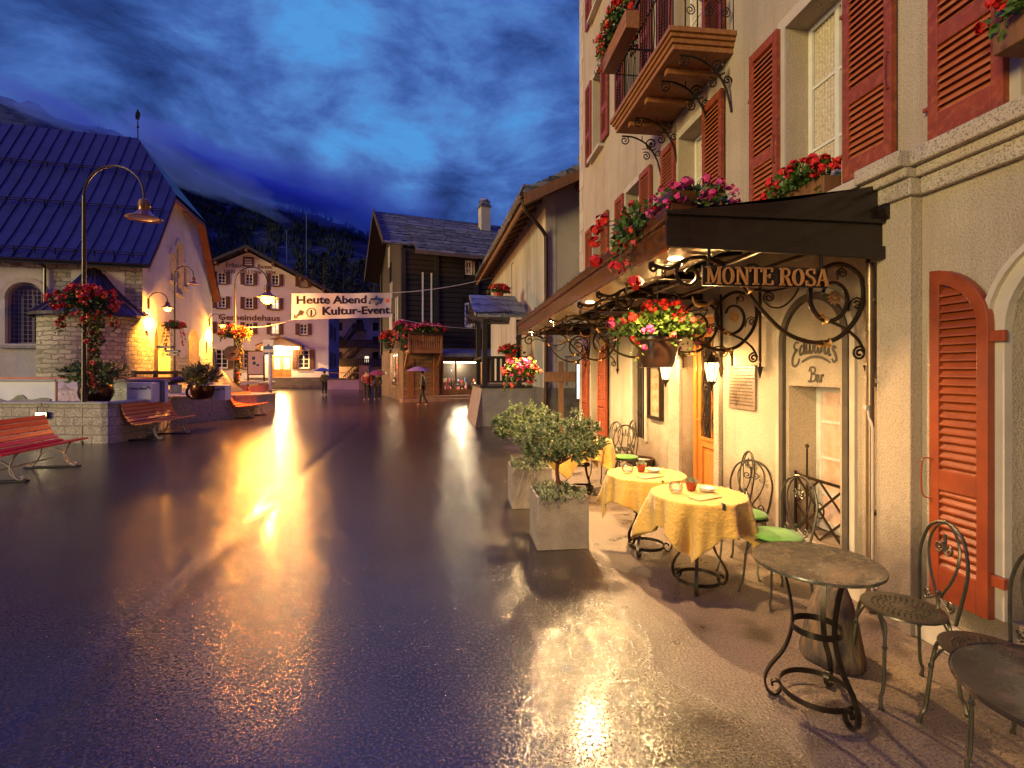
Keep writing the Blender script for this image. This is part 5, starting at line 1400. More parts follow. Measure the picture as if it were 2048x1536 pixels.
m=MB(); m.tube([(xr,6.9,18.2),(xr,6.9,19.8)],.035,6); m.ball((xr,6.9,19.2),.09); m.add([(xr-.14,6.9,19.7),(xr+.1,6.9,19.75),(xr+.16,6.9,20.2),(xr-.02,6.9,20.5),(xr-.16,6.9,20.1)],[(0,1,2,3,4)]); m.tube([(xr-.16,6.9,20.0),(xr+.16,6.9,20.0)],.03,5); m.build('weathervane',iron,rf)
# stair turret with half-cone roof
m=MB(); m.lathe([(2.5,.5),(2.5,5.0)],28,(-2.45,.1,0),a0=PI,a1=2*PI); m.build('turret_wall',ch_stone,ch,smooth=True)
m=MB(); m.lathe([(2.9,4.75),(2.85,4.92),(1.9,5.75),(1.0,6.75),(.35,7.6),(.02,7.85)],28,(-2.45,.1,0),a0=PI,a1=2*PI); 
for k in range(15):
    a=PI+PI*k/14; m.tube([(-2.45+r*math.cos(a),.1+r*math.sin(a),z+.03) for r,z in ((2.85,4.92),(1.9,5.75),(1.0,6.75),(.35,7.6))],.03,4)
m.build('turret_roof',M('turret_sheet_metal',(.05,.035,.04),.35,(.03,.022,.028),metal=.4),ch)
# wall lamps on the church front
def church_lamp(y,label):
    o=empty('church_wall_lamp',E.w(0,y,0),E.ang,label,'wall lamp','wall lamps on the church front')
    m=MB(); m.box(.0,.08,-.1,.1,5.5,6.1)
    m.tube([(.04,0,5.95)]+[(.55-.5*math.cos(PI*i/16),0,6.05+.5*math.sin(PI*i/16)) for i in range(17)]+[(1.05,0,5.95)],.03,6); m.build('arm',iron,o)
    MB().lathe([(.05,6.0),(.12,5.95),(.13,5.8),(.20,5.72),(.36,5.62),(.20,5.66),(.001,5.7)],18,(1.05,0,0)).build('lamp_shade',shade_m,o,smooth='auto')
    MB().lathe([(.001,5.40),(.12,5.43),(.19,5.52),(.19,5.6),(.001,5.66)],14,(1.05,0,0)).build('bulb',lamp_or,o,smooth=True)
    l2=bpy.data.lights.new('lamp_light','SPOT'); l2.spot_size=math.radians(124); l2.spot_blend=.35; l2.energy=7000; l2.color=(1,.40,.03); l2.shadow_soft_size=.15
    lo=bpy.data.objects.new('lamp_light',l2); COL.objects.link(lo); reg(lo,o); lo.location=(.85,0,5.42); lo.rotation_euler=(0,math.radians(18),0)
    l3=bpy.data.lights.new('lamp_glow','POINT'); l3.energy=950; l3.color=(1,.38,.05); l3.shadow_soft_size=.15
    lo=bpy.data.objects.new('lamp_glow',l3); COL.objects.link(lo); reg(lo,o); lo.location=(1.05,0,5.34)
church_lamp(.75,'glowing orange lamp on an arched arm at the near corner of the church front')
church_lamp(12.9,'glowing orange lamp on an arched arm at the far corner of the church front')
# ---------------------------------------------------------------- town hall
T=Fr(-19.25,52.44,-.970,-.242)
th=fempty('town_hall',T,'pale plastered town hall with brown shutters and painted words Gemeindehaus on its gable','building')
def tp(a,b,t): return Vector((a,t,b))
pk=T.loc(497,500)[0]; WT=15.4
cols=[T.loc(p,600)[0] for p in (443,498,550,607)]
def trow(y): return T.loc(525,y)[1]
rows=[trow(559),trow(607),trow(657)]
hol=[]; wn=[]
for z in rows:
    for c in cols:
        hol.append(rect(c-.36,c+.36,z-.55,z+.55)); wn.append((c,z,.36,.55))
gz_=trow(718)
for c in (cols[0],cols[1],cols[3]): hol.append(rect(c-.55,c+.55,gz_-.95,gz_+.95)); wn.append((c,gz_,.55,.95))
dx=T.loc(563,730)[0]; zd=1.05
hol.append(rect(dx-.95,dx+.95,zd,zd+2.75))
MB().wall([(0,-.1),(WT,-.1),(WT,9.75),(pk,13.75),(0,9.75)],hol,tp,.3).box(.0,WT,-12,-.5,-.1,9.7).build('wall',hall_wall,th)
m=MB(); m.quad((0,0,-.1),(0,-12,-.1),(0,-12,9.75),(0,0,9.75)); m.build('side_wall',hall_wall,th)
lit={(cols[2],rows[1]),(cols[2],rows[2])}
for c,z,hw,hh in wn:
    f=window(c-hw,c+hw,z-hh,z+hh,t=-.16,curtain=False,parent=th,fw=.09,nz=3 if hh<.8 else 4,lit=lit_win2 if (c,z) in lit else None)
    for s in (-1,1):
        m=MB(); x0=c+s*(hw+.04); x1=c+s*(hw+.04+hw*1.05 if hh<.8 else hw+.04+hw*.9); a,b=min(x0,x1),max(x0,x1)
        m.box(a,b,.02,.07,z-hh-.05,z+hh+.05); m.box(a+.07,b-.07,.07,.085,z-hh+.05,z-.06); m.box(a+.07,b-.07,.07,.085,z+.06,z+hh-.05); m.build('shutter',brown_sh,th)
    MB().box(c-hw-.1,c+hw+.1,0,.10,z-hh-.14,z-hh-.04).build('window_sill',brown_sh,th)
for k in range(3):
    for z in (gz_,rows[2],rows[1],rows[0]):
        if k<2 or z!=gz_: window(0,0.001,0,0.001,parent=None) if 0 else None
# side windows with shutters
for yy in (-2.6,-6.2):
    for z in (gz_,rows[2],rows[1]):
        MB().box(-.05,-.005,yy-1.0,yy+1.0,z-.8,z+.8).build('shutter',brown_sh,th)
# roof
ov=1.1
m=MB()
sl=(13.75-9.75)/pk; sl2=(13.75-9.75)/(WT-pk)
def rf_(a): return 13.95-(pk-a)*sl if a<pk else 13.95-(a-pk)*sl2
for dz in (0,.28):
    m.quad((-ov,1.0,rf_(-ov)+dz),(pk,1.0,13.95+dz),(pk,-12.5,13.95+dz),(-ov,-12.5,rf_(-ov)+dz)); m.quad((WT+ov,1.0,rf_(WT+ov)+dz),(pk,1.0,13.95+dz),(pk,-12.5,13.95+dz),(WT+ov,-12.5,rf_(WT+ov)+dz))
for a,b in ((-ov,pk),(pk,WT+ov)): m.quad((a,1.0,rf_(a)),(b,1.0,rf_(b)),(b,1.0,rf_(b)+.28),(a,1.0,rf_(a)+.28))
m.quad((-ov,1,rf_(-ov)),(-ov,-12.5,rf_(-ov)),(-ov,-12.5,rf_(-ov)+.28),(-ov,1,rf_(-ov)+.28))
rfo=m.build('roof',roof_br,th)
m=MB()
for a in (.4,2.6,5.2,pk,10.4):
    z=rf_(a); MB().box(a-.12,a+.12,0,.95,z-.32,z-.02).build('purlin',wood_br,th)
MB().box(9.9,10.7,-5,-4.2,12.4,14.6).build('chimney',plinth_m,rfo)
MB().tube([(4.6,-3,12),(4.6,-3,17.0)],.03,4).tube([(2.9,-5,12),(2.9,-5,19.8)],.035,4).build('aerial',chrome,rfo)
# emblem panel, lettering
ez=T.loc(497,524); MB().box(ez[0]-.5,ez[0]+.5,.0,.06,ez[1]-.5,ez[1]+.5).build('gable_hatch',brown_sh,th)
m=MB()
for k in range(3): m.box(ez[0]-.33,ez[0]+.33,.06,.075,ez[1]-.32+k*.24,ez[1]-.2+k*.24)
m.build('hatch_louvres',hall_wall,th)
def thtext(s,pxl,pxr,py,size,mat,arch=0,off=.006,shear=0):
    a=T.loc(pxl,py); b=T.loc(pxr,py); t=text_mb(s,size,.008,off,'LEFT',1.0,shear)
    w=max(v[0] for v in t.v)-min(v[0] for v in t.v); x0=min(v[0] for v in t.v); k=(a[0]-b[0])/w
    t.v=[((v[0]-x0)*k,v[1],v[2]) for v in t.v]
    o=MB()
    o.merge(t,basis((-1,0,0),(0,0,1),(0,1,0),(a[0],.02,(a[1]+b[1])/2-size*.35)))
    return o
for a_ in (('Erbaut',451,487,530,.62,ink,0,.006,.15),('Renov.',515,545,533,.62,ink,0,.006,.15),('1900',449,470,543,.50,ink),('1951',480,498,543.5,.50,ink),('1968',503,523,544,.50,ink),('2004',530,551,544.5,.50,ink),('Gemeindehaus',437,560,635,.80,ink_br,0,.022)): thtext(*a_).build('painted_lettering',ink_br,th)
# entrance porch roof, door, steps
pz=zd+3.15
m=MB(); w2=2.15
for s in (-1,1):
    m.add([(dx,1.3,pz+1.0),(dx+s*w2,1.3,pz+.1),(dx+s*w2,0,pz+.1),(dx,0,pz+1.0),(dx,1.3,pz+.82),(dx+s*w2,1.3,pz-.08),(dx+s*w2,0,pz-.08),(dx,0,pz+.82)],[(0,1,2,3),(4,5,6,7),(0,1,5,4),(1,2,6,5)])
m.build('porch_roof',wood_br,th)
MB().prism([(dx-w2+.15,pz),(dx+w2-.15,pz),(dx,pz+.82)],lambda a,b,t:Vector((a,t,b)),.6,.9).build('porch_gable',hall_wall,th)
for s in (-1,1): MB().box(dx+s*1.9-.12,dx+s*1.9+.12,0,.5,zd+2.3,pz+.1).build('porch_bracket',wood_br,th)
m=MB(); m.box(dx-.95,dx-.82,-.25,-.1,zd,zd+2.75); m.box(dx+.82,dx+.95,-.25,-.1,zd,zd+2.75); m.box(dx-.82,dx+.82,-.25,-.1,zd+2.1,zd+2.22); m.box(dx-.82,dx+.82,-.25,-.1,zd+2.65,zd+2.75)
for s in (-1,1):
    m.box(min(dx+s*.02,dx+s*.82),max(dx+s*.02,dx+s*.82),-.22,-.14,zd,zd+.85); m.box(dx+s*.8-.07,dx+s*.8+.02,-.22,-.14,zd+.85,zd+2.1); m.box(dx+s*.08-.06,dx+s*.08+.06,-.22,-.14,zd+.85,zd+2.1)
dd=m.build('door',M('oak_door',(.30,.12,.035),.5),th)
MB().box(dx-.82,dx+.82,-.21,-.20,zd+.85,zd+2.65).build('pane',emit('door_glow',(1,.66,.22),3.0,.4,2),dd)
li=bpy.data.lights.new('porch_light','POINT'); li.energy=2600; li.color=(1,.6,.22); lo=bpy.data.objects.new('porch_light',li); COL.objects.link(lo); reg(lo,th); lo.location=(dx,.75,pz-.1)
m=MB()
for k in range(6): m.box(dx-4.2-.25*(5-k),dx+2.8+.25*(5-k),0,1.2+.38*(6-k),-.05+.0*k,.17*(k+1)+.03)
m.build('entrance_steps',M('dark_step_stone',(.16,.12,.09),.7,(.09,.07,.06),vs=2),th)
MB().box(dx+2.4,dx+3.2,0,.12,zd+1.0,zd+2.0).build('notice_niche',M('niche_ochre',(.45,.25,.08),.7),th)
li=bpy.data.lights.new('front_lamp','POINT'); li.energy=0
bpy.data.lights.remove(li)
# notice board and white sign post in front
b=W(512,800,40)
nb_=empty('notice_board',(b.x,b.y,0),-.05,'white framed notice board on legs to the left of the town hall steps','notice board')
MB().box(-.62,.62,-.04,.04,1.45,3.25).build('board',box_w,nb_); 
m=MB(); m.box(-.70,-.62,-.06,.06,0,3.32); m.box(.62,.70,-.06,.06,0,3.32); m.box(-.7,.7,-.06,.06,3.25,3.34); m.box(-.62,.62,-.06,.06,1.37,1.45); m.build('frame',ink_br,nb_)
MB().box(-.3,-.05,-.046,-.041,2.6,2.85).box(.05,.3,-.046,-.041,2.1,2.25).box(-.25,0,-.046,-.041,2.2,2.45).build('notice',blue_l,nb_)
b=W(538,800,33)
sp=empty('white_sign_post',(b.x,b.y,0),-.05,'white sign on a thick white post with a blue emblem, before the town hall door','sign')
MB().tube([(.08,0,0),(.08,0,2.9)],.13,10).build('post',china,sp,smooth='auto')
MB().box(-.36,.36,-.1,-.03,2.75,3.75).build('sign_panel',china,sp)
MB().box(-.30,.30,-.106,-.101,3.12,3.34).prism([(-.12,3.34),(.12,3.34),(.02,3.5)],lambda a,c,t:Vector((a,t,c)),-.106,-.101).box(-.33,.33,-.106,-.101,2.80,2.92).build('emblem',blue_l,sp)
# low terrace wall
lw=empty('garden_wall',(0,0,0),0,'low orange-lit garden wall in front of the far chalet','wall')
a=W(655,778,46); b=W(738,779,46)
MB().box(a.x,b.x,46,46.5,-.05,.92).build('masonry',hall_wall,lw); MB().box(a.x-.05,b.x+.05,45.95,46.55,.921,1.02).build('coping',plinth_m,lw)
MB().box(b.x-.9,b.x,45.9,46.6,.0,2.2).box(a.x,b.x-1,46.1,46.4,1.5,1.58).build('gate_pier',M('pier_stone',(.40,.25,.16),.8,bs=.5),lw)
# ---------------------------------------------------------------- far chalet
K=Fr(-24.8+.0,68,1,.02)
kc=fempty('far_chalet',K,'distant white chalet with dark balconies and zigzag outside stairs','house')
def kp(a,b,t): return Vector((a,-t,b))
kw=7.6
hol=[]
for z in (3.2,5.3,7.2):
    for c in (1.3,6.2): hol.append(rect(c-.4,c+.4,z,z+1.1))
MB().wall([(0,-.1),(kw,-.1),(kw,8.3),(kw/2+.3,10.3),(0,8.3)],hol,kp,.25).box(0,kw,.4,9,0,8.2).build('wall',M('chalet_plaster',(.38,.35,.40),.85,(.30,.28,.33)),kc)
for h in hol:
    MB().box(h[0][0],h[1][0],.15,.2,h[0][1],h[2][1]).build('window',wood_dk,kc)
m=MB()
for s,e in ((-1.2,kw/2+.3),(kw/2+.3,kw+1.4)):
    za=10.5-abs(kw/2+.3-s)*.53; zb=10.5-abs(kw/2+.3-e)*.53
    m.add([(s,-1.3,za),(e,-1.3,zb),(e,9,zb),(s,9,za),(s,-1.3,za+.3),(e,-1.3,zb+.3),(e,9,zb+.3),(s,9,za+.3)],[(0,1,2,3),(4,5,6,7),(0,1,5,4)])
m.build('roof',slab_roof,kc)
for z in (2.4,4.9):
    m=MB(); m.box(-.3,kw+.2,-1.2,0,z-.12,z); m.box(-.3,kw+.2,-1.25,-1.18,z+.85,z+.97)
    for k in range(34): m.box(-.3+k*.235,-.3+k*.235+.17,-1.22,-1.19,z,z+.85)
    m.build('balcony',wood_dk,kc)
m=MB()
for (x0,z0,x1,z1) in ((2.0,4.9,3.6,7.2),(1.6,2.4,4.4,4.9),(2.2,0,4.4,2.4)):
    m.sweep([(x0,-.8,z0),(x1,-.8,z1)],.16,.25,(0,1,0)); m.sweep([(x0,-1.05,z0+.9),(x1,-1.05,z1+.9)],.07,.03,(0,1,0))
    for k in range(9): 
        f=k/8; m.box(x0+(x1-x0)*f-.03,x0+(x1-x0)*f+.03,-1.07,-1.03,z0+(z1-z0)*f,z0+(z1-z0)*f+.9)
m.box(3.5,5.0,-1.3,0,7.1,7.2); m.box(3.5,5.0,-1.32,-1.28,7.2,8.1); m.build('outside_stairs',wood_dk,kc)
MB().box(3.6,4.5,-.03,0,7.2,8.7).box(3.2,4.1,-.03,0,.1,1.9).build('door',wood_dk,kc)
MB().box(4.75,5.3,-.035,-.005,2.9,3.7).build('window',emit('chalet_lit_window',(1,.8,.55),1.4,.3,4),kc)
MB().box(5.6,7.2,-.03,0,.6,1.7).build('window',wood_dk,kc)
li=bpy.data.lights.new('ground_lamp','POINT'); li.energy=700; li.color=(1,.42,.10); li.shadow_soft_size=.15
lo=bpy.data.objects.new('ground_lamp',li); COL.objects.link(lo); reg(lo,kc); lo.location=(.6,-2.4,1.7)
MB().lathe([(.001,1.95),(.12,1.9),(.12,2.15),(.001,2.2)],10,(.6,-2.4,0)).tube([(.6,-2.4,2.2),(.6,-.1,2.35)],.03,5).build('lamp',shade_m,kc)
# ---------------------------------------------------------------- dark timber house with shops
D=Fr(-6.1,28,.925,.38)
dk=fempty('timber_house',D,'big blackened timber house with stone slab roof, flower balcony and lit shop windows','house')
def dp(a,b,t): return Vector((a,-t,b))
def gpn(a,b,t): return Vector((-t,a,b))
sA=D.loc(885,790,0); sB=D.loc(964,790,0)
shop=(sA[0],sB[0],.55,D.loc(920,722)[1])
w1=(D.loc(930,535)[0],D.loc(962,535)[0],D.loc(945,550)[1],D.loc(945,522)[1])
w2=(D.loc(929,630)[0],D.loc(964,630)[0],D.loc(945,655)[1],D.loc(945,606)[1])
zf=3.05
MB().wall(rect(0,14,zf,8.6),[rect(*w1),rect(*w2)],dp,.2).build('upper_wall',wood_dk,dk)
MB().wall(rect(0,14,-.1,zf),[rect(*shop)],dp,.25).build('shop_front_wall',masonry('shop_front_stone',((.24,.13,.065),(.13,.07,.04)),(.08,.045,.028),.5,.22,.02,warp=.07,bs=.8,bd=.03),dk)
gpk=4.3
lsh=(1.6,4.3,.75,2.75)
MB().wall([(0,zf),(8.6,zf),(8.6,8.6),(gpk,11.4),(0,8.6)],[],gpn,.2).build('gable_wall',wood_lar,dk)
MB().wall(rect(0,8.6,-.1,zf),[rect(*lsh)],gpn,.3).build('shop_side_wall',M('shop_side_plaster',(.20,.11,.06),.8,(.12,.065,.04),vs=1.3,fine=(.09,.05,.03),fs=12,bs=.6,bd=.02,bsc=12),dk)
MB().box(.6,14,.8,8.5,0,8.5).build('core_wall',wood_dk,dk)
# horizontal log courses, corner posts
m=MB()
for k in range(19):
    z=zf+.15+k*.29
    if z>8.5: break
    x=0.05
    segs=[(0.05,w1[0]-.05),(w1[1]+.05,14)] if w1[2]-.2<z<w1[3]+.15 else ([(0.05,w2[0]-.05),(w2[1]+.05,14)] if w2[2]-.2<z<w2[3]+.15 else [(0.05,14)])
    for a,b in segs: m.box(a,b,-.05,-.003,z-.12,z+.12)
m.build('log_courses',wood_lar,dk,bevel=.03)
for x in (0.0,1.9,4.3,7.0): MB().box(x-.11,x+.13,-.12,-.052,zf-.2,8.5).build('wall_post',wood_dk,dk)
for y in (.15,4.3,8.4): MB().box(-.12,0,y-.14,y+.14,zf-.2,8.6).build('wall_post',wood_dk,dk)
for w in (w1,w2):
    f=MB(); xm=(w[0]+w[1])/2
    for a,b in ((w[0],xm-.04),(xm+.04,w[1])):
        f.box(a,a+.09,.0,.1,w[2],w[3]); f.box(b-.09,b,.0,.1,w[2],w[3]); f.box(a,b,.0,.1,w[2],w[2]+.1); f.box(a,b,.0,.1,w[3]-.1,w[3]); f.box((a+b)/2-.025,(a+b)/2+.025,.02,.09,w[2],w[3]); f.box(a,b,.02,.09,(w[2]+w[3])/2-.025,(w[2]+w[3])/2+.025)
    q=f.build('window',white_paint,dk); MB().box(w[0]+.02,w[1]-.02,.11,.12,w[2],w[3]).build('pane',glass_dk,q)
    MB().box(w[0]+.05,xm-.1,.102,.107,w[2]+.06,w[2]+.06+(w[3]-w[2])*.45).build('curtain',lace,q)
# white tall shutters and frames on the gable side
m=MB()
for (y0,y1,z0,z1) in ((.9,1.05,3.6,6.0),(1.5,1.6,3.6,6.0),(3.0,3.15,3.8,5.2),(3.4,3.55,3.8,5.2),(3.8,3.95,3.8,5.2),(3.0,3.1,6.2,7.2),(3.6,3.7,6.2,7.2),(4.0,4.08,8.3,9.6),(4.4,4.48,8.3,9.6)):
    MB().box(-.16,-.125,y0,y1,z0,z1).build('white_shutter',white_paint,dk)
for x in (1.05,1.55): MB().box(x,x+.09,-.06,-.051,3.4,7.3).build('white_post',white_paint,dk)
# roof: two overlapping slab planes
m=MB()
def slab_plane(m,x0,x1,ye,ze,yr,zr,th):
    n=14
    for k in range(n):
        y0=ye+(yr-ye)*k/n; y1=ye+(yr-ye)*(k+1)/n+.05*(yr-ye)/abs(yr-ye); z0=ze+(zr-ze)*k/n; z1=ze+(zr-ze)*(k+1)/n
        m.add([(x0,y0,z0+th),(x1,y0,z0+th),(x1,y1,z1+th*.55),(x0,y1,z1+th*.55),(x0,y0,z0),(x1,y0,z0)],[(0,1,2,3),(0,1,5,4)])
    m.quad((x0,ye,ze),(x1,ye,ze),(x1,yr,zr),(x0,yr,zr))
slab_plane(m,-1.1,14,-.1,8.75,gpk,11.7,.14); slab_plane(m,.55,14,-.95,8.25,gpk-1.9,10.62,.16); slab_plane(m,-1.1,14,9.5,8.2,gpk,11.7,.14)
m.add([(-1.1,-.1,8.75),(-1.1,gpk,11.7),(-1.1,9.5,8.2),(-1.1,9.5,8.5),(-1.1,gpk,12.0),(-1.1,-.1,9.05)],[(0,1,4,5),(1,2,3,4)])
rfd=m.build('roof',slab_roof,dk)
m=MB()
for (a_,b_) in (((-.1,8.72),(gpk,11.66)),((gpk,11.66),(9.5,8.17))): m.quad((-1.12,a_[0],a_[1]),(.0,a_[0],a_[1]),(.0,b_[0],b_[1]),(-1.12,b_[0],b_[1])); m.quad((-1.125,a_[0],a_[1]-.1),(-1.125,b_[0],b_[1]-.1),(-1.125,b_[0],b_[1]+.36),(-1.125,a_[0],a_[1]+.36))
m.build('verge_board',wood_dk,dk)
m=MB(); m.box(.5,14,-1.02,-.96,8.12,8.30); m.build('eave_gutter',tube_zn,dk)
cx_=D.locx if 0 else None
q=D.loc(969,440,3.4)
m=MB(); m.box(q[0]-.32,q[0]+.32,3.1,3.75,10.2,12.6); m.build('chimney',beige,rfd); MB().box(q[0]-.38,q[0]+.38,3.04,3.81,12.6,12.7).box(q[0]-.3,q[0]+.3,3.1,3.75,12.7,13.0).lathe([(.42,13.0),(.25,13.2),(.001,13.35)],4,(q[0],3.42,0)).build('chimney_cap',slab_roof,rfd)
# dark underside
# balcony
ba=(D.loc(803,690,1.1)[0],D.loc(866,690,1.1)[0]); bz0=D.loc(835,702,1.1)[1]; bz1=D.loc(835,668,1.1)[1]
m=MB(); m.box(ba[0],ba[1],-1.1,0,bz0-.18,bz0-.02); m.box(ba[0]-.05,ba[1]+.05,-1.15,-1.06,bz1-.1,bz1)
n=18
for k in range(n+1):
    x=ba[0]+(ba[1]-ba[0])*k/n; m.lathe([(.03,bz0-.02),(.05,bz0+.15),(.028,bz0+.4),(.05,bz0+.6),(.03,bz1-.1)],6,(x,-1.1,0))
for s in ba:
    m.sweep([(s,-1.0,bz0-.2),(s,-.05,bz0-1.0)],.07,.07,(1,0,0)); m.box(s-.05,s+.05,-1.1,0,bz1-.1,bz1)
m.box(ba[0],ba[0]+.1,-1.15,-1.05,bz0-.2,bz1); m.box(ba[1]-.1,ba[1],-1.15,-1.05,bz0-.2,bz1)
m.build('balcony',M('turned_balcony_wood',(.26,.11,.045),.6,(.16,.07,.03)),dk)
o=fempty('balcony_flowers',D,'long row of pink and red flowers along the timber house balcony','flower box')
MB().box(ba[0],ba[1],-1.34,-1.16,bz1-.2,bz1-.02).build('trough',wood_dk,o)
flower_mass(o,((ba[0]+ba[1])/2,-1.3,bz1+.12),(ba[1]-ba[0])/2+.2,.25,.28,700,130,[fl_pink,fl_red],71,leaf=leaf_g,ls=.14,fr=.085,stems=False)
o=fempty('gable_flower_basket',D,'red flower tub hanging on the gable side of the timber house','flower basket')
MB().lathe([(.001,2.95),(.25,3.0),(.34,3.3),(.001,3.35)],12,(-.6,1.3,0)).build('tub',wood_dk,o)
flower_mass(o,(-.6,1.3,3.55),.55,.55,.45,420,60,[fl_red],72,leaf=leaf_g,ls=.13,fr=.09,stems=False)
o=fempty('balcony_corner_flowers',D,'hanging pink flowers trailing at the left corner of the timber house balcony','flower box')
MB().box(-.45,-.15,-1.2,-.5,3.8,3.98).build('trough',wood_dk,o)
flower_mass(o,(-.3,-.9,4.0),.35,.5,.4,420,60,[fl_pink,fl_or],73,leaf=leaf_g,ls=.12,fr=.085,trail=12,tl=.9,stems=False)
# shop windows: lit boxes with goods on display
def shopbox(o,a,b,z0,z1,mp,depth,seed,name):
    r_=random.Random(seed); m=MB()
    P=[mp(a,z0,0),mp(b,z0,0),mp(b,z1,0),mp(a,z1,0)]; Q=[mp(a,z0,-depth),mp(b,z0,-depth),mp(b,z1,-depth),mp(a,z1,-depth)]
    m.add(P+Q,[(4,5,6,7),(0,1,5,4),(2,3,7,6),(0,3,7,4),(1,2,6,5)])
    m.build('display_back',M('display_interior',(.55,.42,.28),.8),o)
    fr=MB()
    for x in (a,(a+b)*.5-.35*(b-a)/2,b): fr.sweep([mp(x,z0,.0),mp(x,z1,.0)],.045,.04,mp(0,0,1)-mp(0,0,0))
    for z in (z0,z1): fr.sweep([mp(a,z,0),mp(b,z,0)],.05,.045,mp(0,0,1)-mp(0,0,0))
    f=fr.build('shop_window',wood_br,o)
    cols=[M('goods_red',(.5,.05,.06),.5),M('goods_white',(.7,.68,.62),.5),M('goods_black',(.03,.03,.03),.5),M('goods_pink',(.6,.2,.3),.5),M('goods_brown',(.28,.14,.06),.5),M('goods_blue',(.1,.16,.35),.5)]
    bs=[MB() for _ in cols]
    for row in range(7):
        zb=z0+.06+(z1-z0-.35)*row/6.6; x=a+.08
        while x<b-.15:
            w=r_.uniform(.05,.18); h=r_.uniform(.08,.30); k=r_.randrange(6); t=-depth*r_.uniform(.25,.85) if row<3 else -depth*r_.uniform(.7,.95)
            c=mp(x+w/2,zb,t)
            if r_.random()<.5: bs[k].lathe([(.001,0),(w*.4,.01),(w*.5,h*.4),(w*.25,h*.8),(.001,h)],7,c)
            else: bs[k].merge(MB().box(-w/2,w/2,-w/3,w/3,0,h,Matrix.Translation(c)@Matrix.Rotation(r_.uniform(-.5,.5),4,'Z')))
            x+=w+r_.uniform(.01,.10)
    for b_,c_ in zip(bs,cols):
        if b_.v:
            q=b_.build('displayed_goods',c_,f); q['kind']='stuff'
    tb=MB(); tb.tube([mp(a+.1,z1-.08,-.15),mp(b-.1,z1-.08,-.15)],.025,6); tb.build('strip_light',emit('shop_strip_light',(1,.82,.55),14),f)
    return f
shopbox(dk,*shop,dp,1.2,3,'front'); shopbox(dk,*lsh,gpn,.55,4,'side')
for (x,y,z,e) in (((shop[0]+shop[1])/2,.35,shop[3]-.25,260),(.28,2.9,2.3,200)):
    li=bpy.data.lights.new('shop_light','POINT'); li.energy=e; li.color=(1,.78,.48); li.shadow_soft_size=.15
    lo=bpy.data.objects.new('shop_light',li); COL.objects.link(lo); reg(lo,dk); lo.location=(x,y,z)
m=MB(); m.add([(shop[0]-.2,-.06,3.0),(shop[1]+1.2,-.06,3.0),(shop[1]+1.2,-.9,2.68),(shop[0]-.2,-.9,2.68),(shop[0]-.2,-.9,2.5),(shop[1]+1.2,-.9,2.5)],[(0,1,2,3),(3,2,5,4)]); m.build('awning',M('blue_grey_awning',(.13,.16,.22),.7),dk)
m=MB(); m.box(shop[0]-.55,shop[0]-.25,-.2,-.02,0,3.0); m.box(shop[0]-2.0,shop[0]-1.65,-.03,-.005,0,2.4); m.build('shop_post',wood_br,dk)
m=MB(); m.box(-.2,14,-.9,-.0,-.05,.14); m.box(1.0,14,-.55,-.0,.141,.30); m.build('shop_step',M('shop_step_stone',(.24,.15,.10),.6,(.15,.10,.07)),dk)
# ---------------------------------------------------------------- beige house next to the hotel
Bf=Fr(.95,14,.985,.17)
bh=fempty('beige_house',Bf,'weathered beige plaster house with overhanging slab roof beside the hotel','house')
MB().wall([(0,1.2),(9,1.2),(9,6.0),(4.4,8.9),(0,6.7)],[],lambda a,b,t:Vector((a,-t,b)),.1).box(.05,9,.05,12,0,6.3).build('gable_wall',beige,bh)
MB().wall(rect(0,12,1.2,6.7),[rect(5.2,5.8,4.6,5.9),rect(8.2,9.0,3.9,5.2)],lambda a,b,t:Vector((-t,a,b)),.2).build('street_wall',streak,bh)
for (a,b,c,d) in ((5.2,5.8,4.6,5.9),(8.2,9.0,3.9,5.2)):
    MB().box(.12,.16,a,b,c,d).box(.1,.14,a,a+.07,c,d).box(.1,.14,b-.07,b,c,d).build('window',glass_dk,bh)
m=MB(); m.box(-.012,0.0,-.012,.3,1.2,6.6); m.box(-.012,.28,-.012,0,1.2,6.7); m.build('corner_strip',trim,bh)
m=MB(); m.box(-.05,9,-.06,-.002,-.1,1.22); m.box(-.06,-.002,-.06,12,-.1,1.22); m.build('plinth',plinth_m,bh)
sl=.5
def zr(x): return 6.72+sl*x
m=MB()
n=16; x0,x1=-.72,4.5; ya,yb=-.62,12.4
for k in range(n):
    a=x0+(x1-x0)*k/n; b=x0+(x1-x0)*(k+1)/n+.06
    m.add([(a,ya,zr(a)+.22),(a,yb,zr(a)+.22),(b,yb,zr(b)+.15),(b,ya,zr(b)+.15),(a,ya,zr(a)+.10),(a,yb,zr(a)+.10)],[(0,1,2,3),(0,1,5,4)])
m.quad((x0,ya,zr(x0)+.05),(x0,yb,zr(x0)+.05),(x1,yb,zr(x1)+.05),(x1,ya,zr(x1)+.05)); m.quad((x0,ya,zr(x0)+.05),(x1,ya,zr(x1)+.05),(x1,ya,zr(x1)+.2),(x0,ya,zr(x0)+.2))
m.quad((x1,ya,zr(x1)+.2),(x1,yb,zr(x1)+.2),(9.5,yb,6.6),(9.5,ya,6.6))
r_=random.Random(12)
for k in range(42):
    y=ya+.02+k*.31; m.box(x0-.05,x0+.3,y,y+.28,zr(x0)+.20+r_.uniform(0,.05),zr(x0)+.27+r_.uniform(0,.05))
rfb=m.build('roof',slab_roof,bh)
m=MB(); m.sweep([(x0,ya+.02,zr(x0)-.09),(x1,ya+.02,zr(x1)-.09)],.13,.035,(0,1,0)); m.sweep([(x0,ya+.16,zr(x0)-.12),(x1,ya+.16,zr(x1)-.12)],.10,.05,(0,1,0)); m.box(x0,x0+.06,ya,yb,zr(x0)-.22,zr(x0)+.05)
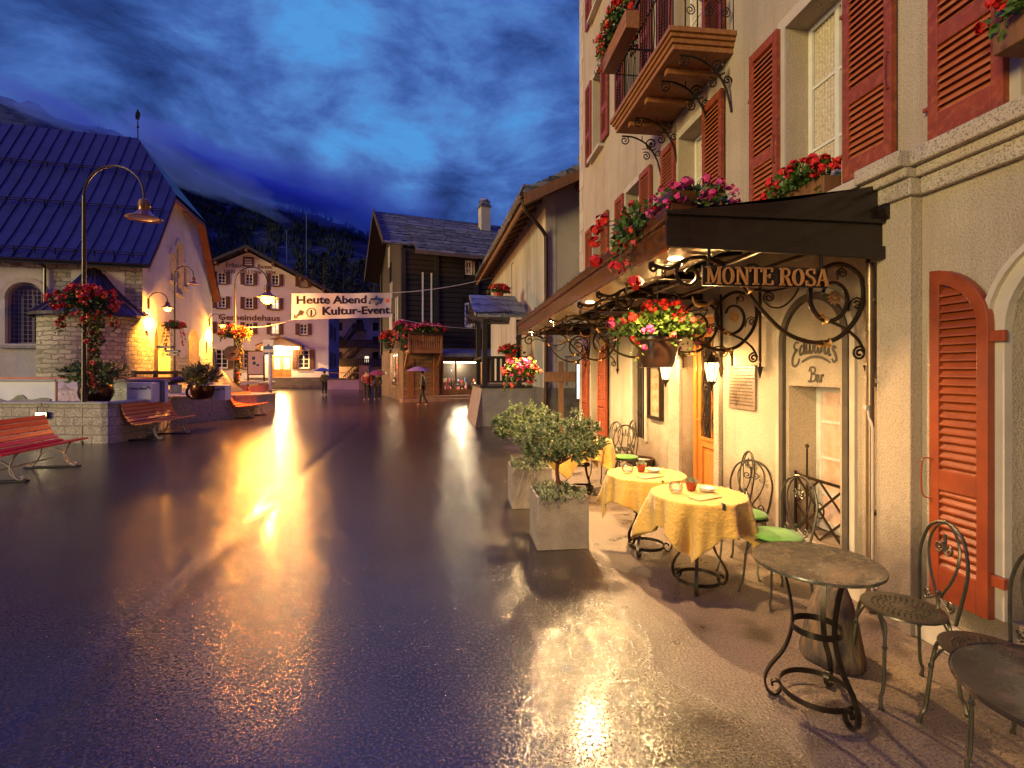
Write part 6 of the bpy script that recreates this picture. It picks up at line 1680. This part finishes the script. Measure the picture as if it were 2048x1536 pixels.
for k in range(16): m.sweep([(x0+.05,ya+.4+k*.75,zr(x0)-.06),(0,ya+.4+k*.75,zr(0)-.06)],.07,.06,(0,1,0))
for x in (.95,2.8): m.tube([(x,-.62,zr(x)-.3),(x,.05,zr(x)-.3)],.12,8)
m.build('eave_timber',wood_br,bh)
m=MB(); m.tube([(x0-.08,ya,zr(x0)+.02),(x0-.08,yb,zr(x0)-.02)],.075,8)
m.tube(catmull([(x0-.05,-.45,zr(x0)-.02),(x0+.05,-.45,zr(x0)-.35),(-.35,-.3,zr(x0)-.6),(-.06,-.09,zr(x0)-.85),(-.02,-.08,zr(x0)-1.2),(-.02,-.08,3),(-.02,-.08,.1)],6),.055,8); m.build('rain_gutter',M('dark_copper_gutter',(.07,.04,.025),.4,metal=.5),bh,smooth='auto')
m=MB(); m.ball((1.0,-.2,zr(1.0)+.42),.14); m.ball((1.15,.2,zr(1.1)+.36),.10); m.build('roof_stone',slab_roof,bh)
# porch with slab roof
m=MB(); m.box(-1.63,-.06,1.6,4.6,-.05,1.18); m.add([(-1.63,1.59,-.05),(-1.85,1.45,-.05),(-1.85,4.7,-.05),(-1.63,4.6,-.05),(-1.63,1.6,1.1),(-1.63,4.6,1.1)],[(0,1,4),(1,2,5,4),(2,3,5)])
for k in range(5): m.box(-1.6,-.4,4.6+k*.3,4.9+k*.3,-.05,1.0-k*.2)
m.build('porch_base',M('porch_render',(.26,.22,.20),.85,(.19,.16,.15),bs=.8,bd=.015,bsc=25),bh)
MB().box(-1.68,-.0,1.55,4.62,1.181,1.24).build('porch_slab',wood_dk,bh)
for (x,y) in ((-1.52,1.72),(-.45,1.72),(-1.52,3.6)): MB().box(x-.075,x+.075,y-.075,y+.075,1.24,3.3).build('porch_post',wood_dk,bh)
m=MB()
slabp=[(-1.80,1.30),(-.30,1.30),(-.30,3.0),(-1.80,3.0)]
m.add([(-1.85,1.25,3.32),(-.32,1.25,3.32),(-.36,2.9,4.12),(-1.90,2.9,4.12),(-1.85,1.25,3.42),(-.32,1.25,3.42),(-.36,2.9,4.22),(-1.90,2.9,4.22),(-1.85,4.4,3.4),(-.32,4.4,3.4)],[(0,1,2,3),(4,5,6,7),(0,1,5,4),(0,3,7,4),(1,2,6,5),(7,6,9,8)])
for k in range(3): m.add([(-1.9+k*.5,1.2+k*.15,3.44+k*.06),(-1.3+k*.5,1.28,3.47),(-1.25+k*.48,2.2,3.93),(-1.95+k*.5,2.1,3.88)],[(0,1,2,3)])
m.build('porch_roof',slab_roof,bh)
m=MB(); m.box(-1.55,-.05,1.66,1.72,2.08,2.16); m.box(-1.58,-1.5,1.7,4.5,2.08,2.16); m.box(-1.55,-.05,1.66,1.72,1.34,1.40)
for k in range(9): m.box(-1.5+k*.17,-1.39+k*.17,1.67,1.71,1.4,2.1)
m.build('porch_railing',wood_dk,bh)
m=MB(); m.tube([(-.05+.001,1.62,2.1),(-.05+.72,-.35,2.1)],.012,5)
for k in range(7): m.tube([(-.05+.12*k,1.62-.33*k,1.3),(-.05+.12*k,1.62-.33*k,2.1)],.009,4)
m.build('iron_railing',iron,bh)
for (x,y,z,lab,s) in ((-.9,3.0,4.35,'red flowers on top of the small slab-roofed porch',81),(-.75,1.55,2.25,'red flowers on the wooden porch railing',82),(-.15,1.4,3.0,'red and green flowers hanging beside the porch roof corner',83)):
    o=fempty('porch_flower_pot',Bf,lab,'flower pot','porch flowers')
    MB().lathe([(.001,z-.22),(.13,z-.22),(.18,z-.02),(.001,z-.02)],12,(x,y,0)).build('pot',terrac,o)
    flower_mass(o,(x,y,z+.06),.38 if s!=83 else .3,.28,.18,260,40,[fl_red],s,leaf=leaf_g,ls=.09,fr=.06,stems=False)
# wooden T-sign, lit display case
b=G(1122,868)
ts=empty('wooden_sign',(W(1122,800,12.9).x,12.9,0),-.05,'rustic wooden board sign on a single post against the beige house','sign')
MB().box(-.07,.07,-.03,.03,0,1.95).build('post',wood_br,ts,bevel=.006); MB().box(-.42,.42,-.07,-.031,1.42,1.68).build('board',wood_br,ts,bevel=.01)
t=text_mb('STUBE',.13,.004,.002,'CENTER'); 
dc=empty('display_case',(W(1165,800,12.35).x,12.35,0),-.3,'narrow bright display case glowing pale blue at the hotel corner','display case')
MB().box(-.16,.16,-.10,.10,.95,1.95).build('case',iron,dc,bevel=.01); MB().box(-.12,.12,-.112,-.101,1.02,1.86).build('glass',vit_em,dc)
MB().box(-.05,.05,-.05,.05,0,.95).build('post',iron,dc)
# ---------------------------------------------------------------- banner over the street
A=W(583,640,22.0); B_=W(783,634,24.2)
bx=Vector((B_.x-A.x,B_.y-A.y,0)); LB=bx.length; bx.normalize(); nb=Vector((bx.y,-bx.x,0))
bn=empty('street_banner',A,0,'white banner reading Heute Abend Kultur-Event hung across the street on wires','banner')
def bq(a,b,t=0): 
    s=a/LB
    return bx*a+Vector((0,0,1))*(b+ (B_.z-A.z)*s)+nb*(t+.06*math.sin(5.5*s+b*1.5)+.035*math.sin(13*s-2*b)+.02*math.sin(23*s+3*b))
HB=1.17
m=MB(); n=30; vs=[bq(LB*i/n,HB*j/6) for j in range(7) for i in range(n+1)]
m.add(vs,[(j*(n+1)+i,j*(n+1)+i+1,(j+1)*(n+1)+i+1,(j+1)*(n+1)+i) for j in range(6) for i in range(n)])
sh=m.build('sheet',banner_m,bn,smooth=True)
def btext(s,a,b,w,size,off=.014):
    t=text_mb(s,size,.002,off); x0=min(v[0] for v in t.v); x1=max(v[0] for v in t.v); k=w/(x1-x0)
    t.v=[tuple(bq(a+(v[0]-x0)*k,b+v[1],.012)) for v in t.v]; return t
t=btext('Heute Abend',LB*.045,.70,LB*.685,.50); t.merge(btext('Kultur-Event',LB*.285,.19,LB*.70,.50))
t.build('lettering',M('navy_ink',(.03,.02,.045),.6),sh)
m=MB(); m.prism([(LB*.75,.66),(LB*.775,.92),(LB*.815,.92),(LB*.835,1.06),(LB*.855,.92),(LB*.915,.92),(LB*.89,.66),(LB*.86,.66),(LB*.84,.56),(LB*.82,.66)],lambda a,b,t:bq(a,b,t),.008,.012); m.build('town_emblem',blue_l,sh)
btext('ZERMATT',LB*.768,.72,LB*.125,.16,.006).build('emblem_lettering',china,sh)
m=MB(); m.prism([(LB*.955+.09*math.cos(k*.3927),.80+.09*math.sin(k*.3927)) for k in range(16)],lambda a,b,t:bq(a,b,t),.008,.012); m.build('red_dot',M('orange_red_print',(.6,.14,.04),.5),sh)
m=MB(); c0=(LB*.18,.30)
m.sweep([bq(c0[0]+.19*math.cos(k*.26),c0[1]+.19*math.sin(k*.26),.012) for k in range(24)],.018,.002,nb,closed=True)
m.prism([(LB*.015,.05),(LB*.02,.26),(LB*.04,.19),(LB*.055,.27),(LB*.075,.44),(LB*.115,.36),(LB*.10,.20),(LB*.06,.16),(LB*.05,.11),(LB*.06,.06)],lambda a,b,t:bq(a,b,t),.008,.012)
m.merge(btext('i',c0[0]-.04,.17,.075,.36,.02)); m.build('information_symbol',ink,sh)
wl_=lambda p,q,sag=.15,n=12:[p+(q-p)*(i/n)-Vector((0,0,sag*4*(i/n)*(1-i/n))) for i in range(n+1)]
e1=W(990,553,24.5)-A; e2=W(968,657,25.5)-A; e3=W(487,655,20.0)-A; e4=W(430,628,30)-A
for w_,q_ in ((wl_(bq(LB,HB),e1),.016),(wl_(bq(LB,0),e2),.010),(wl_(bq(0,0),e3,.1),.016)): MB().tube(w_,q_,4).build('wire',M('wire_grey',(.35,.33,.33),.5),bn)
# ---------------------------------------------------------------- people (still figures)
def skinmesh(name,verts,edges,rad,mat,parent,sub=1):
    me=bpy.data.meshes.new(name); me.from_pydata(verts,edges,[]); me.update()
    o=bpy.data.objects.new(name,me); COL.objects.link(o); me.materials.append(mat); reg(o,parent)
    md=o.modifiers.new('sk','SKIN'); md.use_smooth_shade=True
    sv=me.skin_vertices[0] if me.skin_vertices else None
    if sv is None:
        bm=bmesh.new(); bm.from_mesh(me); bm.verts.layers.skin.verify(); bm.to_mesh(me); bm.free(); sv=me.skin_vertices[0]
    for i,r in enumerate(rad):
        sv.data[i].radius=(r,r) if not isinstance(r,tuple) else r; sv.data[i].use_root=(i==0)
    s=o.modifiers.new('ss','SUBSURF'); s.levels=sub; s.render_levels=sub
    return o
def person(x,y,rz,label,coat,legs,hairc,sc=1.0,stride=.12,umb=True,grp=None):
    o=empty('person',(x,y,0),rz,label,'person',grp); o.scale=(sc,sc,sc)
    s=stride
    V=[(0,0,.95),(0,0,1.12),(0,.01,1.36),(0,.0,1.47),(0,.015,1.53),(0,.02,1.60),(0,.02,1.67),
       (.095,0,.90),(.10,s*.5,.50),(.10,s-.03,.08),(.10,s+.10,.035),(-.095,0,.90),(-.10,-s*.3,.50),(-.10,-s-.05,.10),(-.10,-s+.08,.035),
       (.18,0,1.40),(.25,.02,1.14),(.20,.20,1.12),(.17,.26,1.16),(-.18,0,1.40),(-.25,-.03,1.14),(-.26,.04,.90),(-.26,.06,.82)]
    E_=[(0,1),(1,2),(2,3),(3,4),(4,5),(5,6),(0,7),(7,8),(8,9),(9,10),(0,11),(11,12),(12,13),(13,14),(2,15),(15,16),(16,17),(17,18),(2,19),(19,20),(20,21),(21,22)]
    Rr=[.12,.11,.12,.052,.062,.085,.07,.085,.058,.042,.035,.085,.058,.042,.035,.055,.042,.034,.03,.055,.042,.034,.03]
    skinmesh('person_body',V,E_,Rr,skin,o)
    I=[0,1,2,15,16,17,19,20,21]; mp={a:i for i,a in enumerate(I)}
    VV=[V[i] for i in I]; VV[0]=(0,0,.86)
    skinmesh('coat',VV,[(mp[a],mp[b]) for a,b in E_ if a in mp and b in mp],[.155,.145,.145,.072,.06,.05,.072,.06,.05],coat,o)
    I=[0,7,8,9,11,12,13]; mp={a:i for i,a in enumerate(I)}
    skinmesh('trousers',[V[i] for i in I],[(mp[a],mp[b]) for a,b in E_ if a in mp and b in mp],[.13,.10,.075,.06,.10,.075,.06],legs,o)
    MB().lathe([(.001,.105),(.05,.095),(.085,.06),(.098,.01),(.09,-.05)],14,(0,.005,1.625)).build('hair',hairc,o,smooth=True)
    return o
def umbrella(x,y,z,label,mat,r=.55,rz=0,tilt=0):
    o=empty('umbrella',(x,y,z),rz,label,'umbrella','open umbrellas'); o.rotation_euler=(tilt,0,rz)
    m=MB(); n=8
    P=[(0.001,.78),(.18,.76),(.36,.69),(r,.56)]
    m.lathe(P,32,wob=lambda a,zz:1-.05*abs(math.sin(n*a/2))**.5*(zz<.7) ); m.build('fabric',mat,o,smooth=True)
    MB().tube([(0,0,-.02),(0,0,.86)],.010,6).build('shaft',chrome,o); MB().tube([(0,0,.02),(0,0,-.1),(.03,0,-.14),(.06,0,-.11)],.015,6).build('handle',wood_dk,o)
    return o
hair=M('dark_hair',(.03,.018,.012),.6)
coat_r=M('dark_red_jacket',(.22,.03,.025),.7); coat_k=M('black_coat',(.02,.016,.018),.7); coat_o=M('olive_coat',(.10,.075,.03),.7); coat_g=M('grey_green_coat',(.05,.05,.045),.7)
p1=W(733,800,29); person(p1.x,29,PI+.2,'person in a dark red jacket walking up the street, seen from behind',coat_r,cloth_dk,hair,1.03)
p2=W(754,800,29.3); person(p2.x,29.3,PI+.1,'person in a black coat walking next to the one in the red jacket',coat_k,cloth_dk,hair,.98)
umbrella(p2.x+.12,29.15,1.0,'open red umbrella held low beside the person in the black coat',um_rd,.5,0,.2)
p3=W(649,790,35); person(p3.x,35,.4,'person in an olive coat under a blue umbrella before the garden wall',coat_o,cloth_dk,hair,1.0)
umbrella(p3.x-.12,34.9,1.14,'open blue umbrella over the person in the olive coat',um_bl,.62,0,-.05)
p4=W(845,800,24.5); person(p4.x,24.5,PI/2,'person in a dark grey coat walking past the shop under a lilac umbrella',coat_g,cloth_dk,hair,1.0,.2)
umbrella(p4.x-.2,24.45,1.14,'open lilac umbrella in front of the shop window',um_lv,.60,0,0)
# ---------------------------------------------------------------- conifers beyond the town hall
conifer_m=conifer
def conifer_tree(x,y,h,r,label,seed):
    r_=random.Random(seed); o=empty('conifer_tree',(x,y,-.5),0,label,'tree','dark conifers beyond the town hall')
    MB().tube([(0,0,0),(0,0,h*.97)],[h*.018,.03],6).build('trunk',bark,o)
    m=MB()
    for k in range(2600):
        f=r_.random()**1.1; z=h*(.08+.92*f); rr=1.35*r*(1-f)**.95*(.72+.28*math.sin(z*2.3+seed)**2)+.05
        a=r_.uniform(0,2*PI); q=r_.random()**.6*1.05; p=(rr*q*math.cos(a),rr*q*math.sin(a),z-q*rr*.28)
        m.leaf(p,(math.cos(a),math.sin(a),r_.uniform(-.6,.15)),r_.uniform(.6,1.3)*(1-.6*f),.42,r_)
    for q in range(14): m.leaf((0,0,h*.95),(r_.uniform(-.3,.3),r_.uniform(-.3,.3),1),h*.05,.25,r_)
    m.build('crown',conifer_m,o)
cl=[(600,515,92,3.6,'dark conifer just right of the town hall roof ridge'),(622,525,95,3.2,'shorter dark conifer behind the town hall roof slope'),(648,503,84,3.0,'slender tall conifer standing clear right of the town hall roof'),(668,535,96,3.4,'dark conifer filling the gap behind the slender tall one'),(688,512,86,4.4,'broad dark conifer left of centre in the clump above the far chalet'),(709,530,97,3.8,'dark conifer in the clump behind the broadest ones'),(724,518,88,4.4,'broad dark conifer nearest the timber house roof'),(748,535,92,4.4,'dark conifer half hidden by the timber house'),(770,545,96,4.6,'lowest dark conifer mostly behind the timber house')]
for i,(px,py,d,r,lab) in enumerate(cl):
    q=W(px,py,d); conifer_tree(q.x,d,q.z+.5,r,lab,100+i)
# ---------------------------------------------------------------- mountains
def lerp_tab(tab,x):
    if x<=tab[0][0]: return tab[0][1]
    for (a,b),(c,d) in zip(tab,tab[1:]):
        if x<=c: return b+(d-b)*(x-a)/(c-a)
    return tab[-1][1]
from mathutils import noise as mnoise
ridge=[(-900,60),(-400,130),(0,190),(70,206),(110,236),(200,258),(300,285),(400,352),(470,395),(560,412),(700,455),(760,478),(900,520),(1100,560),(1500,600),(2200,620),(3200,600)]
def mountain(nm,tab,d0,d1,px0,px1,n,rows,mat):
    vs=[]
    for i in range(n+1):
        px=px0+(px1-px0)*i/n; py=lerp_tab(tab,px)
        for j in range(rows+1):
            f=j/rows
            if j==rows: d=d1*1.3; z=-20
            else:
                g=j/(rows-1); d=d0+(d1-d0)*g
                e=(HY-py)/F*(g**.85)
                z=CAMZ+e*d-3*(1-g)
                z+=mnoise.fractal(Vector((px*.012,d*.02,3.1)),1,2,5)*d*.012*(.3+g)
                if g>.9: z+=abs(mnoise.noise(Vector((px*.35,0,0))))*d*.006
            vs.append(((px-CX)/F*d,d,z))
    c=rows+1
    fs=[(i*c+j,(i+1)*c+j,(i+1)*c+j+1,i*c+j+1) for i in range(n) for j in range(rows)]
    o=MB().add(vs,fs).build(nm,mat,None,smooth=True); tag(o,kind='structure'); return o
def mtn_mat():
    m,nt,p,vec=base('forested_mountain')
    n1=noise(nt,vec,.012,8,.65); n2=noise(nt,vec,.11,9,.82)
    c=mix(nt,ramp(nt,n2,.42,.60),(.010,.018,.026),(.045,.062,.10))
    c=mix(nt,ramp(nt,n1,.52,.70),c,(.09,.11,.15))
    nt.links.new(c,p.inputs['Base Color']); p.inputs['Roughness'].default_value=.95; p.inputs['Specular IOR Level'].default_value=.1
    nt.links.new(bump(nt,n2,1.0,3.0),p.inputs['Normal']); return m
mountain('mountain_slope',ridge,150,1800,-1400,3400,260,44,mtn_mat())
def mz(px,g,d):
    e=(HY-lerp_tab(ridge,px))/F*(g**.85)
    return CAMZ+e*d-3*(1-g)+mnoise.fractal(Vector((px*.012,d*.02,3.1)),1,2,5)*d*.012*(.3+g)
r_=random.Random(77); m=MB()
for k in range(15000):
    px=r_.uniform(180,860); g=r_.uniform(.04,.99)**.75; d=150+1650*g
    if mnoise.noise(Vector((px*.02,g*9,1)))<-.22: continue
    x=(px-CX)/F*d; z=mz(px,g,d); h=r_.uniform(11,20); q=h*r_.uniform(.15,.22); a=r_.uniform(0,2)
    m.add([(x+q*math.cos(a+i*PI/2),d+q*math.sin(a+i*PI/2),z) for i in range(4)]+[(x,d,z+h)],[(0,1,4),(1,2,4),(2,3,4),(3,0,4)])
tag(m.build('forest',M('distant_forest',(.022,.032,.036),.9,(.010,.015,.018),vs=.02,spec=.1),None),kind='stuff')
# mist clinging to the slope: soft closed bodies of thin cloud
def mistmat(den):
    k='slope_mist_%g'%den
    if k in _mc: return _mc[k]
    m=bpy.data.materials.new(k); m.use_nodes=True; nt=m.node_tree; nt.nodes.clear()
    o=nt.nodes.new('ShaderNodeOutputMaterial'); v=nt.nodes.new('ShaderNodeVolumePrincipled')
    v.inputs['Color'].default_value=(.22,.38,.95,1); v.inputs['Density'].default_value=den; v.inputs['Anisotropy'].default_value=.1
    nt.links.new(v.outputs[0],o.inputs['Volume']); _mc[k]=m; return m
def mist(px,py,d,w,h,dp_,den,seed,tilt=0):
    c=W(px,py,d); vs=[];fs=[]; n,mm=28,16
    for j in range(mm+1):
        for i in range(n):
            th=PI*j/mm; ph=2*PI*i/n; v=Vector((math.sin(th)*math.cos(ph),math.sin(th)*math.sin(ph),math.cos(th)))
            k=1+.55*mnoise.fractal(v*1.6+Vector((seed,0,0)),1,2,4)
            q=Vector((v.x*w*k,v.y*dp_*k,v.z*h*k)); q.z+=-tilt*q.x
            vs.append(c+q)
    for j in range(mm):
        for i in range(n): fs.append((j*n+i,j*n+(i+1)%n,(j+1)*n+(i+1)%n,(j+1)*n+i))
    o=MB().add(vs,fs).build('mist_bank',mistmat(den),None,smooth=True); tag(o,kind='stuff'); return o
MISTS=[(50,196,470,55,14,36,.010,61,.35),(150,235,470,50,12,36,.012,63,.35),(372,312,470,34,9,26,.022,41,.45),(425,338,470,40,10,26,.022,43,.4),(480,362,480,36,9,26,.020,45,.3),(545,378,500,44,9,26,.018,47,.2),(330,282,460,30,8,24,.022,49,.5),(610,398,520,44,11,26,.016,51,.15),(690,425,540,50,14,26,.014,53,.1),(390,330,480,75,26,60,.010,1,.45),(470,345,520,70,24,60,.009,5,.3),(560,370,560,85,24,60,.008,13,.15),(660,400,580,90,32,60,.008,17,.1),(740,430,600,80,40,60,.006,25,0)]
K_=2.9
for a in MISTS: mist(a[0],a[1],a[2]*K_,a[3]*K_,a[4]*K_,a[5]*K_,a[6]/K_,a[7],a[8])
# ---------------------------------------------------------------- dusk sky
wd=bpy.data.worlds.new('World'); SC.world=wd; wd.use_nodes=True; nt=wd.node_tree
bg=nt.nodes['Background']; tc=nt.nodes.new('ShaderNodeTexCoord'); vec=tc.outputs['Generated']
mp=nn(nt,'ShaderNodeMapping'); mp.inputs['Scale'].default_value=(1.0,1.0,2.1); nt.links.new(vec,mp.inputs['Vector'])
n1=noise(nt,mp.outputs[0],4.6,11,.62,.25); 
mp2=nn(nt,'ShaderNodeMapping'); mp2.inputs['Scale'].default_value=(1,1,1.6); mp2.inputs['Location'].default_value=(3.2,.7,1.1); nt.links.new(vec,mp2.inputs['Vector'])
n2=noise(nt,mp2.outputs[0],1.5,4,.5,.2)
def M_(op,a,b=None,c=None):
    n=nn(nt,'ShaderNodeMath',operation=op)
    for i,v in enumerate((a,b,c)):
        if v is None: continue
        if isinstance(v,(int,float)): n.inputs[i].default_value=v
        else: nt.links.new(v,n.inputs[i])
    return n.outputs[0]
val=M_('ADD',M_('MULTIPLY',M_('SUBTRACT',n1,.5),1.75),M_('MULTIPLY',M_('SUBTRACT',n2,.5),.55))
def lobe(px,py,width,amp):
    d=Vector(((px-CX)/F,1,(HY-py)/F)).normalized()
    dn=nn(nt,'ShaderNodeVectorMath',operation='DOT_PRODUCT'); dn.inputs[1].default_value=d; nt.links.new(vec,dn.inputs[0])
    r=nn(nt,'ShaderNodeMapRange'); r.interpolation_type='SMOOTHERSTEP'; r.inputs[1].default_value=math.cos(width); r.inputs[2].default_value=1; r.inputs[3].default_value=0; r.inputs[4].default_value=amp
    nt.links.new(dn.outputs['Value'],r.inputs[0]); return r.outputs[0]
LOBES=[(640,-40,.15,.36),(745,335,.14,.40),(560,100,.22,.12),(430,300,.10,.18),(1000,330,.12,.14),(1140,230,.16,.26),(260,60,.45,.10),(700,170,.30,.12),(900,190,.22,.16),(480,300,.25,.10),(60,150,.16,.16),(820,430,.2,-.08),(1000,60,.25,.06)]
for l in LOBES: val=M_('ADD',val,lobe(*l))
sx=nn(nt,'ShaderNodeSeparateXYZ'); nt.links.new(vec,sx.inputs[0])
up=nn(nt,'ShaderNodeMapRange'); up.inputs[1].default_value=.5; up.inputs[2].default_value=.95; up.inputs[3].default_value=0; up.inputs[4].default_value=.22; nt.links.new(sx.outputs[2],up.inputs[0])
val=M_('ADD',val,up.outputs[0])
r=nt.nodes.new('ShaderNodeValToRGB'); e=r.color_ramp; nt.links.new(M_('ADD',val,.31),r.inputs[0])
e.elements[0].position=0; e.elements[0].color=(.010,.018,.075,1); e.elements[1].position=1; e.elements[1].color=(.10,.38,.88,1)
for p_,c in ((.25,(.016,.036,.16)),(.45,(.034,.085,.32)),(.66,(.07,.17,.54)),(.82,(.10,.27,.70))):
    k=e.elements.new(p_); k.color=(*c,1)
hz=nn(nt,'ShaderNodeMapRange'); hz.inputs[1].default_value=-.05; hz.inputs[2].default_value=.02; nt.links.new(sx.outputs[2],hz.inputs[0])
zen=nn(nt,'ShaderNodeMapRange'); zen.inputs[1].default_value=.59; zen.inputs[2].default_value=.76; zen.inputs[3].default_value=0; zen.inputs[4].default_value=1; nt.links.new(sx.outputs[2],zen.inputs[0])
colr=mix(nt,zen.outputs[0],r.outputs[0],(.20,.15,1.5))
nt.links.new(mix(nt,hz.outputs[0],(.01,.012,.03),colr),bg.inputs['Color']); bg.inputs['Strength'].default_value=SKY_STRENGTH if 'SKY_STRENGTH' in globals() else .68
# warm low sun, added to brighten the facades; no such source in view
sl_=bpy.data.lights.new('facade_fill_sun','SUN'); sl_.energy=2.6; sl_.angle=math.radians(18); sl_.color=(1,.80,.36)
so=bpy.data.objects.new('facade_fill_sun',sl_); COL.objects.link(so)
dirv=Vector((-.77,-.58,.17)).normalized(); so.rotation_euler=dirv.to_track_quat('Z','Y').to_euler()
# downlights in the canopy soffit
for i,s in enumerate(DL):
    li=bpy.data.lights.new('canopy_downlight','SPOT'); li.energy=(290,640,590,560)[i]; li.color=(1,.63,.28); li.spot_size=math.radians(158); li.spot_blend=.7; li.shadow_soft_size=.05
    lo=bpy.data.objects.new('canopy_downlight',li); COL.objects.link(lo); reg(lo,cano); lo.location=(s,TO-.18,2.47)
# ---------------------------------------------------------------- camera
cam=bpy.data.cameras.new('camera'); co=bpy.data.objects.new('camera',cam); COL.objects.link(co); SC.camera=co
cam.sensor_width=36; cam.lens=36*F/2048; cam.shift_y=-(768-HY)/2048; cam.clip_start=.05; cam.clip_end=6000
co.location=(0,0,CAMZ); co.rotation_euler=(PI/2,0,0)
SC.view_settings.view_transform='Standard'; SC.view_settings.look='None'; SC.view_settings.exposure=.28; SC.view_settings.gamma=1
SC.cycles.use_denoising=True
SC.cycles.max_bounces=6; SC.cycles.diffuse_bounces=3; SC.cycles.glossy_bounces=3; SC.cycles.transmission_bounces=4; SC.cycles.volume_bounces=1
SC.cycles.sample_clamp_indirect=4.0
